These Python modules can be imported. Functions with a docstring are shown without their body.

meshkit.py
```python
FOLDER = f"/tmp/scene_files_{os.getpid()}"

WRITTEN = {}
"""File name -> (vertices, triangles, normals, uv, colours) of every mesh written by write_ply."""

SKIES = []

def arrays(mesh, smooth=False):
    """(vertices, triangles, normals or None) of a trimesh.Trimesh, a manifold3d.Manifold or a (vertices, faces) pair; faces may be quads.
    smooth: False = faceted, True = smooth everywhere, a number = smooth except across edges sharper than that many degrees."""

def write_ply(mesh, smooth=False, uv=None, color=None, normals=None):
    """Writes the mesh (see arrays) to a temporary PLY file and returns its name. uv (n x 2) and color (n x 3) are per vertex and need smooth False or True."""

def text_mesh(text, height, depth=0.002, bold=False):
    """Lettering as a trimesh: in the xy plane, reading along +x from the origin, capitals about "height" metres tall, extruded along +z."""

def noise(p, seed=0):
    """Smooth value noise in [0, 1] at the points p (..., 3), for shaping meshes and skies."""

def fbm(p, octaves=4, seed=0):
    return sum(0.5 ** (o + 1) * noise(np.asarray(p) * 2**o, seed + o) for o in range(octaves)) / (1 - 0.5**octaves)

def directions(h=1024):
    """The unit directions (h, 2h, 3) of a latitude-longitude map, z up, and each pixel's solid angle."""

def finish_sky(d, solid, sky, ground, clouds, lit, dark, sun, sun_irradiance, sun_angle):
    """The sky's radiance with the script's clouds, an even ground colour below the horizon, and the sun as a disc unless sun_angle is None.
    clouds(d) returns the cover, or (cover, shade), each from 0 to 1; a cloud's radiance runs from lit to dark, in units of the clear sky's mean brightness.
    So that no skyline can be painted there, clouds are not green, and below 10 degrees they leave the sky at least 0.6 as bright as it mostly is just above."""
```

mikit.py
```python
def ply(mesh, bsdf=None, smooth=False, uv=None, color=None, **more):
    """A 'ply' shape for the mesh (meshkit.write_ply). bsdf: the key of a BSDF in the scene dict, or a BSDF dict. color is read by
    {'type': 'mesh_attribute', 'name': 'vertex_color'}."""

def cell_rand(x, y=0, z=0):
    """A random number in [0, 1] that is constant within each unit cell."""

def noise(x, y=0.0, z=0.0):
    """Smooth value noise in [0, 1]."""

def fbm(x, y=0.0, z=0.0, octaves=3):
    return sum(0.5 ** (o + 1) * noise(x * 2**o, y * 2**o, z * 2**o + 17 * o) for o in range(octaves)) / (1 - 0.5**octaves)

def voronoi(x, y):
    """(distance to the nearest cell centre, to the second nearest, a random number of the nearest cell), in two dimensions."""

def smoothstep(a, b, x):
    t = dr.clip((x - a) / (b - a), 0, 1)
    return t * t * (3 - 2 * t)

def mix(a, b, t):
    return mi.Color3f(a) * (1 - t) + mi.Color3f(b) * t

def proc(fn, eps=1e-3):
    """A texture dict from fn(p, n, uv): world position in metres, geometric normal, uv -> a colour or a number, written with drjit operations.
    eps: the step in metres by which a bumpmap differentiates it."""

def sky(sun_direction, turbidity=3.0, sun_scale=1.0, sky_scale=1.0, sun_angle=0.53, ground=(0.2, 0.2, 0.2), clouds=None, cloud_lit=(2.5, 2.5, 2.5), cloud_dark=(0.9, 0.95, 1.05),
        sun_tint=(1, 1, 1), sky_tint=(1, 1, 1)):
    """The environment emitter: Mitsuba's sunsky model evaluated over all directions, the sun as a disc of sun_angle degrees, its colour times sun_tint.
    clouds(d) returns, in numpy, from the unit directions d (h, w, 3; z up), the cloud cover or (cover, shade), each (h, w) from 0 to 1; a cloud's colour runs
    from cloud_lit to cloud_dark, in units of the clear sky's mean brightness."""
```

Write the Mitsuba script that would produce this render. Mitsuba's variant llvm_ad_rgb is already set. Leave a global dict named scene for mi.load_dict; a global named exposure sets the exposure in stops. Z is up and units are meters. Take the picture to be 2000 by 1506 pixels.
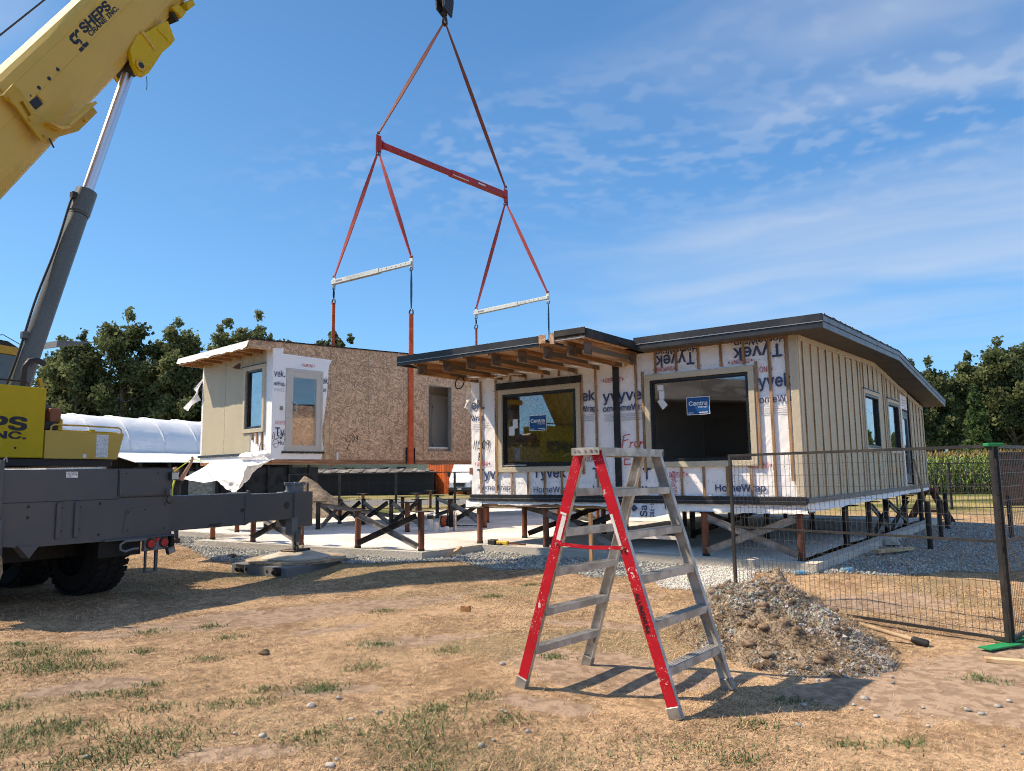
import math, numpy as np, trimesh, mitsuba as mi, mikit, meshkit, drjit as dr
from mikit import noise, fbm, voronoi, cell_rand, smoothstep, mix
from shapely.geometry import Polygon, Point, LineString
from shapely.ops import unary_union
import manifold3d as m3

# ---------------------------------------------------------------- camera, light, exposure
scene, labels, COUNT = {}, {}, {}
EYE = np.array([0.0, 0.0, 1.63])
FWD = np.array([0.0, 0.99309039, 0.11735197])
UPV = np.array([0.01316762, -0.11734179, 0.99300429])
scene['camera'] = {'type': 'perspective', 'fov': 68.99, 'fov_axis': 'x', 'near_clip': 0.1, 'far_clip': 6000.0,
                   'to_world': mi.ScalarTransform4f().look_at(origin=EYE.tolist(), target=(EYE + FWD).tolist(), up=UPV.tolist())}
SUN = (-0.864, 0.044, 1.0)

def sky_clouds(d):
    z = np.maximum(d[..., 2], 0.02)
    x, y = d[..., 0] / (z + 0.10), d[..., 1] / (z + 0.10)          # a flat cloud sheet high above
    P = lambda a, b, c=0.0: np.stack([a, b, np.zeros_like(a) + c], -1)
    S = lambda a, b, t: (lambda u: u * u * (3 - 2 * u))(np.clip((t - a) / (b - a), 0, 1))
    s1, s2 = -x * 0.86 + y * 0.50, x * 0.50 + y * 0.86              # the streaks run along s1
    warp = meshkit.fbm(P(x * 0.9, y * 0.9, 3.0), 4, 3) - 0.5
    streak = meshkit.fbm(P(s1 * 0.40 + warp * 1.0, s2 * 1.6 + warp * 1.6, 1.0), 5, 11)
    fibre = meshkit.fbm(P(s1 * 1.2 + warp * 2, s2 * 9 + warp * 4, 2.0), 4, 17)
    bank = meshkit.fbm(P(s1 * 0.35 + 7.3, s2 * 0.8 + 2.2 + warp * 0.8, 5.0), 4, 21)
    ripple = meshkit.fbm(P(x * 20 + warp * 8, y * 26 + warp * 6, 9.0), 3, 31)
    east = S(-0.55, 0.55, x - 0.10 * y + 0.5 * (bank - .5))           # the thin veil lies to the right of the view
    veil = S(0.33, 0.64, 0.5 * streak + 0.36 * bank + 0.14 * fibre) * (0.05 + 0.95 * east) * 0.50
    mackerel = S(0.46, 0.72, ripple) * S(0.22, 0.5, bank + .1 * warp) * S(-1.2, -0.2, x) * (1 - S(1.0, 2.0, x)) * S(0.26, 0.45, z) * 0.27
    wisp = S(0.56, 0.74, 0.7 * streak + 0.3 * fibre) * 0.30 * (1 - east)
    return np.clip(veil + mackerel + wisp, 0, 0.6) * S(0.0, 0.10, d[..., 2])

scene['sky'] = mikit.sky(SUN, turbidity=2.6, sun_scale=1.0, sky_scale=1.05, clouds=sky_clouds, cloud_lit=(1.9, 2.0, 2.15), cloud_dark=(1.2, 1.3, 1.45),
                         ground=(0.22, 0.17, 0.12), sun_tint=(1.0, 0.97, 0.92), sky_tint=(0.68, 1.0, 1.17))
exposure = 2.12

# ---------------------------------------------------------------- helpers
def V(*a): return np.array(a, float)
class Frame:
    """A local frame: origin, x axis turned by an angle in the ground plane, y to its left, z up."""
    def __init__(s, o, ang):
        c, n = math.cos(ang), math.sin(ang)
        s.R, s.o = np.array([[c, -n, 0], [n, c, 0], [0, 0, 1.0]]), np.array(o, float)
    def pt(s, x, y, z=0): return s.R @ V(x, y, z) + s.o
    def __call__(s, mesh):
        v, f = vf(mesh)
        return v @ s.R.T + s.o, f
WORLD = Frame((0, 0, 0), 0)
def vf(mesh):
    if isinstance(mesh, tuple): return np.asarray(mesh[0], float), np.asarray(mesh[1], int)
    if hasattr(mesh, 'to_mesh'):
        m = mesh.to_mesh(); return np.asarray(m.vert_properties[:, :3], float), np.asarray(m.tri_verts, int)
    return np.array(mesh.vertices, float), np.array(mesh.faces, int)
def cat(*ms):
    ms = [vf(m) for m in (ms[0] if len(ms) == 1 and isinstance(ms[0], list) else ms)]
    at = np.cumsum([0] + [len(v) for v, f in ms])
    return np.vstack([v for v, f in ms]), np.vstack([f + a for (v, f), a in zip(ms, at)])
def numbered(k):
    n = COUNT.get(k, 0); COUNT[k] = n + 1
    return k if n == 0 else f'{k}_{n:03d}'
def thing(name, label, cat_, group=None, kind=None):
    k = numbered(name); labels[k] = {'label': label, 'category': cat_}
    if group: labels[k]['group'] = group
    if kind: labels[k]['kind'] = kind
    return k
def add(key, mesh, mat, smooth=False, color=None, fr=None):
    v, f = vf(mesh)
    if fr is not None: v, f = fr((v, f))
    scene[key] = mikit.ply((v, f), mat, smooth, color=color)
    return key
def part(parent, name, mesh, mat, smooth=False, fr=None, color=None, label=None, kind=None):
    k = numbered(parent + '__' + name)
    add(k, mesh, mat, smooth, color, fr)
    if label or kind: labels[k] = {a: b for a, b in (('label', label), ('kind', kind)) if b}
    return k
def one(name, label, cat_, mesh, mat, smooth=False, fr=None, group=None, kind=None, color=None):
    k = thing(name, label, cat_, group, kind); add(k, mesh, mat, smooth, color, fr); return k
def struct(name, mesh, mat, smooth=False, fr=None):
    k = numbered(name); labels[k] = {'kind': 'structure', 'label': name.replace('_', ' ')}; add(k, mesh, mat, smooth, None, fr); return k

BOXF = np.array([[0, 2, 3], [0, 3, 1], [4, 5, 7], [4, 7, 6], [0, 1, 5], [0, 5, 4], [2, 6, 7], [2, 7, 3], [0, 4, 6], [0, 6, 2], [1, 3, 7], [1, 7, 5]])
def bx(x0, x1, y0, y1, z0, z1):
    return np.array([[x, y, z] for z in (z0, z1) for y in (y0, y1) for x in (x0, x1)], float), BOXF
def cbx(x0, x1, y0, y1, z0, z1, c=0.008):
    """a box with chamfered edges"""
    v = []
    for x, sx in ((x0, 1), (x1, -1)):
        for y, sy in ((y0, 1), (y1, -1)):
            for z, sz in ((z0, 1), (z1, -1)):
                v += [(x + sx * c, y + sy * c, z), (x + sx * c, y, z + sz * c), (x, y + sy * c, z + sz * c)]
    return vf(trimesh.convex.convex_hull(np.array(v)))
def basis(d, up=(0, 0, 1.0)):
    d = np.asarray(d, float); d = d / np.linalg.norm(d)
    s = np.cross(d, up)
    if np.linalg.norm(s) < 1e-6: s = np.cross(d, (1.0, 0, 0))
    s /= np.linalg.norm(s)
    return d, s, np.cross(s, d)
def bar(p, q, w, h, up=(0, 0, 1.0), c=0):
    """a straight bar from p to q, w across and h in the up direction"""
    p, q = np.asarray(p, float), np.asarray(q, float)
    d, s, t = basis(q - p, up); L = np.linalg.norm(q - p)
    v, f = cbx(0, L, -w / 2, w / 2, -h / 2, h / 2, c) if c else bx(0, L, -w / 2, w / 2, -h / 2, h / 2)
    return p + v @ np.stack([d, s, t]) , f[:, ::-1] if np.linalg.det(np.stack([d, s, t])) < 0 else f
def tube(pts, r, sides=8, cap=True):
    p = np.asarray(pts, float); n = len(p); r = np.broadcast_to(r, (n,)).astype(float)
    t = np.gradient(p, axis=0); t /= np.linalg.norm(t, axis=1, keepdims=True) + 1e-12
    a = np.cross(t[0], (0, 0, 1.0));
    if np.linalg.norm(a) < 1e-3: a = np.cross(t[0], (1.0, 0, 0))
    a /= np.linalg.norm(a); A = []
    for k in range(n):
        a = a - t[k] * (a @ t[k]); a /= np.linalg.norm(a) + 1e-12; A.append(a)
    A = np.array(A); B = np.cross(t, A); g = np.arange(sides) * 2 * np.pi / sides
    v = (p[:, None] + r[:, None, None] * (np.cos(g)[None, :, None] * A[:, None] + np.sin(g)[None, :, None] * B[:, None])).reshape(-1, 3)
    i, j = np.meshgrid(np.arange(n - 1), np.arange(sides), indexing='ij'); i, j = i.ravel(), j.ravel(); j2 = (j + 1) % sides
    f = np.vstack([np.stack([i * sides + j, i * sides + j2, (i + 1) * sides + j2], 1), np.stack([i * sides + j, (i + 1) * sides + j2, (i + 1) * sides + j], 1)])
    if cap:
        v = np.vstack([v, p[:1], p[-1:]]); j = np.arange(sides); j2 = (j + 1) % sides; m = n * sides
        f = np.vstack([f, np.stack([j2, j, j * 0 + m], 1), np.stack([(n - 1) * sides + j, (n - 1) * sides + j2, j * 0 + m + 1], 1)])
    return v, f
def prism(poly, y0, y1, holes=()):
    """polygon given in (x, z), extruded from y0 to y1"""
    P = poly if isinstance(poly, Polygon) else Polygon(poly, holes)
    ps = list(P.geoms) if hasattr(P, 'geoms') else [P]
    out = []
    for g in ps:
        m = trimesh.creation.extrude_polygon(g, y1 - y0, engine='earcut'); v, f = vf(m)
        out.append((np.stack([v[:, 0], y1 - v[:, 2], v[:, 1]], 1), f))
    return cat(out)
def slab(poly, z0, z1, holes=()):
    """polygon given in (x, y), extruded upwards"""
    P = poly if isinstance(poly, Polygon) else Polygon(poly, holes)
    v, f = vf(trimesh.creation.extrude_polygon(P, z1 - z0, engine='earcut')); v = v + V(0, 0, z0)
    return v, f
def swapxy(m):
    """mirror a mesh made in (x, ., z) so that its polygon runs along y and its thickness along x"""
    v, f = vf(m); return np.stack([v[:, 1], v[:, 0], v[:, 2]], 1), f[:, ::-1]
def disc(c, axis, r, h, sides=20):
    c, axis = np.asarray(c, float), np.asarray(axis, float) / np.linalg.norm(axis)
    return tube([c, c + axis * h], r, sides)
def text(s, h, o, ex, ey, depth=0.003, bold=False, width=None):
    """lettering lying on a face: o the baseline's left end, ex the reading direction, ey up"""
    v, f = vf(meshkit.text_mesh(s, h, depth, bold)); ex, ey = np.asarray(ex, float), np.asarray(ey, float)
    if width: v = v * V(width / (v[:, 0].max() - min(0, v[:, 0].min())), 1, 1)
    return np.asarray(o, float) + v[:, :1] * ex + v[:, 1:2] * ey + v[:, 2:] * np.cross(ex, ey), f
def fat(s, h, o, ex, ey, depth=0.003, width=None, e=.05):
    """extra heavy lettering: slightly shifted copies, each a hair prouder than the last"""
    ex, ey = np.asarray(ex, float), np.asarray(ey, float)
    return cat([text(s, h, np.asarray(o, float) + ex * a * e * h + ey * b * e * h, ex, ey, depth + .0003 * k, True, width) for k, (a, b) in enumerate(((0, 0), (1, .4), (-1, -.4), (.6, -.5), (-.6, .5)))])
def stroke(lines, w, o, ex, ey, depth=0.003, sc=1.0):
    """handwriting: polylines in the face's plane, drawn with a pen w wide"""
    g = unary_union([LineString(np.array(l, float) * sc).buffer(w / 2, 4) for l in lines]); ex, ey = np.asarray(ex, float), np.asarray(ey, float)
    out = []
    for q in getattr(g, 'geoms', [g]):
        v, f = vf(trimesh.creation.extrude_polygon(q, depth, engine='earcut'))
        out.append((np.asarray(o, float) + v[:, :1] * ex + v[:, 1:2] * ey + v[:, 2:] * np.cross(ex, ey), f))
    return cat(out)
def hull(points): return vf(trimesh.convex.convex_hull(np.array(points, float)))
def grid(fn, nu, nv, keep=None):
    """a sheet from fn(U, V) -> (..., 3), U and V from 0 to 1"""
    U, W = np.meshgrid(np.linspace(0, 1, nu + 1), np.linspace(0, 1, nv + 1), indexing='ij')
    p = fn(U, W); i, j = np.meshgrid(np.arange(nu), np.arange(nv), indexing='ij'); i, j = i.ravel(), j.ravel()
    if keep is not None:
        k = keep((i + 0.5) / nu, (j + 0.5) / nv); i, j = i[k], j[k]
    a = i * (nv + 1) + j
    return p.reshape(-1, 3), np.vstack([np.stack([a, a + nv + 1, a + nv + 2], 1), np.stack([a, a + nv + 2, a + 1], 1)])

# ---------------------------------------------------------------- materials
def rgb(c): return {'type': 'rgb', 'value': list(map(float, c))} if not isinstance(c, dict) else c
def pr(c, rough=0.6, metal=0.0, spec=0.5, **k):
    d = {'type': 'principled', 'base_color': rgb(c), 'roughness': rough if isinstance(rough, dict) else float(rough), 'metallic': float(metal), 'specular': float(spec)}
    d.update(k); return {'type': 'twosided', 'bsdf': d}
def bump(b, fn, h, eps=2e-3):
    inner = b['bsdf'] if b['type'] == 'twosided' else b
    return {'type': 'twosided', 'bsdf': {'type': 'bumpmap', 'tex': mikit.proc(fn, eps), 'scale': float(h), 'bsdf': inner}}
def M(name, b): scene['mat_' + name] = b; return 'mat_' + name
def two(c1, c2, f, lo=0.35, hi=0.65, s=(1, 1, 1), oct=3):
    return mikit.proc(lambda p, n, uv: mix(c1, c2, smoothstep(lo, hi, fbm(p.x * f * s[0], p.y * f * s[1], p.z * f * s[2], oct))))
def dirt(c, dirtc, f, amount=0.5, fine=40.0):
    """paint with grime: broad blotches and fine specks"""
    return mikit.proc(lambda p, n, uv: mix(c, dirtc, amount * smoothstep(0.42, 0.75, fbm(p.x * f, p.y * f, p.z * f, 4)) + 0.08 * amount * smoothstep(0.6, 0.8, noise(p.x * fine, p.y * fine, p.z * fine))))
def along(dx, dy, c1, c2, f, stretch=14.0):
    """wood grain running along the ground direction (dx, dy)"""
    def fn(p, n, uv):
        a, b = p.x * dx + p.y * dy, p.x * -dy + p.y * dx
        g = fbm(a * f / stretch, b * f, p.z * f, 3)
        return mix(c1, c2, smoothstep(0.3, 0.72, g))
    return mikit.proc(fn)
B_ANG, C_ANG, R_ANG = -0.645865, -0.749, math.radians(63)
FB = Frame((4.4334, 11.4386, 0), B_ANG)                 # the standing house: x along its front, y into the house
FC = Frame((-5.8704, 18.2, 0), C_ANG)                   # the module on the hook
FR = Frame((-3.87, 13.5, 0), R_ANG)                     # the crane: x along the boom, y towards its carrier's front
BU, BV = FB.R[:, 0], FB.R[:, 1]
CU, CV = FC.R[:, 0], FC.R[:, 1]

def wrap_bump(p, n, uv):
    w = fbm(p.x * 5, p.y * 5, p.z * 6, 3)
    return dr.abs(fbm(p.x * 9 + w * 2, p.y * 9 + w * 2, p.z * 11 + w * 3, 4) - 0.5)
M('wrap', bump(pr((0.84, 0.855, 0.89), 0.55), wrap_bump, 0.006))
M('wrap_film', bump(pr((0.80, 0.81, 0.83), 0.45), wrap_bump, 0.02))
M('print_blue', pr((0.040, 0.062, 0.15), 0.6)); M('print_red', pr((0.42, 0.03, 0.05), 0.6)); M('print_grey', pr((0.30, 0.32, 0.36), 0.7))
M('marker_black', pr((0.015, 0.015, 0.018), 0.7)); M('marker_red', pr((0.5, 0.02, 0.05), 0.6))
def osb_fn(sx, sy):
    def fn(p, n, uv):
        s, z = p.x * sx + p.y * sy, p.z
        best, tone = mi.Float(-1), mi.Float(0)
        for k, (ang, a, b) in enumerate(((0.3, 8.5, 36), (1.15, 8, 33), (1.9, 9, 38), (2.75, 8.5, 34), (-0.35, 9, 40))):
            c, q = math.cos(ang), math.sin(ang)
            x, y = s * c + z * q + 3.7 * k, -s * q + z * c + 1.3 * k
            d1, d2, w = voronoi(x * a, y * b)
            on = w > best
            tone = dr.select(on, cell_rand(w * 9973, k, 3) * 0.8 + 0.2 * smoothstep(0.0, 0.35, d2 - d1), tone); best = dr.select(on, w, best)
        c = mix((0.27, 0.15, 0.085), (0.80, 0.57, 0.38), tone)
        return c * (0.80 + 0.3 * fbm(s * 0.9, z * 1.1, 2.0, 3))
    return fn
M('osb', bump(pr(mikit.proc(osb_fn(CV[0], CV[1])), 0.75), lambda p, n, uv: fbm((p.x * CV[0] + p.y * CV[1]) * 60, p.z * 60, 0, 2), 0.004))
M('osb_end', pr(mikit.proc(osb_fn(BU[0], BU[1])), 0.75))
def siding(c, dx, dy):
    def col(p, n, uv):
        a = p.x * dx + p.y * dy
        return mi.Color3f(c) * (0.9 + 0.12 * fbm(a * 3, p.z * 1.2, 1.0, 3) + 0.05 * noise(a * 60, p.z * 9, 0))
    return col
def grain_bump(dx, dy):
    return lambda p, n, uv: fbm((p.x * dx + p.y * dy) * 90, p.z * 12, 0.0, 3)
CREAM = (0.46, 0.42, 0.305)
M('siding_side', bump(pr(mikit.proc(siding(CREAM, BV[0], BV[1])), 0.6), grain_bump(BV[0], BV[1]), 0.004))
M('siding_front', bump(pr(mikit.proc(siding(CREAM, CU[0], CU[1])), 0.6), grain_bump(CU[0], CU[1]), 0.004))
M('trim_cream', bump(pr(mikit.proc(lambda p, n, uv: mi.Color3f(0.50, 0.45, 0.345) * (0.92 + 0.12 * fbm(p.x * 6, p.y * 6, p.z * 6, 3))), 0.6), lambda p, n, uv: fbm(p.x * 50, p.y * 50, p.z * 50, 2), 0.006))
M('groove', pr((0.20, 0.17, 0.12), 0.8))
M('strapping', pr(mikit.proc(lambda p, n, uv: mix((0.20, 0.115, 0.06), (0.40, 0.25, 0.13), smoothstep(0.25, 0.75, fbm(p.x * 30, p.y * 30, p.z * 2.5, 3)))), 0.75))
M('lumber', pr(along(BV[0], BV[1], (0.24, 0.115, 0.045), (0.46, 0.26, 0.12), 26), 0.7))
M('lumber_u', pr(along(BU[0], BU[1], (0.26, 0.13, 0.06), (0.46, 0.27, 0.13), 26), 0.7))
M('lumber_pale', pr(two((0.42, 0.29, 0.16), (0.58, 0.43, 0.27), 9), 0.75))
M('rim_board', pr(along(CV[0], CV[1], (0.22, 0.10, 0.05), (0.40, 0.21, 0.11), 30), 0.75))
M('gusset', pr(two((0.10, 0.075, 0.06), (0.17, 0.13, 0.10), 14), 0.6, 0.2))
M('black_metal', pr(dirt((0.016, 0.018, 0.023), (0.055, 0.055, 0.06), 3, 0.5), 0.42))
M('black_membrane', pr(dirt((0.014, 0.015, 0.018), (0.05, 0.05, 0.05), 5, 0.6), 0.75))
M('grey_flashing', pr(dirt((0.13, 0.15, 0.18), (0.07, 0.08, 0.09), 4, 0.8), 0.45, 0.3))
M('light_edge', pr((0.42, 0.43, 0.45), 0.4, 0.5))
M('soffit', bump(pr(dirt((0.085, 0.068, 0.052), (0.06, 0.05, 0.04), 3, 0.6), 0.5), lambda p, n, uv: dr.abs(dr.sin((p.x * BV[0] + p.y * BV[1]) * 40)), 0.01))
M('window_frame', pr((0.012, 0.013, 0.015), 0.35)); M('frame_pale', pr((0.50, 0.48, 0.45), 0.4))
scene['mat_glass'] = {'type': 'thindielectric', 'int_ior': 1.95}; scene['mat_coated_glass'] = {'type': 'thindielectric', 'int_ior': 2.6}
M('mirror_glass', {'type': 'twosided', 'bsdf': {'type': 'principled', 'base_color': rgb((0.02, 0.03, 0.035)), 'roughness': 0.03, 'specular': 1.0, 'clearcoat': 1.0, 'clearcoat_gloss': 1.0}})
M('sun_glass', {'type': 'roughconductor', 'alpha': 0.01, 'eta': rgb((1.3, 1.3, 1.3)), 'k': rgb((1.15, 1.3, 1.4)), 'specular_reflectance': rgb((0.95, 1.0, 1.0))})
M('interior', pr((0.30, 0.29, 0.26), 0.85)); M('interior_dark', pr((0.14, 0.12, 0.09), 0.85)); M('drywall', pr((0.42, 0.41, 0.37), 0.8)); M('room_white', pr((0.74, 0.73, 0.68), 0.8))
M('sign_blue', pr((0.008, 0.07, 0.24), 0.35)); M('white_print', pr((0.75, 0.77, 0.8), 0.5)); M('paper', pr((0.72, 0.74, 0.76), 0.7))
M('rust_steel', pr(mikit.proc(lambda p, n, uv: mix((0.10, 0.036, 0.022), (0.25, 0.095, 0.05), smoothstep(0.3, 0.7, fbm(p.x * 5, p.y * 5, p.z * 2.2, 4)))), 0.72, 0.15))
M('dark_steel', pr(mikit.proc(lambda p, n, uv: mix((0.022, 0.020, 0.020), (0.10, 0.075, 0.06), smoothstep(0.42, 0.75, fbm(p.x * 4, p.y * 4, p.z * 4, 4)))), 0.55, 0.3))
M('galv', pr(mikit.proc(lambda p, n, uv: mix((0.22, 0.21, 0.20), (0.36, 0.35, 0.34), smoothstep(0.35, 0.65, fbm(p.x * 9, p.y * 9, p.z * 9, 3)))), 0.45, 0.5))
def conc(p, n, uv):
    b = fbm(p.x * 1.3, p.y * 1.3, p.z * 6, 4)
    return mix((0.36, 0.34, 0.30), (0.52, 0.50, 0.46), b) * (0.88 + 0.2 * noise(p.x * 35, p.y * 35, p.z * 35))
M('concrete', bump(pr(mikit.proc(conc), 0.85), lambda p, n, uv: fbm(p.x * 25, p.y * 25, p.z * 25, 3), 0.01))
def crush(p, n, uv):
    b = fbm(p.x * 0.7, p.y * 0.7, 0, 4); d1, d2, w = voronoi(p.x * 26, p.y * 26)
    c = mix((0.52, 0.505, 0.48), (0.72, 0.705, 0.68), smoothstep(0.25, 0.6, b))
    return c * (0.86 + 0.2 * w * smoothstep(0.35, 0.7, fbm(p.x * 1.1, p.y * 1.1, 4, 3)))
M('crushed_fines', bump(pr(mikit.proc(crush), 0.9), lambda p, n, uv: fbm(p.x * 22, p.y * 22, 0, 3), 0.02))
def grav(p, n, uv):
    d1, d2, w = voronoi(p.x * 24, p.y * 24)
    return mix((0.18, 0.187, 0.18), (0.50, 0.50, 0.47), w) * (0.35 + 0.65 * smoothstep(0.02, 0.22, d2 - d1))
M('gravel', bump(pr(mikit.proc(grav), 0.85), lambda p, n, uv: (lambda q: smoothstep(0.0, 0.3, q[1] - q[0]) * (0.5 + 0.5 * q[2]))(voronoi(p.x * 24, p.y * 24)), 0.02))
M('stone_vc', pr({'type': 'mesh_attribute', 'name': 'vertex_color'}, 0.85))
M('blade_vc', {'type': 'twosided', 'bsdf': {'type': 'principled', 'base_color': {'type': 'mesh_attribute', 'name': 'vertex_color'}, 'roughness': 0.75, 'specular': 0.25}})
M('leaf_vc', {'type': 'principledthin', 'base_color': {'type': 'mesh_attribute', 'name': 'vertex_color'}, 'roughness': 0.5, 'diff_trans': 0.9, 'spec_trans': 0.0})
M('bark', pr(two((0.07, 0.055, 0.04), (0.16, 0.13, 0.10), 2.5), 0.9))
CRANE_Y, CRANE_T = (0.56, 0.385, 0.004), (0.58, 0.395, 0.088)
M('crane_yellow', pr(dirt(CRANE_Y, (0.46, 0.30, 0.012), 1.3, 0.3), 0.45, spec=0.3)); 
M('crane_tan', pr(dirt(CRANE_T, (0.50, 0.33, 0.075), 0.8, 0.35), 0.45, spec=0.3))
M('crane_bracket', pr(dirt((0.52, 0.315, 0.012), (0.36, 0.22, 0.03), 3.0, 0.4), 0.4))
M('crane_grey', pr(dirt((0.066, 0.077, 0.094), (0.095, 0.093, 0.09), 1.4, 0.5), 0.42))
M('crane_barrel', pr(dirt((0.098, 0.112, 0.118), (0.07, 0.075, 0.075), 1.2, 0.4), 0.38))
M('crane_dark', pr((0.02, 0.02, 0.022), 0.6)); M('chrome', {'type': 'roughconductor', 'material': 'Cr', 'alpha': 0.16})
M('rubber', bump(pr((0.014, 0.014, 0.015), 0.85), lambda p, n, uv: fbm(p.x * 30, p.y * 30, p.z * 30, 3), 0.01))
M('lamp_red', pr((0.42, 0.012, 0.02), 0.2)); M('lamp_clear', pr((0.55, 0.55, 0.5), 0.3)); M('rope', bump(pr(two((0.19, 0.15, 0.10), (0.32, 0.26, 0.18), 30), 0.9), lambda p, n, uv: noise(p.x * 90, p.y * 90, p.z * 90), 0.01))
M('decal_black', pr((0.012, 0.012, 0.016), 0.45)); M('wire_rope', pr((0.06, 0.06, 0.065), 0.5, 0.5))
M('pad_wood', pr(two((0.24, 0.19, 0.13), (0.40, 0.33, 0.24), 8, s=(1, 1, 5)), 0.8)); M('pad_steel', pr(dirt((0.15, 0.165, 0.185), (0.10, 0.105, 0.115), 2.5, 0.6), 0.6))
M('float_paint', pr(dirt((0.50, 0.47, 0.40), (0.30, 0.27, 0.22), 4, 0.6), 0.6))
M('rigging_red', pr(dirt((0.40, 0.022, 0.026), (0.22, 0.02, 0.02), 1.5, 0.5), 0.45)); M('sling_red', pr((0.42, 0.075, 0.07), 0.8)); M('sling_brown', pr((0.20, 0.07, 0.05), 0.85)); M('sling_orange', bump(pr(two((0.55, 0.085, 0.025), (0.66, 0.13, 0.045), 5), 0.8), lambda p, n, uv: dr.sin(p.z * 120), 0.004))
M('sling_blue', pr((0.04, 0.12, 0.19), 0.8)); M('sling_dark', pr((0.016, 0.03, 0.07), 0.8)); M('bar_white', pr(dirt((0.55, 0.60, 0.60), (0.35, 0.36, 0.34), 2, 0.6), 0.5)); M('shackle', pr((0.10, 0.10, 0.11), 0.4, 0.7))
M('green_paint', pr((0.012, 0.21, 0.07), 0.6)); M('fence_black', pr(dirt((0.03, 0.03, 0.032), (0.085, 0.075, 0.065), 6, 0.6), 0.5, 0.3)); M('fence_wire', pr((0.10, 0.105, 0.11), 0.4, 0.6))
def redpaint(p, n, uv):
    chips = smoothstep(0.62, 0.67, fbm(p.x * 40, p.y * 40, p.z * 24, 4)) * smoothstep(0.52, 0.66, fbm(p.x * 5, p.y * 5, p.z * 4, 3))
    specks = smoothstep(0.80, 0.84, noise(p.x * 120, p.y * 120, p.z * 120)) * smoothstep(0.4, 0.6, fbm(p.x * 7, p.y * 7, p.z * 7 + 5, 2))
    return mix(mix((0.50, 0.006, 0.022), (0.36, 0.005, 0.015), fbm(p.x * 8, p.y * 8, p.z * 8, 3)), (0.66, 0.56, 0.55), dr.maximum(chips, specks * 0.8))
M('ladder_red', pr(mikit.proc(redpaint), 0.4))
M('aluminium', pr(mikit.proc(lambda p, n, uv: mix((0.34, 0.325, 0.30), (0.56, 0.54, 0.51), smoothstep(0.3, 0.7, fbm(p.x * 10, p.y * 10, p.z * 10, 4)))), 0.45, 0.45))
M('label_white', pr(dirt((0.66, 0.66, 0.66), (0.45, 0.42, 0.42), 20, 0.5), 0.6))
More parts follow.
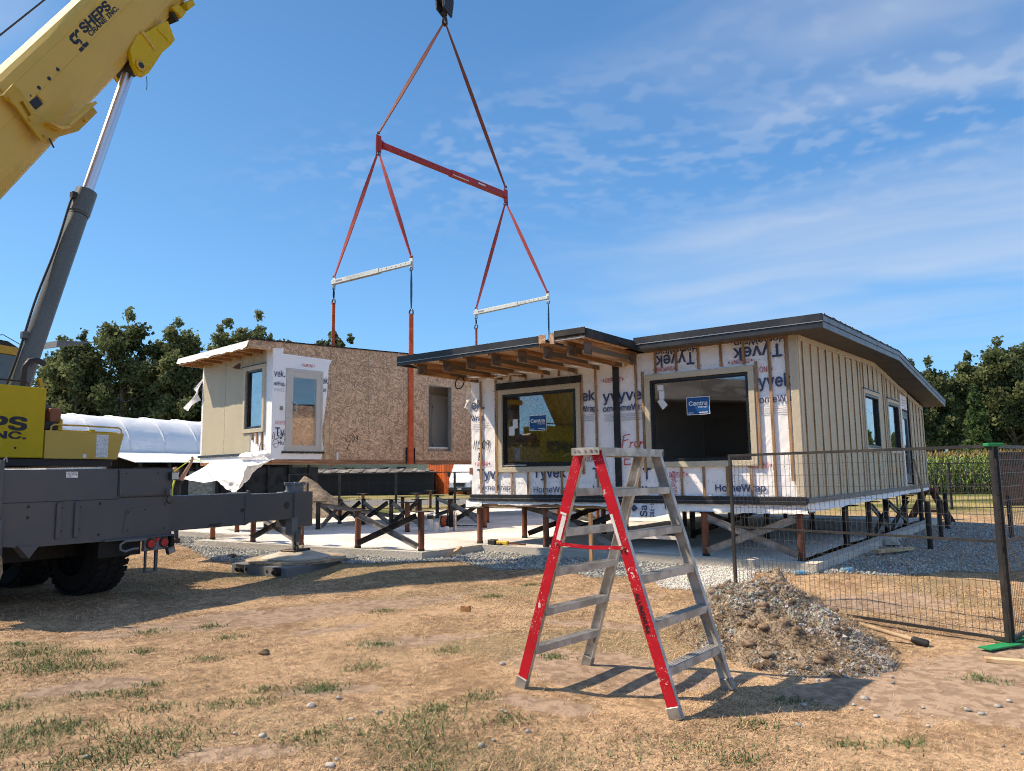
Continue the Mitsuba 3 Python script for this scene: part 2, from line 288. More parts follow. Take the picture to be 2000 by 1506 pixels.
M('pvc', pr((0.72, 0.72, 0.70), 0.4)); M('orange_plastic', pr((0.60, 0.09, 0.02), 0.5)); M('yellow_plastic', pr((0.60, 0.40, 0.04), 0.5)); M('bottle', {'type': 'principled', 'base_color': rgb((0.5, 0.75, 0.9)), 'roughness': 0.15, 'spec_trans': 0.6, 'eta': 1.3}); M('bottle_label', pr((0.1, 0.35, 0.6), 0.5))
M('poly_white', bump(pr((0.74, 0.77, 0.81), 0.5), lambda p, n, uv: fbm(p.x * 0.8, p.y * 0.8, p.z * 0.8, 3), 0.12)); M('roof_white', bump(pr((0.78, 0.80, 0.82), 0.4), lambda p, n, uv: dr.abs(dr.sin((p.x * 0.45 + p.y * 0.89) * 12)), 0.03))
M('barn_dark', pr(two((0.02, 0.018, 0.017), (0.05, 0.04, 0.035), 2), 0.9)); M('shade_black', bump(pr((0.014, 0.016, 0.019), 0.85), lambda p, n, uv: fbm(p.x * 1.5, p.y * 1.5, p.z * 3, 3), 0.1))
M('roof_grey', pr(two((0.10, 0.09, 0.08), (0.24, 0.22, 0.20), 2), 0.8)); M('house_yellow', pr(two((0.42, 0.38, 0.24), (0.5, 0.46, 0.32), 1), 0.8))
M('container_orange', pr(dirt((0.62, 0.13, 0.025), (0.36, 0.09, 0.03), 0.9, 0.6), 0.55)); M('van_white', pr((0.74, 0.76, 0.78), 0.25, clearcoat=0.8)); M('van_glass', pr((0.03, 0.04, 0.05), 0.06, spec=0.9)); M('van_black', pr((0.016, 0.016, 0.018), 0.45))
def rusty(p, n, uv):
    a = smoothstep(0.38, 0.62, fbm(p.x * 1.6, p.y * 1.6, p.z * 1.8, 5)); top = smoothstep(1.0, 2.0, p.z + 0.8 * fbm(p.x * 2, p.y * 2, p.z * 2, 4))
    return mix((0.17, 0.068, 0.05), (0.035, 0.03, 0.03), dr.clip(0.45 * a + 0.75 * top * smoothstep(0.35, 0.6, fbm(p.x * 5, p.y * 5, p.z * 5, 4)), 0, 1))
M('rust_panel', pr(mikit.proc(rusty), 0.8))
M('skin', pr((0.42, 0.22, 0.15), 0.55)); M('shirt_dark', pr((0.02, 0.022, 0.028), 0.85)); M('hivis', pr((0.55, 0.65, 0.05), 0.7)); M('hair', pr((0.03, 0.02, 0.015), 0.7)); M('denim', pr((0.04, 0.05, 0.08), 0.85)); M('boot', pr((0.06, 0.04, 0.025), 0.8))
M('barn_board', bump(pr(two((0.03, 0.026, 0.02), (0.065, 0.055, 0.042), 3, s=(0.3, 0.3, 4)), 0.85), lambda p, n, uv: p.z * 4 - dr.floor(p.z * 4), 0.02))
M('concrete_block', pr((0.4, 0.39, 0.36), 0.9))
TUFTS= [(-3.95, 8.31), (-3.39, 8.56), (-2.93, 7.89), (-4.21, 6.87), (-4.57, 7.29), (-3.99, 6.68), (-3.63, 6.75), (-3.56, 7.34), (-4.07, 7.26), (-2.82, 7.06), (-2.91, 5.94), (-3.26, 5.98), (-3.76, 5.71), (-2.93, 6.24), (-1.92, 5.94), (-1.86, 5.63), (-2.14, 5.6), (-2.57, 5.57), (-2.28, 4.92), (-2.39, 4.64), (-3.14, 5.11), (-2.95, 5.2), (-1.33, 4.9), (-1.5, 5.95), (-4.92, 7.64), (-3.08, 4.81), (-2.64, 4.51), (-1.6, 9.27), (-1.32, 7.42), (-0.7, 5.03), (-0.53, 4.67), (-0.27, 5.64), (-0.54, 5.37), (-0.62, 7.09), (0.32, 6.8), (0.23, 11.38), (-0.3, 10.24), (-0.49, 4.4), (-1.31, 6.61), (-1.49, 5.95), (-0.06, 5.11), (1.96, 5.49), (3.66, 6.06), (1.95, 4.6), (2.32, 4.63), (1.51, 4.96), (1.25, 4.39)]
STONES= [(-1.11, 5.2), (-0.94, 5.33), (-1.28, 5.63), (-1.45, 5.51), (-0.14, 4.78), (-0.21, 4.7), (-0.1, 5.29), (-0.07, 5.25), (0.07, 4.9), (-1.06, 4.44), (-0.11, 6.5), (-1.04, 4.53), (2.49, 5.55), (2.35, 5.42), (2.35, 5.3), (2.77, 5.3), (3.04, 5.25), (3.09, 5.18), (3.31, 5.35), (3.45, 5.45), (2.84, 4.57), (2.87, 4.46), (2.99, 6.16), (2.27, 6.11), (2.36, 6.06), (2.69, 6.27), (2.9, 5.97), (1.79, 4.96), (2.61, 4.95), (2.39, 5.17), (1.99, 5.38), (-1.51, 5.06), (-1.62, 4.98), (-1.8, 4.99), (-2.54, 4.61), (-1.45, 5.5), (-1.29, 5.64), (-1.1, 5.2), (-1.57, 4.93)]
# ---------------------------------------------------------------- the ground
SLAB = Polygon([(.15, -.2), (.15, 12.2), (-16.8, 12.2), (-16.8, -1.3), (-12.5, -1.3), (-12.5, -2.62), (-6.15, -1.95), (-6.15, -.27)])
GRAVEL = Polygon([(-18.5, -1.2), (-13.0, -2.6), (-9.84, -3.76), (-8.3, -3.25), (-6.81, -2.85), (-6.1, -2.3), (-5.7, -1.75), (-4.46, -1.8), (-3.86, -1.55), (-2.6, -1.7), (-2.1, -1.35), (-1.5, -.75), (-.8, -.6),
                  (0, -.4), (.3, -.1), (1.04, .5), (1.57, 1.6), (2.6, 2.6), (7.5, 6.5), (10.5, 11), (4, 14), (-17, 14), (-19, 3)])
WHITEGRAVEL = Polygon([(-1.75, -1.45), (-1.95, -.7), (-1.4, -.3), (-.75, -.55), (-.55, -1.3), (-.9, -2.0), (-1.4, -1.95)])
DIRT = [(0.65, 6.45, 0.75, 0.55, -0.6), (1.2, 6.0, 0.5, 0.3, 0.2), (3.3, 5.65, 1.15, 0.85, -0.5), (4.6, 5.2, 1.3, 1.1, 0.0), (4.3, 6.6, 1.0, 0.5, 0.5), (2.55, 5.75, .6, .35, .1), (-2.6, 9.3, 2.3, 0.5, 0.55), (4.4, 9.3, 1.0, .5, .3), (-1.4, 5.9, .35, .15, .2), (0.2, 5.45, .45, .16, -.5), (-0.9, 7.6, .6, .22, .3), (-3.4, 6.2, .5, .2, .5), (0.9, 8.3, .7, .2, -.2), (-1.7, 4.7, .35, .14, .1), (1.3, 10.2, .8, .25, 0), (-2.0, 8.3, .5, .2, .4)]
GREEN_FAR = 24.0
P_MOUND, E_MOUND = (2.70, 7.85), (2.58, 7.35, 0.90, 1.22)
from scipy.spatial import cKDTree
def poly_dist(poly, x, y):
    """signed distance outside a polygon given as dense points"""
    import shapely
    p = shapely.points(x, y); d = shapely.distance(p, poly); return d
def dirt_mask(x, y, xp):
    m = x * 0
    wob = 0.16 * xp.sin(x * 5.1 + 1.3 * xp.sin(y * 3.7)) * xp.sin(y * 6.3 + xp.sin(x * 4.1)) + 0.10 * xp.sin(x * 17 + y * 5) * xp.sin(y * 15 - x * 4)
    for cx, cy, a, b, t in DIRT:
        c, s = math.cos(t), math.sin(t)
        d = xp.sqrt(((((x - cx) * c + (y - cy) * s) / a)) ** 2 + ((((y - cy) * c - (x - cx) * s) / b)) ** 2)
        m = xp.maximum(m, (1 - d) * 2.6 + 0.45 + wob * 3)
    return m
class DRX:                                                            # the same arithmetic inside a texture
    sin, sqrt, maximum = staticmethod(dr.sin), staticmethod(dr.sqrt), staticmethod(dr.maximum)
def to_local(x, y):
    dx, dy = x - FB.o[0], y - FB.o[1]
    return dx * BU[0] + dy * BU[1], dx * BV[0] + dy * BV[1]
def hz(x, y):
    x, y = np.asarray(x, float), np.asarray(y, float)
    u, w = to_local(x, y)
    near = (np.abs(x) < 40) & (y > -10) & (y < 50)
    d = np.full(x.shape, 50.0); d[near] = poly_dist(SLAB, u[near], w[near])
    t = np.clip(1 - (d - 0.2) / 2.2, 0, 1); rise = 0.11 * t * t * (3 - 2 * t)
    p = np.stack([x, y, x * 0], -1)
    fade = np.clip(1.4 - np.hypot(x, y) / 60, 0.15, 1)
    bumps = (meshkit.fbm(p * 0.7, 3, 5) - 0.5) * 0.10 + (meshkit.fbm(p * 3.2, 3, 9) - 0.5) * 0.030
    calm = np.clip(d / 1.0, 0.15, 1)
    return rise + bumps * fade * calm * np.clip(np.hypot(x, y) / 5, 0.35, 1) - 0.006 * np.clip(dirt_mask(x, y, np), 0, 1)
def axis(parts): return np.unique(np.concatenate([np.arange(a, b, s) for a, b, s in parts] + [[parts[-1][1]]]))
gx = axis([(-2500, -600, 950), (-600, -120, 120), (-120, -40, 16), (-40, -12, 2.0), (-12, 9, 0.085), (9, 16, 0.35), (16, 40, 2.0), (40, 120, 16), (120, 600, 120), (600, 2500, 950)])
gy = axis([(-600, -60, 180), (-60, -6, 6), (-6, 2.5, 0.6), (2.5, 15, 0.07), (15, 26, 0.28), (26, 60, 2), (60, 160, 20), (160, 800, 160), (800, 3200, 1200)])
X, Y = np.meshgrid(gx, gy, indexing='ij')
Z = hz(X.ravel(), Y.ravel())
ii, jj = np.meshgrid(np.arange(len(gx) - 1), np.arange(len(gy) - 1), indexing='ij'); a0 = (ii * len(gy) + jj).ravel(); nY = len(gy)
GROUND = (np.stack([X.ravel(), Y.ravel(), Z], 1), np.vstack([np.stack([a0, a0 + nY, a0 + nY + 1], 1), np.stack([a0, a0 + nY + 1, a0 + 1], 1)]))
def ground_col(p, n, uv):
    x, y = p.x, p.y
    b1, b2, b3 = fbm(x * 0.55, y * 0.55, 1, 4), fbm(x * 2.3, y * 2.3, 2, 4), fbm(x * 16, y * 16, 3, 3)
    fib = fbm(x * 70, y * 70, 5, 2)
    straw = mix((0.24, 0.16, 0.10), (0.46, 0.325, 0.205), smoothstep(0.3, 0.7, 0.5 * b2 + 0.5 * b3))
    straw = mix(straw, (0.20, 0.17, 0.10), smoothstep(0.50, 0.68, b1) * 0.6)
    straw = straw * (0.62 + 0.7 * fib)
    soil = mix((0.25, 0.18, 0.13), (0.37, 0.275, 0.205), smoothstep(0.3, 0.7, b3)) * (0.85 + 0.3 * fib)
    c = mix(straw, soil, smoothstep(0.25, 0.75, dirt_mask(x, y, DRX) + (b3 - 0.5) * 0.9))
    green = mix((0.10, 0.12, 0.04), (0.30, 0.25, 0.12), smoothstep(0.35, 0.65, fbm(x * 0.3, y * 0.3, 7, 4)))
    c = mix(c, green, smoothstep(GREEN_FAR, GREEN_FAR + 8, y))
    road = smoothstep(40, 42, y) * (1 - smoothstep(50, 52, y)) * (1 - smoothstep(4, 8, x))
    return mix(c, (0.20, 0.20, 0.195), road)
M('ground', bump(pr(mikit.proc(ground_col), 0.95, spec=0.15), lambda p, n, uv: fbm(p.x * 30, p.y * 30, 0, 3) + 0.6 * fbm(p.x * 90, p.y * 90, 3, 2), 0.02))
struct('ground', GROUND, 'mat_ground', True)

def sheet(poly, step, lift, fr=FB):
    """a ragged-edged sheet lying on the ground inside a polygon of a frame's coordinates"""
    import shapely
    x0, y0, x1, y1 = poly.bounds; xs, ys = np.arange(x0, x1, step), np.arange(y0, y1, step)
    A, Bq = np.meshgrid(xs, ys, indexing='ij'); cen = shapely.contains_xy(poly, A[:-1, :-1].ravel() + step / 2, Bq[:-1, :-1].ravel() + step / 2)
    i, j = np.meshgrid(np.arange(len(xs) - 1), np.arange(len(ys) - 1), indexing='ij'); a = (i * len(ys) + j).ravel()[cen]; n = len(ys)
    w = np.stack([A.ravel(), Bq.ravel(), A.ravel() * 0], 1) @ fr.R.T + fr.o
    w[:, 2] = hz(w[:, 0], w[:, 1]) + lift
    f = np.vstack([np.stack([a, a + n, a + n + 1], 1), np.stack([a, a + n + 1, a + 1], 1)])
    used, inv = np.unique(f, return_inverse=True)
    return w[used], inv.reshape(f.shape)
GBAND = GRAVEL.difference(SLAB.buffer(-.05))
struct('gravel_ground', sheet(GBAND, 0.12, 0.006), 'mat_gravel', True)
M('white_fines', pr(two((0.50, 0.49, 0.46), (0.72, 0.71, 0.68), 30), 0.9))
struct('white_gravel_ground', sheet(WHITEGRAVEL, 0.06, 0.012), 'mat_white_fines', True)
# concrete strip footing with a bed of pale crushed stone inside it
ft = thing('concrete_footing', 'low grey concrete strip footing stepping round the bed of crushed stone', 'footing', kind='structure')
part(ft, 'curb', slab(SLAB.exterior.coords[:], -0.15, 0.25, [list(SLAB.buffer(-.22).exterior.coords)]), 'mat_concrete', fr=FB)
INNER = SLAB.buffer(-.2)
def fines():
    v, f = sheet(INNER, 0.2, 0); p = v * V(1, 1, 0)
    v[:, 2] = 0.246 + 0.05 * (meshkit.fbm(p * 0.8, 3, 2) - 0.5) + 0.02 * (meshkit.fbm(p * 4, 3, 4) - 0.5)
    return v, f
struct('crushed_stone_bed', fines(), 'mat_crushed_fines', True)

# ---- loose gravel, many small broken stones
OCT = np.array([[1, 0, 0], [-1, 0, 0], [0, 1, 0], [0, -1, 0], [0, 0, 1], [0, 0, -1.0]])
OCTF = np.array([[0, 2, 4], [2, 1, 4], [1, 3, 4], [3, 0, 4], [2, 0, 5], [1, 2, 5], [3, 1, 5], [0, 3, 5]])
def pebbles(rng, x, y, z, size):
    n = len(x)
    v = OCT[None] * (0.6 + 0.7 * rng.random((n, 6, 1))) * V(1, 1, .75) + 0.35 * (rng.random((n, 6, 3)) - 0.5)
    q = rng.normal(size=(n, 4)); q /= np.linalg.norm(q, axis=1, keepdims=True); a, b, c, d = q.T
    R = np.stack([1 - 2 * (c * c + d * d), 2 * (b * c - a * d), 2 * (b * d + a * c), 2 * (b * c + a * d), 1 - 2 * (b * b + d * d), 2 * (c * d - a * b), 2 * (b * d - a * c), 2 * (c * d + a * b), 1 - 2 * (b * b + c * c)], 1).reshape(n, 3, 3)
    v = np.einsum('nij,nkj->nki', R, v) * size[:, None, None] + np.stack([x, y, z], 1)[:, None]
    return v.reshape(-1, 3), (OCTF[None] + (np.arange(n) * 6)[:, None, None]).reshape(-1, 3)
def strew(rng, poly, n, fr=FB):
    import shapely
    x0, y0, x1, y1 = poly.bounds; a, b = rng.uniform(x0, x1, 4 * n), rng.uniform(y0, y1, 4 * n)
    k = shapely.contains_xy(poly, a, b); a, b = a[k][:n], b[k][:n]
    w = np.stack([a, b, a * 0], 1) @ fr.R.T + fr.o
    return w[:, 0], w[:, 1]
def stone_colours(rng, n, lo, hi):
    t = rng.random((n, 1)) ** 1.2; c = np.array(lo) * (1 - t) + np.array(hi) * t
    return np.repeat(c * (0.9 + 0.2 * rng.random((n, 3))), 6, 0)
def gravel_stuff():
    rng = np.random.default_rng(7); front = GBAND.intersection(Polygon([(-11, -4.2), (0.4, -2.5), (2.2, 2.6), (0.2, 3), (0.2, -.2), (-6, 0), (-11, -1)]))
    right = GBAND.intersection(Polygon([(0.15, 0), (8, 4), (9, 12), (0.15, 13)])); left = GBAND.intersection(Polygon([(-19, -1), (-10, -4), (-10, 0), (-19, 0)]))
    x, y = map(np.concatenate, zip(strew(rng, front, 17000), strew(rng, right, 9000), strew(rng, left, 5000)))
    s = 0.011 + 0.016 * rng.random(len(x)) ** 2
    m = pebbles(rng, x, y, hz(x, y) + 0.006 + s * 0.5, s)
    c = stone_colours(rng, len(x), (0.18, 0.19, 0.185), (0.60, 0.60, 0.57))
    return m, c
m_, c_ = gravel_stuff()
one('gravel', 'loose grey crushed gravel lying round the concrete footing', 'gravel', m_, 'mat_stone_vc', kind='stuff', color=c_)
def white_stuff():
    rng = np.random.default_rng(8); x, y = strew(rng, WHITEGRAVEL.buffer(.12), 5000); s = 0.008 + 0.012 * rng.random(len(x)) ** 2
    return pebbles(rng, x, y, hz(x, y) + 0.012 + s * .5, s), stone_colours(rng, len(x), (0.42, 0.41, 0.38), (0.76, 0.75, 0.72))
m_, c_ = white_stuff()
one('pale_gravel', 'patch of nearly white gravel spilled on the grass behind the stepladder', 'gravel', m_, 'mat_stone_vc', kind='stuff', color=c_)

# ---- dry grass
def blades(rng, x, y, z, length, width, az, lean, col, curl=0.5):
    """bent, tapering blades of three triangles"""
    n = len(x); d = np.stack([np.cos(az), np.sin(az), 0 * az], 1); s = np.stack([-np.sin(az), np.cos(az), 0 * az], 1)
    b = np.stack([x, y, z], 1); w = width[:, None] / 2; L = length[:, None]
    l1, l2 = lean, np.minimum(lean + curl * rng.random(n), 1.75)
    m = b + L * 0.55 * (np.sin(l1)[:, None] * d + np.cos(l1)[:, None] * V(0, 0, 1))
    t = m + L * 0.45 * (np.sin(l2)[:, None] * d + np.cos(l2)[:, None] * V(0, 0, 1))
    v = np.stack([b - s * w, b + s * w, m + s * w * .75, m - s * w * .75, t], 1)
    f = np.array([[0, 1, 2], [0, 2, 3], [3, 2, 4]])
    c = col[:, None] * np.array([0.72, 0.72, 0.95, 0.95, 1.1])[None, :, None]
    return v.reshape(-1, 3), (f[None] + (np.arange(n) * 5)[:, None, None]).reshape(-1, 3), c.reshape(-1, 3)
def straw_colour(rng, n, green=0.0):
    t = rng.random((n, 1)); c = np.array([0.27, 0.175, 0.10]) * (1 - t) + np.array([0.68, 0.49, 0.31]) * t
    k = rng.random(n) < 0.10 + green; c[k] = np.array([0.22, 0.20, 0.11]) * (0.7 + 0.6 * rng.random((k.sum(), 1)))
    return c
def mound_h(x, y):
    px, py = P_MOUND; cx, cy, a, b = E_MOUND
    dx, dy, ex, ey = x - px, y - py, (px - cx) / a, (py - cy) / b
    A, Bq, Cq = (dx / a) ** 2 + (dy / b) ** 2 + 1e-9, 2 * (dx / a * ex + dy / b * ey), ex * ex + ey * ey - 1
    s = (-Bq + np.sqrt(np.maximum(Bq * Bq - 4 * A * Cq, 0))) / (2 * A)
    r = np.clip(1 / np.maximum(s, 1e-6), 0, 1.6)
    p = np.stack([x, y, x * 0], -1)
    prof = np.clip(1 - r, -1, 1); h = 0.62 * np.sign(prof) * np.abs(prof) ** 0.92
    left = 0.26 * np.exp(-(((x - 1.95) / .42) ** 2 + ((y - 7.75) / .6) ** 2))
    return np.maximum(h, -.1) + left + ((meshkit.fbm(p * 4.5, 4, 3) - 0.5) * 0.26 + (meshkit.fbm(p * 13, 3, 4) - 0.5) * 0.12) * np.clip(1.25 - r, 0, 1)
def fbm2(x, y, f, seed): return meshkit.fbm(np.stack([x * f, y * f, x * 0], -1), 3, seed)
def grass_stuff():
    import shapely
    rng = np.random.default_rng(3); N = 400000
    Yq = (3.3 ** 0.55 + rng.random(N) * (15.5 ** 0.55 - 3.3 ** 0.55)) ** (1 / 0.55); Xq = Yq * rng.uniform(-0.80, 0.80, N)
    dm = np.clip(dirt_mask(Xq, Yq, np) + (rng.random(N) - .5) * .9, 0, 1)
    thin = fbm2(Xq, Yq, 1.1, 40); u, w = to_local(Xq, Yq)
    keep = (rng.random(N) > dm * 0.965) & (rng.random(N) < 2.2 * (thin - .18)) & ~shapely.contains_xy(GRAVEL, u, w) & ~shapely.contains_xy(WHITEGRAVEL, u, w)
    cx, cy, a, b = E_MOUND; keep &= (((Xq - cx) / a) ** 2 + ((Yq - cy) / b) ** 2) > 0.8
    Xq, Yq = Xq[keep], Yq[keep]; n = len(Xq); near = np.clip((Yq - 3.5) / 8, 0, 1)
    tall = np.clip((fbm2(Xq, Yq, 0.9, 50) - 0.35) * 2.6, 0, 1) * np.clip((5.6 - Yq) / 1.2, 0, 1)
    L = (0.024 + 0.046 * rng.random(n) ** 1.5) * (1 + 0.7 * tall) * (1 + 0.3 * near); W = (0.0026 + 0.0020 * rng.random(n)) * (1 + 1.2 * near)
    az = rng.vonmises(0.35, 0.35, n); lean = 0.95 + 0.65 * rng.random(n) - 0.30 * tall
    g = np.clip((fbm2(Xq, Yq, 0.8, 60) - 0.52) * 3, 0, .55)
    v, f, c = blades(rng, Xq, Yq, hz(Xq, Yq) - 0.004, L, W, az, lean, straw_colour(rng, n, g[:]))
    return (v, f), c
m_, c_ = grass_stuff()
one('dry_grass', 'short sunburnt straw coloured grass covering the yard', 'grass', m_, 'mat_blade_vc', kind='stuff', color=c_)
def tuft_stuff():
    rng = np.random.default_rng(4); X, Y, S = [], [], []
    big = {3: 2.2, 4: 1.5, 5: 1.6, 18: 2.3, 19: 1.7, 20: 1.9, 21: 1.3, 29: 2.2, 30: 1.4}
    for k, (x, y) in enumerate(TUFTS):
        s = big.get(k, 0.75 + 0.3 * rng.random()) * 0.085; n = int(190 * (s / .085) ** 1.25)
        X.append(x + rng.normal(0, s * 1.2, n)); Y.append(y + rng.normal(0, s * .95, n)); S.append(np.full(n, .8 + s * 3))
    for x, y, r, n in ((-3.2, 4.75, .3, 140), (-2.6, 4.2, .35, 120), (1.05, 4.6, .32, 420), (0.1, 4.1, .3, 90)):
        X.append(x + rng.normal(0, r, n)); Y.append(y + rng.normal(0, r * .5, n)); S.append(np.full(n, 1.0))
    X, Y, S = map(np.concatenate, (X, Y, S)); n = len(X); t = rng.random((n, 1))
    col = np.array([0.045, 0.085, 0.025]) * (1 - t) + np.array([0.15, 0.21, 0.08]) * t
    v, f, c = blades(rng, X, Y, hz(X, Y) - .003, (0.025 + 0.03 * rng.random(n)) * S, 0.0055 + 0.003 * rng.random(n), rng.uniform(0, 6.28, n), 0.35 + 0.9 * rng.random(n), col)
    return (v, f), c
m_, c_ = tuft_stuff()
one('green_weeds', 'scattered low tufts of green weeds among the dry grass', 'weeds', m_, 'mat_blade_vc', kind='stuff', color=c_)

# ---- the heap of dug-out straw, soil and gravel
md = thing('dirt_mound', 'heap of dug up dry turf, soil and gravel in front of the mesh fence', 'dirt mound')
MX = lambda U, W: (1.2 + 2.6 * U, 5.35 + 3.4 * W)
def mound_fn(U, W):
    x, y = MX(U, W); return np.stack([x, y, hz(x.ravel(), y.ravel()).reshape(x.shape) - 0.03 + np.maximum(mound_h(x, y), -.02) * 1.0], -1)
def mound_keep(u, w): x, y = MX(u, w); return mound_h(x, y) > 0.012
def mcol(p, n, uv):
    a, b = fbm(p.x * 7, p.y * 7, p.z * 7, 4), fbm(p.x * 45, p.y * 45, p.z * 45, 2)
    return mix((0.15, 0.115, 0.08), (0.36, 0.285, 0.21), smoothstep(0.3, 0.68, 0.6 * a + 0.4 * b))
M('mound', bump(pr(mikit.proc(mcol), 0.95), lambda p, n, uv: fbm(p.x * 30, p.y * 30, p.z * 30, 3), 0.04))
part(md, 'soil', grid(mound_fn, 90, 110, mound_keep), 'mat_mound', True)
def on_mound(rng, n, spots=None):
    x, y = rng.uniform(1.25, 3.7, n * 3), rng.uniform(5.5, 8.6, n * 3)
    if spots is not None:
        k = rng.integers(0, len(spots), n * 3); sp = np.array(spots)[k]; x, y = sp[:, 0] + rng.normal(0, 1, n * 3) * sp[:, 2], sp[:, 1] + rng.normal(0, 1, n * 3) * sp[:, 2]
    h = mound_h(x, y); k = h > 0.0; x, y = x[k][:n], y[k][:n]
    return x, y, hz(x, y) - 0.03 + mound_h(x, y)
def mound_straw():
    rng = np.random.default_rng(5); x, y, z = on_mound(rng, 15000); n = len(x); e = 0.02
    gxx, gyy = (mound_h(x + e, y) - mound_h(x - e, y)) / (2 * e), (mound_h(x, y + e) - mound_h(x, y - e)) / (2 * e)
    clump = fbm2(x, y, 6, 70) > 0.47
    az = np.arctan2(-gyy, -gxx) + rng.normal(0, 0.9, n); t = rng.random((n, 1))
    col = np.array([0.16, 0.115, 0.075]) * (1 - t) + np.array([0.55, 0.42, 0.28]) * t
    col[~clump] *= 0.8
    v, f, c = blades(rng, x, y, z, (0.03 + 0.065 * rng.random(n)) * np.where(clump, 1.2, .7), 0.0035 + 0.0025 * rng.random(n), az, 0.6 + 0.9 * rng.random(n), col, 0.9)
    return (v, f), c
m_, c_ = mound_straw(); part(md, 'straw', m_, 'mat_blade_vc', color=c_, kind='stuff')
def mound_stones():
    rng = np.random.default_rng(6); sp = [(2.0, 8.0, .12), (2.05, 7.6, .12), (2.2, 7.35, .12), (2.55, 7.25, .12), (2.35, 7.7, .1), (2.8, 6.95, .13), (3.0, 6.85, .12), (2.9, 7.15, .12), (3.1, 6.5, .1), (1.75, 7.0, .09), (2.1, 6.2, .2), (2.5, 6.05, .2), (2.9, 6.15, .15), (3.1, 6.9, .1)]
    x, y, z = on_mound(rng, 3600, sp); s = 0.009 + 0.018 * rng.random(len(x)) ** 2
    return pebbles(rng, x, y, z + s * .3, s), stone_colours(rng, len(x), (0.20, 0.20, 0.19), (0.46, 0.455, 0.43))
m_, c_ = mound_stones(); part(md, 'gravel', m_, 'mat_stone_vc', color=c_, kind='stuff')

def mound_clods():
    rng = np.random.default_rng(16); x, y, z = on_mound(rng, 150); out = []
    for a, b, c in zip(x, y, z):
        v, f = boulder(rng, 0.02 + 0.05 * rng.random() ** 2); out.append((v + V(a, b, c + .005), f))
    return cat(out)
# ---- single stones, clods and scraps
def boulder(rng, r, sub=1):
    m = trimesh.creation.icosphere(subdivisions=sub); v = np.array(m.vertices); v = v * (0.75 + 0.6 * meshkit.noise(v * 1.3 + rng.random(3) * 50)[:, None]) * V(1, 0.75 + .4 * rng.random(), 0.6) * r
    a = rng.uniform(0, 6.28); c, s = math.cos(a), math.sin(a)
    return v @ np.array([[c, -s, 0], [s, c, 0], [0, 0, 1]]).T, np.array(m.faces)
M('loose_stone', pr(two((0.22, 0.215, 0.20), (0.44, 0.425, 0.39), 25), 0.85)); M('clod', pr(two((0.09, 0.062, 0.042), (0.22, 0.16, 0.11), 25), 0.95))
part(md, 'clods', mound_clods(), 'mat_clod', 40, kind='stuff')
rng = np.random.default_rng(12)
for x, y in STONES:
    v, f = boulder(rng, 0.012 + 0.018 * rng.random() ** 1.5); z = hz(np.array([x]), np.array([y]))[0]
    one('loose_stone', 'small grey stone lying loose on the dry ground', 'stone', (v + V(x, y, z + 0.008), f), 'mat_loose_stone', 40, group='loose stones on the dry ground')
for x, y, r, lab in ((-2.34, 7.19, .05, 'dark brown clod on the dry grass left of the stepladder'), (-5.45, 14.7, .08, 'dark brown clod beside the gravel left of the outrigger pad')):
    v, f = boulder(rng, r, 2); z = hz(np.array([x]), np.array([y]))[0]
    one('soil_clod', lab, 'clod', (v + V(x, y, z + r * .3), f), 'mat_clod', 40)
# ---------------------------------------------------------------- the standing house (two modules joined)
H = thing('modular_house', 'raised house in cream siding and white printed wrap under a dark low pitched roof', 'house')
def hp(name, mesh, mat, smooth=False, **k): return part(H, name, mesh, mat, smooth, fr=FB, **k)
def sub(parent, name, mesh, mat, smooth=False, fr=FB, **k): return part(parent, name, mesh, mat, smooth, fr=fr, **k)
ztop = lambda v: 3.75 + .03 * min(v, 5.5) - max(v - 5.5, 0) * .078                 # underside of the roof above the side wall
W1, W2 = (-5.79, -4.05, 1.77, 3.21), (-2.53, -.77, 1.78, 3.22)
hole = lambda w: [(w[0], w[2]), (w[1], w[2]), (w[1], w[3]), (w[0], w[3])]
fw = hp('front_wall', prism([(-6.6, 1.19), (-.0, 1.19), (0, 3.73), (-2.6, 3.73), (-2.6, 3.70), (-6.6, 3.70)], 0.0, 0.14, [hole(W1), hole(W2)]), 'mat_interior')
def wrapf(U, W):
    u, z = -6.605 + 6.5 * U, 1.2 + 2.51 * W; p = np.stack([u * 3.1, z * 3.5, u * 0], -1)
    r = np.abs(meshkit.fbm(p * 1.9 + 2 * meshkit.fbm(p * .7, 3, 2)[..., None], 4, 5) - .5)
    diag = np.abs(meshkit.fbm(np.stack([(u + z) * 2.2, (z - u) * 7.5, u * 0], -1), 3, 8) - .5)
    return np.stack([u, -.008 - .010 * (1 - 2.6 * r) * .5 - .006 * (1 - 3 * diag), z], -1)
def wrapk(a, b):
    u, z = -6.605 + 6.5 * a, 1.2 + 2.51 * b; k = np.ones(u.shape, bool)
    for w in (W1, W2): k &= ~((u > w[0] - .02) & (u < w[1] + .02) & (z > w[2] - .02) & (z < w[3] + .02))
    return k
ws = hp('house_wrap', grid(wrapf, 260, 104, wrapk), 'mat_wrap', True, label='crinkled white house wrap printed with blue and red lettering')
def flipg(m): v, f = m; return v, f[:, ::-1]
UX, UZ = (1, 0, 0), (0, 0, 1)
TV = -.034
def wt(s, h, u, z, mat='mat_print_blue', width=None, bold=True, ex=UX, ey=UZ, v=TV): sub(ws, 'lettering', text(s, h, (u, v, z), ex, ey, .003, bold, width), mat)
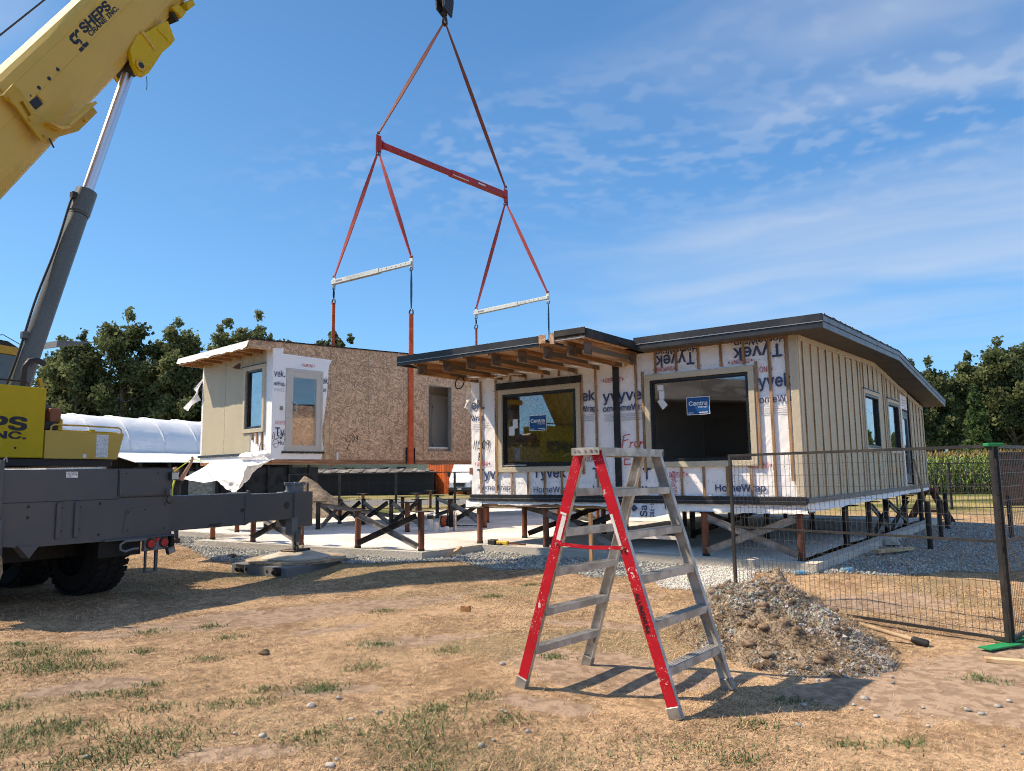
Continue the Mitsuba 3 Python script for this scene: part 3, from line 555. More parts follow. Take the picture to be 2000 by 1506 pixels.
def dupont(u, z, w=.40, h=.088, ex=UX, ey=UZ, s='DUPONT', mark=(1, 1)):
    ex, ey = np.array(ex, float), np.array(ey, float); o = V(u, TV, z)
    ms = [text(s, h, o + ex * w * .13, ex, ey, .003, False, w * .74)]
    for k, x in ((0, .02), (1, .98)):
        if mark[k]:
            sg = -1 if k == 0 else 1
            v, f = vf(trimesh.creation.extrude_polygon(Polygon([(0, h * .1), (sg * w * .06, h * .5), (0, h * .9)]).buffer(0), .003, engine='earcut'))
            q = o + ex * w * (x - sg * .05); ms.append((q + v[:, :1] * ex + v[:, 1:2] * ey + v[:, 2:] * np.cross(ex, ey), f))
    sub(ws, 'lettering', cat(ms), 'mat_print_red')
wt('ek.', .185, -6.60, 2.955, width=.36); wt('Wrap.', .105, -6.60, 2.72, width=.37)
dupont(-6.5, 1.79); wt('Tyv', .19, -6.46, 1.535, width=.5); wt('HomeWrap', .105, -6.42, 1.31, width=.82, bold=False)
wt('HomeWrap', .11, -5.05, 1.265, width=.86, bold=False); wt('Tyvek', .19, -5.05, 1.55, width=.75)
wt('Ty', .19, -3.73, 1.52, width=.33); wt('Hom', .105, -3.73, 1.29, width=.36); dupont(-3.88, 1.83)
wt('ek.', .185, -3.92, 2.95, width=.34); wt('Wrap.', .105, -3.93, 2.745, width=.37)
wt('yvyvek', .19, -3.47, 2.90, width=.95); wt('omeomeWrap', .105, -3.47, 2.72, width=.93); dupont(-3.46, 3.24, .44)
wt('Tyvek', .2, -1.66, 3.625, width=.72, ex=(-1, 0, 0), ey=(0, 0, -1)); wt('Tyvek', .2, -.20, 3.605, width=.80, ex=(-1, 0, 0), ey=(0, 0, -1))
wt('HomeWrap', .1, -1.60, 3.735, width=.78, ex=(-1, 0, 0), ey=(0, 0, -1)); wt('HomeWrap', .1, -.14, 3.735, width=.84, ex=(-1, 0, 0), ey=(0, 0, -1))
dupont(-.68, 3.42, .42, .07, (-1, 0, 0), (0, 0, -1)); dupont(-2.02, 3.42, .42, .07, (-1, 0, 0), (0, 0, -1))
dupont(-.62, 3.175, .24, .095, s='ONT', mark=(0, 1)); wt('yvek', .195, -.62, 2.935, width=.52); wt('omeWra', .105, -.62, 2.69, width=.55)
dupont(-2.27, 1.53); dupont(-2.085, 1.22, .42, .088, (0, 0, 1), (-1, 0, 0)); wt('HomeWrap', .11, -1.42, 1.30, width=.84); dupont(-.86, 1.66, .4); wt('T', .19, -2.72, 1.50); wt('Ho', .105, -2.74, 1.28)
for u0, u1, z0 in ((-3.9, -3.62, 2.68), (-3.44, -2.62, 2.65), (-.6, -.12, 2.62), (-6.56, -6.1, 2.64)):
    for k in range(4): sub(ws, 'lettering', bx(u0, u1 - .05 * (k % 2), TV, TV + .003, z0 - .035 * k, z0 - .035 * k + .008), 'mat_print_grey')
# rows of small stapled marks along the overlaps of the wrap
rng = np.random.default_rng(31); marks = []
for z0, u0, u1 in ((3.38, -2.6, -.1), (1.46, -5.8, -.7), (3.30, -6.5, -2.9), (1.23, -6.5, -.2)):
    for u in np.arange(u0, u1, .075):
        a = rng.uniform(0, 3.14); q = V(u + rng.normal(0, .012), TV + .004, z0 + rng.normal(0, .012)); e = V(math.cos(a), 0, math.sin(a)) * .016
        marks.append(bar(q - e, q + e, .004, .007, (0, 1, 0)))
sub(ws, 'staple_marks', cat(marks), 'mat_print_grey', kind='stuff')
# hand-written marks
hand = {'1': [[(0, 0), (.03, 1)]], '5': [[(.45, 1), (.12, .95), (.08, .6), (.35, .6), (.45, .3), (.25, 0), (0, .08)]], '0': [[(.25, 1), (.02, .6), (.08, .1), (.3, 0), (.48, .4), (.42, .85), (.25, 1)]],
        '9': [[(.45, .75), (.2, 1), (.02, .75), (.15, .5), (.42, .7), (.46, .9), (.4, .3), (.3, -.2)]], 'B': [[(0, 0), (0, 1), (.35, .9), (.38, .6), (0, .52), (.42, .4), (.4, .08), (0, 0)]], 'C': [[(.5, .85), (.25, 1), (.02, .6), (.05, .2), (.3, 0), (.55, .12)]]}
def handwrite(parent, s, h, o, ex, ey, mat, pen=.014, fr=FB):
    x, ls = 0.0, []
    for ch in s:
        for l in hand[ch]: ls.append([(x + a * h + b * h * .12, b * h) for a, b in l])
        x += h * (.32 if ch == '1' else .62)
    sub(parent, 'handwriting', stroke(ls, pen, o, ex, ey), mat, fr=fr)
handwrite(ws, '11509', .17, (-6.53, TV, 2.14), UX, UZ, 'mat_marker_black', .016); handwrite(ws, 'B', .14, (-6.4, TV, 1.91), UX, UZ, 'mat_marker_black', .026)
fr_ = [[(0, 0), (.03, .2), (.06, .22), (.16, .23)], [(.02, .12), (.12, .14)], [(.15, 0), (.17, .1), (.19, .07), (.22, .1)], [(.27, .1), (.23, .05), (.27, .0), (.31, .06), (.27, .1)], [(.34, 0), (.36, .1), (.37, .06), (.41, .1), (.42, 0)], [(.47, 0), (.51, .24)], [(.43, .12), (.55, .15)]]
sub(ws, 'handwriting', stroke(fr_, .013, (-3.09, TV, 2.06), UX, UZ), 'mat_marker_red')
sub(ws, 'handwriting', stroke([[(.14, .17), (.02, .16), (0, 0), (.14, .01)], [(.01, .09), (.11, .1)]], .014, (-3.06, TV, 1.76), UX, UZ), 'mat_marker_red')
# vertical wood strapping over the wrap
VB0, VB1 = -.056, -.037
for u, z0, z1 in [(-6.33, 1.24, 3.52), (-5.935, 1.24, 3.52), (-3.60, 1.22, 3.55), (-2.775, 1.22, 3.74), (-.42, 1.2, 3.74), (-.155, 1.46, 3.74)]: hp('strapping_board', bx(u - .022, u + .022, VB0, VB1, z0, z1), 'mat_strapping')
for u in (-5.56, -5.175, -4.785, -4.40, -4.01): hp('strapping_board', bx(u - .02, u + .02, VB0, VB1, 3.46, 3.56), 'mat_strapping')
for u in (-5.555, -5.16, -4.77, -4.38): hp('strapping_board', bx(u - .02, u + .02, VB0, VB1, 1.22, 1.65), 'mat_strapping')
for u in (-2.39, -2.0, -1.6, -1.21, -.83): hp('strapping_board', bx(u - .02, u + .02, VB0, VB1, 3.33, 3.74), 'mat_strapping')
for u in (-2.38, -1.98, -1.59, -1.19, -.80): hp('strapping_board', bx(u - .02, u + .02, VB0, VB1, 1.22, 1.70), 'mat_strapping')
for u, z0, z1 in ((-3.90, 1.6, 3.44), (-.635, 1.66, 3.36), (-2.645, 1.62, 3.38), (-5.90, 1.6, 3.3)): hp('strapping_board', bx(u - .02, u + .02, VB0 - .004, VB1 - .001, z0, z1), 'mat_strapping')
hp('strapping_board', bx(-2.60, -.1, VB0 + .004, VB1, 3.70, 3.735), 'mat_strapping')
hp('joint_strip', bx(-3.235, -3.115, -.062, -.034, 1.2, 3.56), 'mat_black_membrane', label='black membrane strip over the joint of the two modules')
hp('corner_board', cbx(-.112, 0.014, -.052, -.012, 1.205, 3.72, .004), 'mat_trim_cream')
def window(parent, w, tr, wd=.095, face=-.075, back=-.028, glass='mat_glass', name='window', mk=lambda m: m, fr=FB, trim='mat_trim_cream', frame='mat_window_frame', wf=.055):
    """a window in a wall whose outside looks towards -y; mk turns the mesh where the wall runs the other way"""
    a, b, c, d = w
    x0, x1, z0, z1 = tr
    ring = lambda A, Bq, y0, y1: prism([(A[0], A[2]), (A[1], A[2]), (A[1], A[3]), (A[0], A[3])], y0, y1, [[(Bq[0], Bq[2]), (Bq[1], Bq[2]), (Bq[1], Bq[3]), (Bq[0], Bq[3])]])
    k = part(parent, name, mk(ring((a, b, c, d), (a + wf, b - wf, c + wf, d - wf), -.03, .06)), frame, fr=fr)
    part(k, 'pane', mk(bx(a + wf, b - wf, .028, .0281, c + wf, d - wf) if False else ((np.array([[a + wf, .028, c + wf], [b - wf, .028, c + wf], [b - wf, .028, d - wf], [a + wf, .028, d - wf]])), np.array([[0, 1, 2], [0, 2, 3]]))), glass, fr=fr)
    part(k, 'sill_board', mk(cbx(x0 + .002, x1 - .002, face, back, z0, z0 + wd, .004)), trim, fr=fr); part(k, 'head_board', mk(cbx(x0 + .002, x1 - .002, face, back, z1 - wd, z1, .004)), trim, fr=fr)
    part(k, 'side_board', mk(cbx(x0, x0 + wd, face + .003, back, z0 + wd, z1 - wd, .004)), trim, fr=fr); part(k, 'side_board', mk(cbx(x1 - wd, x1, face + .003, back, z0 + wd, z1 - wd, .004)), trim, fr=fr)
    part(k, 'inner_ledge', mk(ring((a + wf - .012, b - wf + .012, c + wf - .012, d - wf + .012), (a + wf + .012, b - wf - .012, c + wf + .012, d - wf - .012), .0, .02)), 'mat_crane_dark', fr=fr)
    return k
wa = window(H, W1, (-5.865, -3.93, 1.66, 3.295)); wb = window(H, W2, (-2.61, -.675, 1.70, 3.305))
sub(wa, 'head_flashing', cbx(-5.90, -3.90, -.088, -.02, 3.297, 3.43, .004), 'mat_black_membrane'); sub(wa, 'sill_track', bx(-5.76, -5.2, -.05, -.031, 1.775, 1.80), 'mat_light_edge')
def sticker(win, u0, z0, w=.41, h=.30):
    s = sub(win, 'sticker', bx(u0, u0 + w, .022, .025, z0, z0 + h), 'mat_white_print', label='blue and white maker sticker on the glass')
    g = .010
    sub(win, 'sticker', cat(bx(u0 + g, u0 + w - g, .019, .0215, z0 + g, z0 + h - g)), 'mat_sign_blue')
    sub(win, 'lettering', cat(text('Centra', .072, (u0 + .035, .0185, z0 + .155), UX, UZ, .0015, True, w - .075), text('WINDOWS', .022, (u0 + .20, .0185, z0 + .115), UX, UZ, .0015, False, .17), bx(u0 + .03, u0 + .12, .017, .0185, z0 + .03, z0 + .04), bx(u0 + .22, u0 + .37, .017, .0185, z0 + .03, z0 + .042)), 'mat_white_print')
sticker(wa, -5.16, 2.45); sticker(wb, -1.87, 2.57)
for (u0, u1, z0, z1) in ((-2.40, -2.28, 3.03, 3.12), (-2.37, -2.27, 2.88, 3.02)): sub(wb, 'paper_label', bx(u0, u1, .02, .023, z0, z1), 'mat_paper')
sub(wb, 'paper_label', prism([(-2.41, 2.84), (-2.31, 2.69), (-2.215, 2.77), (-2.315, 2.90)], .020, .023), 'mat_paper'); sub(wa, 'paper_label', bx(-5.66, -5.52, .02, .023, 2.38, 2.56), 'mat_paper'); sub(wa, 'paper_label', bx(-5.56, -5.44, .02, .023, 2.52, 2.70), 'mat_paper')
# base trim and what hangs below it
hp('base_flashing', cbx(-6.62, .02, -.07, .0, 1.158, 1.222, .004), 'mat_black_metal'); hp('base_flashing', bx(-6.6, .02, -.055, -.0, 1.148, 1.157), 'mat_light_edge'); hp('base_flashing', cbx(-6.64, .03, -.085, .0, 1.095, 1.147, .004), 'mat_black_metal')
hp('rim_beam', bx(-6.6, -3.1, -.02, .10, .985, 1.075), 'mat_lumber_u'); hp('rim_beam', bx(-3.1, 0, .02, .12, .985, 1.09), 'mat_lumber_u')
rngw = np.random.default_rng(77)
def ragged(u0, u1, ztop_, zlow, amp, y, n, drop=None, seed=1, out=.03):
    """a strip of torn sheet hanging from a straight upper edge"""
    def fn(U, W):
        u = u0 + (u1 - u0) * U; p = np.stack([u * 3, W * 1.2, u * 0 + seed], -1)
        low = zlow + amp * (meshkit.fbm(np.stack([u * 4, u * 0, u * 0 + seed], -1), 4, seed) - .5) * 2 + (drop(u) if drop else 0)
        return np.stack([u, y - out * W * (.3 + meshkit.fbm(p * 2, 3, seed)) + .03 * (meshkit.fbm(p * 4, 3, seed + 1) - .5), ztop_ + (low - ztop_) * W], -1)
    return grid(fn, n, 10)
hp('torn_wrap', ragged(-6.68, -3.2, 1.096, 1.03, .035, -.03, 120, seed=3), 'mat_wrap_film', True); hp('torn_wrap', ragged(-6.72, -6.3, 1.10, .98, .05, -.06, 30, seed=9), 'mat_wrap_film', True)
hp('torn_wrap', ragged(-2.2, .03, 1.10, .965, .012, -.03, 80, seed=5), 'mat_wrap_film', True)
hang = hp('torn_wrap', ragged(-2.98, -2.12, 1.10, .85, .012, -.06, 40, seed=6, out=.08, drop=lambda u: .10 * np.clip((u + 2.5) / .38, 0, 1)), 'mat_wrap_film', True, label='sagging sheet of white wrap printed with large dark letters')
hp('lettering', cat(text('Sa', .13, (-2.60, -.135, .86), (0, 0, 1), (-1, 0, 0), .003, True, .2), text('286-6', .075, (-2.47, -.135, .86), (0, 0, 1), (-1, 0, 0), .003, True, .24), prism([(-2.95, 1.05), (-2.83, 1.07), (-2.77, 1.0), (-2.86, .95)], -.136, -.133)), 'mat_print_blue')
hp('lettering', prism([(-2.28, 1.08), (-2.18, 1.09), (-2.17, 1.05), (-2.1, 1.05), (-2.16, .99), (-2.26, 1.0)], -.118, -.115), 'mat_marker_black')
hp('steel_bracket', cbx(-6.66, -6.58, -.03, .03, 1.62, 1.76, .004), 'mat_rust_steel')
hp('torn_wrap', (lambda m: (vf(m)[0] + V(-6.61, -.03, 2.9), vf(m)[1]))(grid(lambda U, W: np.stack([-.13 * U * np.sin(3.1 * W) * (1 + .4 * np.sin(9 * W)), -.06 * U + .02 * np.sin(8 * W + 3 * U), .42 * W + .04 * U * np.sin(14 * W)], -1), 6, 22)), 'mat_wrap_film', True)
# ---- side wall in cream board and batten
WR1, WR2, DR_ = (4.37, 5.66, 2.06, 3.15), (6.68, 7.92, 2.06, 3.12), (8.33, 9.24, 1.24, 3.42)
side = prism([(0, 1.19), (11.5, 1.19), (11.5, 3.29), (5.5, 3.9), (0, 3.74)], 0, .12, [hole(WR1), hole(WR2), hole(DR_)])
mkS = lambda m: (lambda v, f: (np.stack([-v[:, 1], v[:, 0], v[:, 2]], 1), f))(*vf(m))       # a wall made along x, outside -y, turned to run along y with its outside +x
sw = hp('side_wall', mkS(side), 'mat_siding_side')
for k in range(25):
    v = .27 + .4645 * k
    spans = [(1.2, ztop(v) - .10)]
    for w, t, b in (((4.30, 5.73), 3.24, 1.97), ((6.60, 8.0), 3.21, 1.97), ((8.2, 9.36), 3.6, 1.2)):
        if w[0] < v < w[1]: spans = [(1.2, b), (t, ztop(v) - .10)]
    for z0, z1 in spans:
        if z1 - z0 > .05: sub(sw, 'batten', bx(0.001, .022, v - .019, v + .019, z0, z1), 'mat_trim_cream'); sub(sw, 'batten_edge', bx(0.001, .020, v - .029, v - .0192, z0, z1), 'mat_strapping')
for v in (4.22, 5.80, 6.52, 8.07, 9.42): sub(sw, 'batten', bx(.001, .022, v - .019, v + .019, 1.2, ztop(v) - .1), 'mat_trim_cream')
sub(sw, 'frieze_board', swapxy(prism([(0, 3.64), (0, 3.745), (5.5, 3.905), (11.5, 3.30), (11.5, 3.2), (5.5, 3.80)], .002, .026)), 'mat_trim_cream'); sub(sw, 'corner_board', bx(.001, .024, -.01, .1, 1.2, 3.64), 'mat_trim_cream'); sub(sw, 'corner_board', bx(.001, .024, 11.4, 11.5, 1.2, 3.2), 'mat_trim_cream')
window(sw, WR1, (4.29, 5.74, 1.975, 3.235), .08, -.04, -.0, mk=mkS, wf=.045, glass='mat_coated_glass'); window(sw, WR2, (6.60, 8.0, 1.975, 3.205), .08, -.04, -.0, mk=mkS, wf=.045, glass='mat_coated_glass')
for (a, b, z) in ((4.27, 5.76, 3.238), (6.58, 8.02, 3.208)): sub(sw, 'head_flashing', bx(.001, .052, a, b, z, z + .018), 'mat_black_metal')
dk = hp('side_door', mkS(prism(hole((8.36, 9.21, 1.27, 3.02)), .0, .06, [hole((8.50, 9.07, 1.45, 2.85))])), 'mat_grey_flashing', label='grey glazed door in the side wall')
sub(dk, 'pane', mkS((np.array([[8.5, .03, 1.45], [9.07, .03, 1.45], [9.07, .03, 2.85], [8.5, .03, 2.85]]), np.array([[0, 1, 2], [0, 2, 3]]))), 'mat_coated_glass'); sub(dk, 'lower_panel', mkS(bx(8.5, 9.07, .02, .05, 1.27, 1.5)), 'mat_grey_flashing')
sub(dk, 'jamb', mkS(cbx(8.20, 8.33, -.03, .05, 1.22, 3.44, .004)), 'mat_wrap_film'); sub(dk, 'jamb', mkS(cbx(9.24, 9.30, -.03, .05, 1.22, 3.6, .004)), 'mat_black_membrane'); sub(dk, 'transom_panel', mkS(bx(8.34, 9.23, .0, .05, 3.03, 3.42)), 'mat_paper'); sub(dk, 'transom_strip', mkS(bx(8.36, 9.2, -.008, -.001, 3.03, 3.08)), 'mat_black_membrane'); sub(dk, 'transom_board', mkS(bx(8.22, 9.3, -.012, -.001, 3.44, 3.62)), 'mat_strapping')
for k in range(3): sub(dk, 'note_line', mkS(bx(8.5, 9.05 - .1 * k, -.006, -.001, 3.30 - .07 * k, 3.315 - .07 * k)), 'mat_print_grey')
hp('base_flashing', cbx(.001, .06, -.02, 11.5, 1.12, 1.195, .004), 'mat_grey_flashing')
hp('torn_wrap', (lambda m: (lambda v, f: (np.stack([-v[:, 1], v[:, 0], v[:, 2]], 1), f))(*vf(m)))(ragged(0, 11.5, 1.118, .98, .02, -.02, 150, seed=12, drop=lambda u: .06 * np.clip(u / 11, 0, 1))), 'mat_wrap_film', True)
# other walls, floor, some of the inside
hp('back_wall', bx(-6.6, -.121, 11.38, 11.5, 1.19, 3.3), 'mat_siding_side'); hp('left_wall', swapxy(prism([(.141, 1.19), (11.379, 1.19), (11.379, 3.3), (5.5, 3.88), (.141, 3.72)], -6.6, -6.47)), 'mat_osb')
hp('floor', bx(-6.58, -.01, .02, 11.48, 1.0, 1.186), 'mat_interior_dark')
it = hp('partition', bx(-3.36, -3.24, .9, 11.3, 1.19, 3.68), 'mat_drywall'); sub(it, 'stud', bx(-4.42, -4.32, 1.0, 1.1, 1.19, 2.75), 'mat_lumber_pale'); sub(it, 'stud', bx(-4.42, -3.4, 1.0, 1.1, 2.76, 2.84), 'mat_lumber_pale')
sub(it, 'osb_panel', bx(-4.3, -3.4, 1.3, 1.32, 1.19, 1.7), 'mat_osb_end'); sub(it, 'stick', bar((-4.9, .8, 1.95), (-4.15, 1.2, 2.45), .02, .02), 'mat_lumber_pale'); sub(it, 'bench', bx(-5.6, -4.6, 1.6, 2.2, 1.19, 1.85), 'mat_interior_dark'); sub(it, 'back_panel', bx(-6.4, -3.4, 4.5, 4.6, 1.19, 3.6), 'mat_interior'); sub(it, 'back_panel', bx(-3.2, -.2, 3.9, 4.0, 1.19, 3.6), 'mat_interior_dark')
# ---- roof
prof = lambda v0, v1: [(v0, 3.735 + .03 * v0), (5.5, 3.905), (v1, 3.905 - (v1 - 5.5) * .0865), (v1, 4.075 - (v1 - 5.5) * .0865), (5.5, 4.085), (v0, 3.915 + .03 * v0)]
rf = hp('roof', swapxy(prism(prof(-.45, 12.0), -2.58, .5)), 'mat_black_membrane')
sub(rf, 'roof_deck', swapxy(prism(prof(.001, 12.0), -6.78, -2.583)), 'mat_black_membrane')
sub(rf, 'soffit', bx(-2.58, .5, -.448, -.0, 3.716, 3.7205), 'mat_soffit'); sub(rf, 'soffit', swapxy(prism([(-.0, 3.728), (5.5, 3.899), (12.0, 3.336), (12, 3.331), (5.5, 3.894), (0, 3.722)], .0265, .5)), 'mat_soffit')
def fascia(parent, u0, u1, v, z0, z1, split):
    sub(parent, 'fascia', cbx(u0, u1, v - .022, v, split + .006, z1, .003), 'mat_black_metal'); sub(parent, 'fascia', cbx(u0, u1, v - .014, v, z0, split - .004, .003), 'mat_black_metal'); sub(parent, 'drip_edge', bx(u0, u1, v - .03, v - .001, split - .003, split + .005), 'mat_light_edge')
fascia(rf, -2.58, .52, -.451, 3.70, 3.915, 3.795)
sidep = lambda dz0, dz1: [(-.46, 3.722 + dz0), (5.5, 3.905 + dz0), (12.0, 3.343 + dz0), (12.0, 3.343 + dz1), (5.5, 3.905 + dz1), (-.46, 3.722 + dz1)]
sub(rf, 'verge_fascia', swapxy(prism(sidep(-.02, .07), .501, .518)), 'mat_grey_flashing'); sub(rf, 'verge_fascia', swapxy(prism(sidep(.078, .182), .501, .53)), 'mat_grey_flashing')
rngm = np.random.default_rng(5)
def torn_edge():
    vs = np.arange(-.4, 11.9, .08); top = np.array([.186 + .02 * rngm.random() * (rngm.random() > .4) for _ in vs]); base = np.array([3.735 + .03 * min(v, 5.5) + (.03 * 0) - max(v - 5.5, 0) * .0865 for v in vs])
    return swapxy(prism([(v, b + .16) for v, b in zip(vs, base)] + [(v, b + t) for v, b, t in zip(vs[::-1], base[::-1], top[::-1])], .531, .535))
sub(rf, 'torn_membrane', torn_edge(), 'mat_black_membrane')
# canopy over the front of the left module, its rafters still bare
can = hp('canopy', bx(-6.8, -3.47, -1.90, -.001, 3.742, 3.775), 'mat_osb_end', label='open front canopy with bare wooden rafters'); sub(can, 'deck', bx(-3.30, -2.66, -1.90, -.452, 3.745, 3.778), 'mat_osb_end')
sub(can, 'membrane', bx(-6.82, -3.45, -1.92, -.0, 3.777, 3.80), 'mat_black_membrane'); sub(can, 'membrane', bx(-3.32, -2.62, -1.93, -.0, 3.78, 3.88), 'mat_black_membrane')
fascia(can, -6.83, -3.55, -1.905, 3.69, 3.865, 3.745); sub(can, 'fascia', bx(-6.84, -6.81, -1.92, -.0, 3.69, 3.865), 'mat_black_metal'); sub(can, 'fascia', bx(-2.655, -2.625, -1.92, -.46, 3.74, 3.86), 'mat_black_membrane')
sub(can, 'fascia', cbx(-3.22, -2.64, -1.955, -1.935, 3.80, 3.90, .003), 'mat_black_membrane'); sub(can, 'drip_edge', bx(-3.22, -2.66, -1.94, -1.905, 3.735, 3.748), 'mat_light_edge'); sub(can, 'osb_patch', bx(-3.53, -3.40, -1.945, -1.932, 3.73, 3.87), 'mat_osb_end'); sub(can, 'osb_patch', bx(-3.31, -3.23, -1.945, -1.906, 3.70, 3.87), 'mat_osb_end')
sub(can, 'torn_flap', hull([(-2.66, -1.2, 3.80), (-2.60, -.5, 3.72), (-2.52, -.47, 3.73), (-2.66, -.5, 3.9), (-2.66, -1.2, 3.86), (-2.55, -.5, 3.86)]), 'mat_black_membrane')
for u in (-6.40, -5.76, -5.19, -4.62, -4.05, -3.52, -3.05, -2.76):
    r = sub(can, 'rafter', cat(bx(u - .045, u, -1.86, -.002, 3.655, 3.74), bx(u - .045, u, -1.78, -.002, 3.50, 3.57)), 'mat_lumber')
    sub(r, 'gusset', bx(u + .001, u + .012, -1.80, -1.57, 3.505, 3.70), 'mat_gusset'); sub(r, 'gusset', bx(u + .001, u + .012, -.26, -.06, 3.505, 3.70), 'mat_gusset'); sub(r, 'web', bx(u - .030, u - .015, -1.78, -.05, 3.571, 3.654), 'mat_interior_dark')
sub(can, 'end_blocking', bx(-6.42, -6.40 + .01, -1.80, -.9, 3.50, 3.74), 'mat_lumber'); sub(can, 'insulation', bx(-6.5, -2.8, -.40, -.005, 3.575, 3.65), 'mat_paper'); sub(can, 'hanging_board', bx(-2.97, -2.93, -.10, -.06, 3.50, 3.74), 'mat_lumber_pale')
t = np.linspace(0, 2 * np.pi, 30); sub(can, 'cable_coil', tube(np.stack([-6.15 + .11 * np.cos(t), -.9 + .03 * np.sin(t), 3.40 + .12 * np.sin(t)], 1), .012, 6), 'mat_crane_dark', True)
sub(can, 'cable', tube([(-5.6, -.5, 3.49), (-5.2, -.6, 3.52), (-4.9, -.55, 3.49)], .012, 5), 'mat_paper', True)
sub(can, 'lumber_strip', bar((-6.1, -.7, 3.49), (-5.4, -.35, 3.51), .05, .02), 'mat_lumber_pale')
# ---------------------------------------------------------------- the module hanging from the crane
S_ = thing('hanging_module', 'house module with bare strand board side and glazed door hanging in red slings', 'house module')
def sp(name, mesh, mat, smooth=False, **k): return part(S_, name, mesh, mat, smooth, fr=FC, **k)
WL = -3.80
sp('floor', bx(WL + .02, -.02, .02, 11.6, 1.99, 2.2), 'mat_interior_dark')
DC, OP, WC = (.36, 1.36, 2.27, 4.30), (4.99, 5.92, 2.31, 4.27), (-1.28, -.46, 2.84, 4.34)
sprof = [(-.65, 4.74), (-.65, 4.93), (4.0, 5.09), (5.6, 5.14), (11.6, 4.62), (11.6, 2.04), (-.0, 2.04), (-.0, 4.74)]
osw = sp('strand_board_wall', mkS(prism(sprof, 0, .12, [hole(DC), hole(OP)])), 'mat_osb', label='bare orange brown strand board side wall')
for v in (1.62, 2.84, 4.06, 6.5, 7.7): sub(osw, 'panel_joint', mkS(bx(v, v + .010, -.002, -.0005, 2.05, 4.95)), 'mat_groove', fr=FC)
sub(osw, 'panel_joint', mkS(bx(.0, 11, -.002, -.0005, 4.60, 4.610)), 'mat_groove', fr=FC)
sp('rim_board', mkS(cbx(-.02, 11.6, -.04, .10, 1.945, 2.035, .004)), 'mat_rim_board'); sp('rim_board', bx(WL, -.0, -.03, .1, 1.95, 2.03), 'mat_rim_board')
sp('front_wall', prism([(WL, 2.04), (-.121, 2.04), (-.121, 4.80), (WL, 4.80)], .0, .12, [hole(WC)]), 'mat_interior')
fs = sp('siding_panel', prism([(WL + .05, 2.23), (-1.05, 2.23), (-1.05, 2.73), (-1.41, 2.73), (-1.41, 4.44), (-.36, 4.44), (-.36, 4.79), (WL + .05, 4.79)], -.03, -.005), 'mat_siding_front', label='flat cream siding panels on the sunlit end of the module')
for u, z0, z1 in ((-2.45, 2.24, 4.78), (-.95, 4.45, 4.78)): sub(fs, 'panel_joint', bx(u, u + .008, -.0325, -.0305, z0, z1), 'mat_groove', fr=FC)
wc = window(S_, WC, (-1.41, -.34, 2.74, 4.44), .10, -.07, -.005, fr=FC, wf=.05, glass='mat_coated_glass'); sub(wc, 'head_flashing', bx(-1.45, -.34, -.08, -.005, 4.443, 4.465), 'mat_black_metal', fr=FC)
vt = sp('vent_hood', cbx(-1.80, -1.56, -.05, -.031, 4.40, 4.65, .005), 'mat_trim_cream'); sub(vt, 'hood', hull([(-1.74, -.05, 4.43), (-1.62, -.05, 4.43), (-1.74, -.05, 4.60), (-1.62, -.05, 4.60), (-1.78, -.20, 4.46), (-1.66, -.20, 4.46)]), 'mat_gusset', fr=FC)
sp('vent_hood', hull([(WL - .0, -.02, 4.1), (WL, -.02, 4.34), (WL - .22, -.02, 4.1), (WL - .16, -.02, 4.28), (WL, .2, 4.1), (WL, .2, 4.34), (WL - .22, .18, 4.1)]), 'mat_window_frame')
wrS = Polygon([(-.03, 4.79), (.26, 4.81), (.23, 4.68), (1.66, 4.66), (1.57, 4.5), (1.55, 4.2), (1.52, 3.7), (1.46, 3.2), (1.42, 2.95), (1.37, 2.76), (1.45, 2.33), (1.38, 2.06), (-.03, 2.05)]).difference(Polygon(hole((.345, 1.375, 2.25, 4.32))))
sw2 = sp('house_wrap', mkS(prism(wrS, -.008, -.003)), 'mat_wrap', label='torn white printed wrap round the door')
sp('house_wrap', prism(Polygon([(-1.05, 2.05), (-.0, 2.05), (-.0, 4.79), (-.35, 4.79), (-.35, 2.73), (-1.05, 2.73)]), -.012, -.004), 'mat_wrap'); sp('house_wrap', prism([(WL - .06, 2.05), (WL + .05, 2.05), (WL + .05, 4.75), (WL - .06, 4.75)], -.02, -.004), 'mat_wrap'); sp('house_wrap', prism([(WL, 2.03), (-1.05, 2.03), (-1.05, 2.19), (WL, 2.19)], -.03, -.004), 'mat_wrap')
sp('base_flashing', cbx(WL - .1, -.62, -.07, -.0, 2.17, 2.232, .004), 'mat_black_metal')
EXV, EYZ = (0, 1, 0), (0, 0, 1)
def ct(s, h, v, z, mat='mat_print_blue', width=None, bold=True): sub(sw2, 'lettering', text(s, h, (.011, v, z), EXV, EYZ, .003, bold, width), mat, fr=FC)
ct('vek.', .16, .0, 4.09, width=.30); ct('neWrap.', .095, .0, 3.87, width=.31); ct('DUPONT', .085, .80, 4.40, 'mat_print_red', .30, False); ct('ek', .16, 1.385, 4.02, width=.155); ct('Wr', .09, 1.39, 3.80, width=.12); ct('DUPO', .085, .06, 2.91, 'mat_print_red', .27, False); ct('Ty', .2, .06, 2.63, width=.26); ct('Ho', .1, .14, 2.41, width=.17)
sub(sw2, 'lettering', cat([mkS(prism([(v, 4.445), (v + s * .03, 4.415), (v + s * .03, 4.475)], -.014, -.011)) for v, s in ((.75, 1), (1.15, -1))]), 'mat_print_red', fr=FC)
for k in range(3): sub(sw2, 'lettering', mkS(bx(.02, .28, -.014, -.011, 3.79 - .03 * k, 3.797 - .03 * k)), 'mat_print_grey', fr=FC)
handwrite(sw2, '11509', .15, (.012, .0, 2.55), EXV, EYZ, 'mat_marker_black', .013, FC)
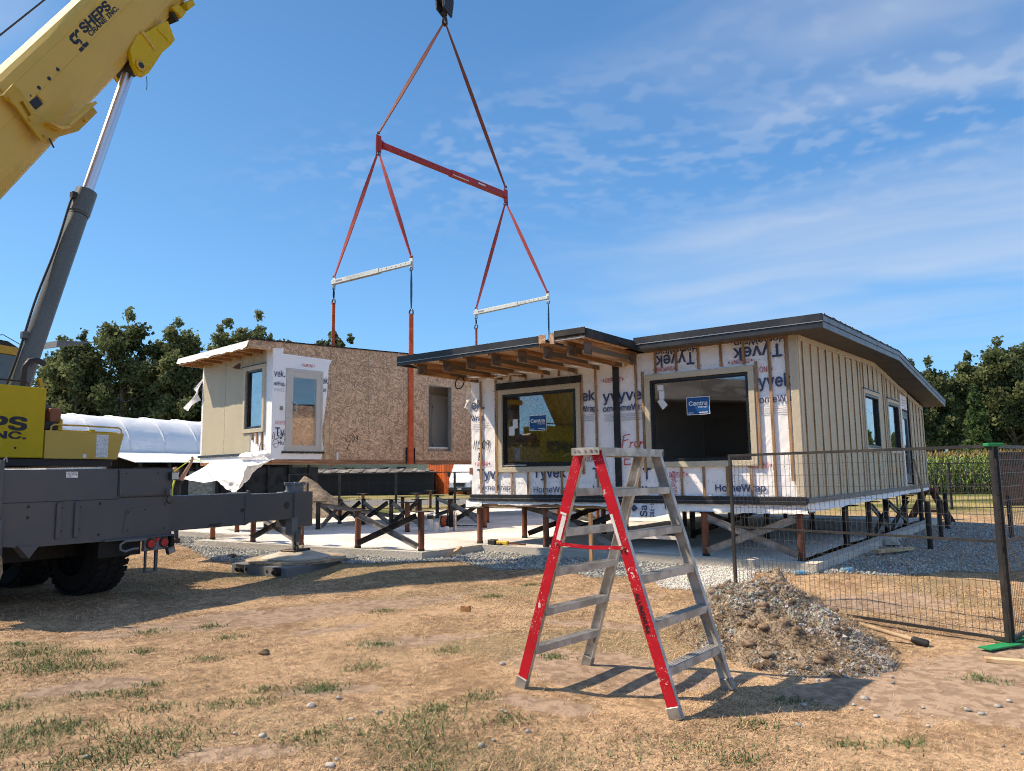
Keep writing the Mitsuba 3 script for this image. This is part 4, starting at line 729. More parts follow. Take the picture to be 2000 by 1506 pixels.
tt = np.linspace(0, 6.28, 20); sub(sw2, 'handwriting', stroke([[(.08 + .075 * math.cos(a), .1 * math.sin(a)) for a in tt], [(.04, -.02), (.12, .01)]], .011, (.012, .01, 2.44), EXV, EYZ), 'mat_marker_black', fr=FC)
handwrite(osw, '11509', .17, (.004, 2.10, 2.53), EXV, EYZ, 'mat_marker_black', .013, FC); handwrite(osw, 'C', .16, (.004, 2.17, 2.29), EXV, EYZ, 'mat_marker_black', .013, FC)
sp('junction_box', mkS(cbx(.18, .26, -.03, -.008, 3.26, 3.36, .004)), 'mat_galv')
dc = sp('glazed_door', mkS(prism(hole(DC), -.03, .06, [hole((.53, 1.20, 2.40, 4.11))])), 'mat_frame_pale', label='pale framed glass door half covered inside by strand board')
sub(dc, 'door_frame', mkS(prism(hole((.335, 1.385, 2.25, 4.325)), -.045, -.01, [hole((.39, 1.33, 2.29, 4.25))])), 'mat_frame_pale', fr=FC)
sub(dc, 'pane', mkS((np.array([[.53, .0, 2.4], [1.2, .0, 2.4], [1.2, .0, 4.11], [.53, .0, 4.11]]), np.array([[0, 1, 2], [0, 2, 3]]))), 'mat_glass', fr=FC); sub(dc, 'inner_board', mkS(bx(.45, 1.28, .09, .11, 2.3, 3.42)), 'mat_osb', fr=FC)
sub(dc, 'handle', tube([FC.R.T @ (FC.R @ V(*q)) for q in ((.03, .50, 3.46), (.09, .52, 3.46), (.09, .60, 3.45), (.09, .60, 3.22), (.09, .52, 3.21), (.03, .50, 3.21))], .012, 6), 'mat_light_edge', True, fr=FC)
sub(dc, 'sill', mkS(cbx(.25, 1.45, -.07, -.005, 2.20, 2.25, .004)), 'mat_black_membrane', fr=FC)
for v, z0, z1 in ((1.53, 2.04, 3.10), (4.84, 2.04, 3.1)): sp('bearing_strip', mkS(bx(v - .075 if v < 2 else v - .03, v + .075 if v < 2 else v + .03, -.02, -.001, z0, z1)), 'mat_lumber_pale')
sp('drain_pipe', tube([(.05, 1.84, 2.04), (.05, 1.84, 2.24)], .03, 8), 'mat_pvc', True)
# opening with a view into the grey room
op = sp('wall_opening', mkS(prism(hole((OP[0] - .0, OP[1] + .0, OP[2], OP[3])), -.004, .14, [hole((OP[0] + .02, OP[1] - .02, OP[2] + .02, OP[3] - .02))])), 'mat_interior', label='unglazed opening showing a grey room')
sub(op, 'room_wall', bx(-1.15, -1.10, 3.2, 9.5, 2.2, 4.8), 'mat_room_white', fr=FC); sub(op, 'room_door', bx(-1.098, -1.06, 6.05, 6.85, 2.2, 4.1), 'mat_room_white', fr=FC); sub(op, 'door_casing', cat(bx(-1.098, -1.04, 5.97, 6.05, 2.2, 4.18), bx(-1.098, -1.04, 6.85, 6.93, 2.2, 4.18), bx(-1.098, -1.04, 6.05, 6.85, 4.1, 4.18)), 'mat_frame_pale', fr=FC)
for k in range(5): sub(op, 'stacked_board', mkS(bx(5.0 + .05 * (k % 3), 5.9, .16, .30, 2.20 + .05 * k, 2.245 + .05 * k)), ['mat_lumber_pale', 'mat_paper', 'mat_lumber'][k % 3], fr=FC)
for z in (2.5, 3.7): sub(op, 'hinge', bx(-1.062, -1.05, 6.05, 6.08, z, z + .1), 'mat_crane_dark', fr=FC)
sub(op, 'room_floor', bx(-1.1, -.13, 3.2, 9.5, 2.201, 2.22), 'mat_room_white', fr=FC)
sp('back_wall', bx(WL, -.121, 11.48, 11.6, 2.04, 4.6), 'mat_osb'); sp('left_wall', swapxy(prism([(.121, 2.04), (11.47, 2.04), (11.47, 4.6), (5.6, 5.0), (.121, 4.79)], WL, WL + .12)), 'mat_interior')
# roof with bare front eave
rc_ = sp('roof', swapxy(prism([(-.62, 4.875), (5.6, 5.085), (11.6, 4.57), (11.6, 4.60), (5.6, 5.13), (-.66, 4.92)], WL - .14, -.001)), 'mat_black_membrane'); sub(rc_, 'roof_edge', mkS(prism([(-.67, 4.93), (5.6, 5.142), (11.6, 4.622), (11.6, 4.652), (5.6, 5.172), (-.67, 4.962)], -.03, .12)), 'mat_black_membrane', fr=FC)
sub(rc_, 'eave_board', bx(WL - .15, -.0, -.66, -.62, 4.73, 4.90), 'mat_lumber_pale', fr=FC)
for u in np.arange(WL - .1, -.2, .56): sub(rc_, 'rafter', bx(u, u + .05, -.62, .0, 4.70, 4.87), 'mat_lumber', fr=FC)
sub(rc_, 'soffit_deck', bx(WL - .13, -.05, -.62, .0, 4.872, 4.876), 'mat_lumber', fr=FC)
sub(rc_, 'torn_wrap', ragged(WL - .18, -.02, 4.905, 4.735, .05, -.68, 90, seed=21, out=.04), 'mat_wrap_film', True, fr=FC)
sp('bird_block', bx(WL - .1, -.05, -.012, .0, 4.79, 4.87), 'mat_black_membrane')
# big loose sheets of wrap blowing under and beside it
def flap(U, W):
    tu = -2.95 + 3.2 * U; lowu = np.interp(U, [0, .45, .62, .72, .86, .95, 1], [-3.85, -2.35, -1.7, -1.33, -.80, -.45, -.2]); lowz = np.interp(U, [0, .42, .62, .72, .86, .95, 1], [1.60, 1.50, 1.55, 1.35, 1.24, 1.66, 1.9])
    p = np.stack([U * 6, W * 4, U * 0 + 3], -1); n = meshkit.fbm(p * 1.7, 4, 15) - .5; fold = np.abs(meshkit.fbm(np.stack([U * 16, W * 5, U * 0], -1), 3, 17) - .5) * np.clip((U - .55) * 3, .12, 1)
    return np.stack([tu + (lowu - tu) * W, -.10 - .34 * W - .10 * np.sin(W * 2.2) + n * .12 * W + fold * .30, 2.06 + (lowz - 2.06) * W - .05 * np.sin(W * 3.1)], -1)
sp('hanging_sheet', grid(flap, 90, 30), 'mat_wrap_film', True, label='large torn white sheet hanging from the lower edge')
def flap2(U, W):
    z = 3.78 + .60 * W; L = np.interp(W, [0, .15, .3, .55, .8, 1], [.55, 1.0, .75, .45, .75, .05])
    return np.stack([WL - .05 - L * U, -.05 - .12 * np.sin(U * 2 + W * 4), z - .25 * U * (1 - W) + .03 * np.sin(9 * W + 4 * U)], -1)
sp('loose_flap', grid(flap2, 16, 20), 'mat_wrap_film', True)
def crumple(U, W):
    n = meshkit.fbm(np.stack([U * 9, W * 5, U * 0], -1), 4, 19)
    return np.stack([-1.25 + 1.32 * U, -.06 - .16 * np.sin(np.pi * W) * (.4 + n), 2.02 + .24 * W + .08 * (n - .5)], -1)
sp('crumpled_wrap', grid(crumple, 60, 18), 'mat_wrap_film', True); sp('pigtail_wire', tube([(-.42 + .09 * math.cos(a), -.05, 2.34 + .13 * math.sin(a)) for a in np.linspace(0, 6.3, 24)], .009, 5), 'mat_crane_dark', True); sp('wood_block', cat([bx(u, u + .05, -.05, -.012, 2.55 - l, 2.73) for u, l in ((-.95, .0), (-.72, .1), (-.47, .25))]), 'mat_strapping')
# ---------------------------------------------------------------- the crane (x along its boom, y towards the front of its carrier)
K_ = thing('mobile_crane', 'big yellow mobile crane with grey outrigger box, long yellow boom and grey lift cylinder', 'crane')
def kp(name, mesh, mat, smooth=False, **k): return part(K_, name, mesh, mat, smooth, fr=FR, **k)
def ks(parent, name, mesh, mat, smooth=False, **k): return part(parent, name, mesh, mat, smooth, fr=FR, **k)
# outrigger box seen from its rear face
F0 = -.30
ob = kp('outrigger_box', prism([(-5.45, .90), (-4.90, .83), (-3.3, .81), (-2.89, .84), (-2.87, 1.77), (-5.45, 1.75)], F0, .25), 'mat_crane_grey', label='dark grey steel outrigger box across the rear of the carrier')
ks(ob, 'cover_plate', prism(Polygon([(-3.70, 1.40), (-2.89, 1.405), (-2.89, 1.765), (-3.715, 1.755)]), F0 - .022, F0 - .001), 'mat_crane_grey'); ks(ob, 'cover_plate', prism(Polygon([(-3.60, .93), (-2.91, .905), (-2.90, 1.275), (-3.56, 1.20)]).buffer(.02), F0 - .010, F0 - .001), 'mat_crane_grey')
ks(ob, 'panel_gap', bx(-3.727, -3.717, F0 - .003, F0 - .0005, 1.38, 1.755), 'mat_crane_dark'); ks(ob, 'panel_gap', bx(-5.2, -3.7, F0 - .006, F0 - .0005, 1.358, 1.366), 'mat_crane_dark'); ks(ob, 'panel_gap', bx(-3.7, -2.9, F0 - .006, F0 - .0005, 1.372, 1.385), 'mat_crane_dark')
for b in (-4.505, -4.275): ks(ob, 'rib', cbx(b - .03, b + .03, F0 - .035, F0 - .001, .90, 1.345, .008), 'mat_crane_grey')
holes = [(-4.87, 1.31), (-4.87, 1.18), (-3.96, 1.31), (-3.96, .91), (-4.475, 1.28), (-4.475, 1.0), (-4.245, 1.28), (-4.245, 1.0), (-3.62, 1.70), (-3.13, 1.70)]
for k, (b, z) in enumerate(holes): ks(ob, 'bolt_hole', disc((b, F0 - (.037 if 4 <= k < 8 else .026 if k >= 8 else .004), z), (0, 1, 0), .019 if k < 4 else .010, .003, 12), 'mat_crane_dark')
for b, z in ((-3.55, .94), (-2.99, .93), (-3.55, 1.18), (-3.3, 1.20), (-2.98, 1.26), (-3.66, 1.42), (-2.93, 1.42)): ks(ob, 'bolt', disc((b, F0 - .03, z), (0, 1, 0), .012, .02, 8), 'mat_crane_grey')
lp = ks(ob, 'warning_plate', bx(-4.43, -4.28, F0 - .004, F0 - .0005, 1.65, 1.725), 'mat_white_print')
ks(ob, 'lettering', cat([text(s, .013, (-4.42, F0 - .0045, z), UX, UZ, .001, True, w) for s, z, w in (('REAR BUMPER', 1.703, .13), ('TO CENTER PIN', 1.68, .13), ('130"', 1.658, .06))]), 'mat_decal_black')
ks(ob, 'gusset_plate', prism([(-4.98, .86), (-4.74, .83), (-4.84, .70)], F0 - .03, F0 + .12), 'mat_crane_grey'); ks(ob, 'stencil_post', cbx(-5.24, -5.19, F0 - .05, F0 - .002, 1.20, 1.86, .006), 'mat_crane_grey'); ks(ob, 'stencil_post', tube([(-5.215, F0 - .06, .75), (-5.215, F0 - .06, 1.18)], .045, 12), 'mat_crane_grey', True); ks(ob, 'hanger', tube([(-5.2, F0 - .03, 1.86), (-5.17, F0 - .03, 1.9), (-5.16, F0 - .03, 1.84)], .008, 5), 'mat_light_edge', True)
wl = ks(ob, 'work_light', cbx(-2.97, -2.84, F0 - .10, F0 - .03, 1.60, 1.72, .01), 'mat_crane_dark'); ks(ob, 'work_light_lens', bx(-2.96, -2.85, F0 - .104, F0 - .1005, 1.61, 1.71), 'mat_lamp_clear'); ks(ob, 'work_light', cbx(-3.00, -2.96, F0 - .13, F0 - .03, 1.385, 1.48, .01), 'mat_galv'); ks(ob, 'cable', tube([(-2.98, F0 - .06, 1.385), (-3.0, F0 - .05, 1.33), (-2.95, F0 - .04, 1.27), (-2.9, F0 - .04, 1.28)], .007, 5), 'mat_crane_dark', True)
# tail light panel, mud flap, step, tow loop
kp('bumper_rail', cbx(-3.9, -2.83, F0 - .06, F0 + .18, .812, .835, .005), 'mat_crane_grey')
tl = kp('tail_light_panel', cbx(-3.30, -2.93, F0 - .03, F0 + .04, .635, .808, .005), 'mat_pad_steel', label='grey tail light panel with round red lamps')
for b, z, r in ((-3.21, .73, .055), (-3.0, .735, .055)): ks(tl, 'lamp_ring', disc((b, F0 - .045, z), (0, 1, 0), r + .018, .02, 24), 'mat_crane_dark'); ks(tl, 'lamp', disc((b, F0 - .058, z), (0, 1, 0), r, .02, 24), 'mat_lamp_red')
ks(tl, 'lamp', disc((-3.105, F0 - .045, .782), (0, 1, 0), .027, .02, 18), 'mat_lamp_red')
ks(tl, 'reverse_lamp', (lambda v, f: (v, f))(*bar((-2.96, F0 - .05, .60), (-2.84, F0 - .05, .64), .05, .10, (0, 0, 1), .006)), 'mat_crane_dark'); ks(tl, 'reverse_lamp_lens', bar((-2.945, F0 - .078, .605), (-2.855, F0 - .078, .635), .003, .08, (0, 0, 1)), 'mat_galv'); ks(tl, 'rubber_bumper', cbx(-2.885, -2.83, F0 - .05, F0 + .05, .66, .83, .012), 'mat_rubber')
kp('mud_flap', cbx(-3.92, -3.305, F0 + .04, F0 + .06, .60, .81, .004), 'mat_rubber'); kp('step_frame', cat(bx(-3.10, -3.06, F0 + .0, F0 + .03, .36, .635), bx(-3.26, -3.235, F0 + .0, F0 + .03, .36, .635), bx(-3.26, -3.06, F0 + .0, F0 + .03, .34, .36)), 'mat_crane_grey')
kp('tow_loop', tube([(-3.3, F0 - .06, .80), (-3.62, F0 - .07, .80), (-3.69, F0 - .07, .76), (-3.69, F0 - .07, .70), (-3.62, F0 - .07, .665), (-3.5, F0 - .07, .69), (-3.42, F0 - .07, .69)], .016, 8), 'mat_pad_steel', True)
kp('carrier_frame', bx(-5.25, -3.05, .26, 10.5, .95, 1.70), 'mat_crane_dark'); kp('axle', bx(-5.2, -3.0, .85, 1.15, .55, .75), 'mat_crane_dark'); kp('axle', bx(-5.2, -3.0, 2.55, 2.85, .55, .75), 'mat_crane_dark'); kp('fender', bx(-3.5, -2.92, .3, 9.5, 1.35, 1.42), 'mat_crane_grey'); kp('carrier_deck', bx(-5.35, -2.9, .28, 10.5, 1.703, 1.74), 'mat_crane_grey'); kp('carrier_cab', hull([(x, y, z) for x in (-5.3, -3.0) for y, z in ((10.2, .7), (12.4, .7), (10.2, 2.2), (12.0, 2.2))]), 'mat_crane_yellow')
def tyre(b0, b1, y, r):
    pf = [(b0, .33), (b0 + .02, r * .86), (b0 + .08, r * .97), (b0 + .12, r), (b1 - .12, r), (b1 - .08, r * .97), (b1 - .02, r * .86), (b1, .33)]
    n, v = 40, []
    for k in range(n):
        a = 2 * math.pi * k / n; v += [(b, y + q * math.sin(a), r * .985 + q * math.cos(a)) for b, q in pf]
    m = len(pf); f = [(k * m + i, ((k + 1) % n) * m + i, ((k + 1) % n) * m + i + 1) for k in range(n) for i in range(m - 1)] + [(k * m + i, ((k + 1) % n) * m + i + 1, k * m + i + 1) for k in range(n) for i in range(m - 1)]
    t = kp('tyre', (np.array(v), np.array(f)[:, ::-1]), 'mat_rubber', 35)
    lug = []
    for k in range(34):
        a = 2 * math.pi * k / 34
        for j, (u0, u1) in enumerate(((.05, .30), (.37, .63), (.70, .95))):
            c0, c1 = b0 + (b1 - b0) * u0, b0 + (b1 - b0) * u1; aa = a + (math.pi / 34 if j == 1 else 0); w = .042
            rr = r * (.985 if j != 1 else 1.0)
            v8 = []
            for q in (rr - .02, rr + .022):
                for bb, sk in ((c0, -.02), (c1, .02)):
                    for da in (-w, w): v8.append((bb, y + q * math.sin(aa + (da * .85 + sk) / r), r * .985 + q * math.cos(aa + (da * .85 + sk) / r)))
            lug.append(hull(v8))
    ks(t, 'tread_block', cat(lug), 'mat_rubber', kind='stuff')
    ks(t, 'rim', disc((b1 - .16, y, r), (1, 0, 0), .34, .08, 24), 'mat_crane_dark')
for y in (.98, 2.62, 7.4, 9.0):
    tyre(-3.50, -2.98, y, .60); tyre(-5.27, -4.75, y, .60)
rp = [(-5.30 + .05 * math.sin(9 * t) + .03 * math.sin(23 * t), F0 - .12 + .05 * math.cos(7 * t), .93 - .80 * abs(math.sin(2.6 * t)) * (.6 + .4 * math.sin(5 * t) ** 2)) for t in np.linspace(0, 6.2, 150)]
kp('hanging_rope', tube(rp, .017, 6), 'mat_rope', True, label='pale rope hanging in loops from the outrigger box')
# telescoping outrigger beam and its jack
bm = kp('outrigger_beam', cbx(-2.95, -1.36, -.21, .21, .868, 1.368, .006), 'mat_crane_grey', label='grey outrigger beam pushed out to the side'); ks(bm, 'inner_beam', cbx(-1.5, .13, -.19, .19, .90, 1.35, .006), 'mat_crane_grey'); ks(bm, 'collar', hull([(-1.42, y, z) for y in (-.222, .222) for z in (.86, 1.375)] + [(-1.30, y, 1.385) for y in (-.222, .222)] + [(-1.34, y, .89) for y in (-.222, .222)]), 'mat_crane_grey'); ks(bm, 'stop_lug', cbx(-1.36, -1.31, -.21, -.17, 1.365, 1.42, .005), 'mat_crane_grey')
for b, z, r in ((-.47, 1.14, .062), (-1.47, 1.10, .036)): ks(bm, 'lightening_hole', disc((b, -.213 if b < -1 else -.193, z), (0, 1, 0), r, .002, 24), 'mat_crane_dark')
ks(bm, 'scrape', prism([(-2.15, .89), (-1.95, .885), (-1.85, .93), (-1.98, .92), (-2.1, .93)], -.2125, -.2105), 'mat_crane_dark')
jk = kp('jack', cbx(-.30, .15, -.22, .22, .75, 1.36, .008), 'mat_crane_grey'); ks(jk, 'jack_barrel', tube([(-.06, 0, .60), (-.06, 0, .80)], .13, 20), 'mat_crane_grey', True); ks(jk, 'valve_block', cbx(-.36, -.22, -.23, -.06, .62, .92, .01), 'mat_pad_steel'); ks(jk, 'valve', cbx(-.30, -.21, -.26, -.2, .5, .68, .01), 'mat_crane_grey')
ks(jk, 'jack_cap', tube([(-.08, 0, 1.36), (-.08, 0, 1.50), (-.08, 0, 1.52)], [.15, .155, .13], 16), 'mat_pad_steel', 30); ks(jk, 'cap_rim', cat([cbx(-.08 + .15 * math.cos(a) - .035, -.08 + .15 * math.cos(a) + .035, .15 * math.sin(a) - .035, .15 * math.sin(a) + .035, 1.47, 1.53, .01) for a in np.linspace(0, 5.6, 9)]), 'mat_pad_steel'); ks(jk, 'pin', tube([(.10, -.14, 1.36), (.10, -.14, 1.52)], .018, 8), 'mat_crane_grey', True); ks(jk, 'lip', cbx(.13, .175, -.2, .2, .76, .79, .004), 'mat_crane_grey')
ks(jk, 'jack_rod', tube([(-.04, 0, .33), (-.04, 0, .66)], .065, 20), 'mat_float_paint', True); ks(jk, 'guide_rod', tube([(-.15, -.1, .33), (-.15, -.1, .64)], .018, 8), 'mat_crane_dark', True); ks(jk, 'lock_wheel', (lambda t: tube(np.stack([-.15 + .045 * np.cos(t), t * 0 - .13, .38 + .05 * np.sin(t)], 1), .012, 6))(np.linspace(0, 6.28, 18)), 'mat_crane_dark', True); ks(jk, 'jack_shoe', cbx(-.24, .18, -.16, .16, .315, .35, .008), 'mat_dark_steel')
ks(jk, 'shoe_handle', tube([(.16, -.1, .35), (.22, -.1, .345), (.235, -.1, .27)], .012, 6), 'mat_dark_steel', True)
fl = kp('jack_float', None or hull([(-.02 + r * math.cos(a), r * math.sin(a), z) for r, z in ((.60, .205), (.60, .225), (.25, .318)) for a in np.linspace(0, 5.9, 16)]), 'mat_float_paint', label='cream painted steel float under the jack')
gd = (.03, .01)
# superstructure
Y0 = 2.4
hd = kp('engine_hood', cbx(-6.9, -3.12, Y0, 3.15, 1.97, 3.08, .012), 'mat_crane_yellow', label='bright yellow hood carrying dark lettering')
ks(hd, 'lettering', fat('SHEPS', .19, (-4.86, Y0 - .001, 2.40), UX, UZ, .003, 1.46, .07), 'mat_decal_black'); ks(hd, 'lettering', fat('CRANE INC.', .105, (-5.02, Y0 - .001, 2.262), UX, UZ, .003, 1.62, .05), 'mat_decal_black'); ks(hd, 'bolt', disc((-3.55, Y0 - .01, 2.12), (0, 1, 0), .017, .02, 10), 'mat_crane_dark')
ks(hd, 'guard_rail', tube([(-6.8, Y0 + .08, 3.16), (-3.42, Y0 + .08, 3.16), (-3.37, Y0 + .08, 3.14), (-3.36, Y0 + .08, 3.08)], .016, 8), 'mat_crane_dark', True)
db = kp('front_deck', prism([(-3.10, 1.965), (-1.85, 1.965), (-1.74, 2.41), (-3.10, 2.415)], Y0, 4.9), 'mat_crane_tan', label='tan deck box with handrail in front of the hood')
ks(db, 'handrail', tube([(-2.99, Y0 + .05, 2.41), (-2.985, Y0 + .05, 2.48), (-2.94, Y0 + .05, 2.51), (-2.4, Y0 + .05, 2.515), (-1.82, Y0 + .05, 2.51), (-1.765, Y0 + .05, 2.48), (-1.755, Y0 + .05, 2.41)], .015, 8), 'mat_crane_tan', True); ks(db, 'handrail_post', cbx(-2.33, -2.26, Y0 + .02, Y0 + .09, 2.41, 2.455, .005), 'mat_crane_yellow'); ks(db, 'deck_edge', cbx(-2.96, -1.76, Y0 + .15, Y0 + .5, 2.415, 2.44, .005), 'mat_crane_yellow')
pl = ks(db, 'load_chart', bx(-2.245, -2.03, Y0 - .005, Y0 - .0005, 1.995, 2.375), 'mat_paper')
rq = np.random.default_rng(9); ks(db, 'chart_lines', cat([bx(-2.235 + .03 * i, -2.235 + .03 * i + .008 + .016 * rq.random(), Y0 - .007, Y0 - .0055, 2.01 + .022 * j, 2.01 + .022 * j + .005 + .006 * rq.random()) for i in range(7) for j in range(16) if rq.random() > .25]), 'mat_print_grey', kind='stuff'); ks(db, 'notice_plate', bx(-2.47, -2.41, Y0 - .004, Y0 - .0005, 1.985, 2.045), 'mat_paper')
kp('slewing_ring', tube([(-4.1, 3.7, 1.70), (-4.1, 3.7, 1.97)], .85, 32), 'mat_crane_dark', 30); kp('turntable_frame', cbx(-6.8, -1.9, 2.45, 5.0, 1.84, 1.968, .01), 'mat_crane_dark'); kp('counterweight', cbx(-8.0, -6.95, 2.4, 5.1, 1.9, 3.2, .02), 'mat_crane_yellow')
kp('winch_motor', tube([(-3.0, 2.62, 2.68), (-3.0, 3.2, 2.68)], .17, 20), 'mat_crane_grey', 30); kp('winch_motor', cbx(-3.10, -2.90, 2.6, 3.0, 2.42, 2.60, .01), 'mat_crane_dark'); kp('rusty_manifold', cbx(-2.98, -2.80, 2.5, 2.7, 2.55, 2.78, .015), 'mat_rust_steel'); kp('valve_bank', cbx(-3.06, -2.84, 2.5, 2.8, 2.43, 2.56, .01), 'mat_crane_dark'); kp('yellow_canister', tube([(-2.80, 2.56, 2.43), (-2.80, 2.56, 2.60), (-2.80, 2.56, 2.63)], [.055, .055, .02], 14), 'mat_crane_yellow', 30); kp('stacked_beams', cbx(-2.0, -1.62, 5.3, 5.9, 2.02, 2.22, .01), 'mat_galv')
cabp = kp('operator_cab', hull([(x, y, z) for y in (4.55, 5.5) for x, z in ((-4.3, 2.0), (-2.4, 2.0), (-2.2, 2.8), (-2.35, 3.9), (-4.3, 3.95))]), 'mat_van_glass'); ks(cabp, 'roof', hull([(x, y, z) for y in (4.5, 5.55) for x, z in ((-4.4, 3.93), (-2.28, 3.88), (-2.35, 4.02), (-4.4, 4.1))]), 'mat_crane_bracket'); ks(cabp, 'roof_cover', hull([(x, y, z) for y in (4.52, 5.53) for x, z in ((-4.3, 4.09), (-2.4, 4.02), (-2.6, 4.12), (-4.3, 4.2))]), 'mat_crane_dark'); ks(cabp, 'wiper', tube([(-3.2, 4.5, 4.1), (-2.7, 4.5, 4.22), (-2.2, 4.5, 4.0)], .008, 5), 'mat_crane_dark', True)
kp('deflector_panel', prism([(-1.62, 4.17), (-.93, 4.36), (-.95, 4.38), (-1.60, 4.30)], 4.7, 5.6), 'mat_pad_steel')
kp('hydraulic_hose', tube([(-3.0, 3.3, 3.0), (-2.98, 3.3, 3.5), (-2.9, 3.3, 3.62), (-2.75, 3.35, 3.66), (-2.6, 3.4, 3.62)], .05, 8), 'mat_crane_dark', True); kp('boom_brace', bar((-2.62, 3.3, 3.0), (-2.72, 3.3, 3.35), .05, .06), 'mat_crane_bracket')
# boom: s along it, w square to it, in the vertical plane of the crane's x axis
EL = math.radians(58.6); AX, WX = V(math.cos(EL), 0, math.sin(EL)), V(-math.sin(EL), 0, math.cos(EL)); BY = 3.69
def BM(s, w, y=0.0): return AX * s + WX * w + V(0, BY + y, 0)
def section(s0, s1, k=1.0, dw=0.0):
    P = [(-.40, 7.27), (-.40, 6.95), (-.385, 6.68), (-.31, 6.42), (-.17, 6.23), (0, 6.16), (.17, 6.23), (.31, 6.42), (.385, 6.68), (.40, 6.95), (.40, 7.27), (.36, 7.40), (.27, 7.47), (-.27, 7.47), (-.36, 7.40)]
    c = 6.9; return hull([BM(s, c + (w - c) * k + dw, y * k) for y, w in P for s in (s0, s1)])
bo = kp('boom', section(-.3, 11.4), 'mat_crane_tan', 12, label='huge tan yellow telescopic boom section')
ks(bo, 'telescope_section', section(11.4, 18.5, .88), 'mat_crane_tan', 12); ks(bo, 'telescope_section', section(18.5, 25.5, .77), 'mat_crane_tan', 12); ks(bo, 'telescope_section', section(25.5, 31.9, .66), 'mat_crane_tan', 12); ks(bo, 'boom_head', hull([BM(s, w, y) for s, w in ((31.6, 6.6), (32.6, 6.5), (32.7, 7.2), (31.6, 7.3)) for y in (-.3, .3)]), 'mat_crane_yellow')
def BP(poly, y0, y1):
    """a plate in the boom's plane given in (s, w)"""
    v, f = vf(prism(poly, y0, y1)); return np.outer(v[:, 0], AX) + np.outer(v[:, 2], WX) + np.stack([v[:, 0] * 0, v[:, 1], v[:, 0] * 0], 1), f
def sw(b, z): return b * AX[0] + z * AX[2], b * WX[0] + z * WX[2]
YN = BY - .40
ks(bo, 'lettering', cat([(lambda m: m)(fat('SHEPS', .15, BM(7.19, 7.085, -.402), AX, WX, .003, .95, .06)), fat('CRANE INC.', .08, BM(7.26, 6.985, -.402), AX, WX, .003, 1.02, .03)]), 'mat_decal_black')
emb = [Polygon([(.17, .26), (.04, .26), (0, .22), (0, .15), (.04, .11), (.11, .11), (.125, .125), (.125, .09), (.09, .075), (.16, .075), (.165, .13), (.13, .16), (.055, .16), (.05, .17), (.05, .20), (.065, .213), (.12, .213)]), Polygon([(.13, .213), (.20, .26), (.26, .26), (.26, .213), (.19, .213), (.165, .19), (.165, .165), (.13, .175)]), Polygon([(.0, .0), (.10, .0), (.10, .05), (.0, .05)]), Polygon([(.12, .0), (.24, .0), (.24, .05), (.17, .05), (.15, .065), (.11, .06)])]
ks(bo, 'emblem', cat([(lambda v, f: (BM(6.84, 6.92, -.402) + 1.15 * np.outer(v[:, 0], AX) + 1.15 * np.outer(v[:, 1], WX) + np.outer(v[:, 2], V(0, -1, 0)), f))(*vf(trimesh.creation.extrude_polygon(e.buffer(0), .003, engine='earcut'))) for e in emb]), 'mat_decal_black')
for b, z in ((-2.74, 8.91), (-2.88, 8.67), (-3.04, 8.42)): s, w = sw(b, z); ks(bo, 'port_hole', BP(Point(s, w).buffer(.035), YN - .004, YN - .001), 'mat_crane_dark')
s, w = sw(-3.07, 8.13); ks(bo, 'access_hole', BP(Polygon([(s - .09, w - .05), (s + .07, w - .06), (s + .09, w + .05), (s - .08, w + .06)]).buffer(.02), YN - .004, YN - .001), 'mat_crane_dark'); ks(bo, 'access_hole', BP(Point(s + .02, w + .13).buffer(.017), YN - .004, YN - .001), 'mat_crane_dark'); ks(bo, 'rim_plate', BP(Polygon([(s + .12, w - .06), (s + .135, w - .06), (s + .135, w + .09), (s + .12, w + .09)]), YN - .02, YN - .001), 'mat_crane_tan')
ks(bo, 'weld_seam', BP([(-.3, 6.93), (11.3, 6.93), (11.3, 6.938), (-.3, 6.938)], YN - .003, YN + .01), 'mat_crane_bracket'); ks(bo, 'wear_strip', BP([(-.3, 7.26), (11.3, 7.26), (11.3, 7.266), (-.3, 7.266)], YN - .003, YN - .0005), 'mat_crane_bracket')
ks(bo, 'seam_line', BP([(5.0, 7.30), (5.012, 7.30), (5.012, 7.42), (5.0, 7.42)], YN - .01, YN + .1), 'mat_crane_bracket')
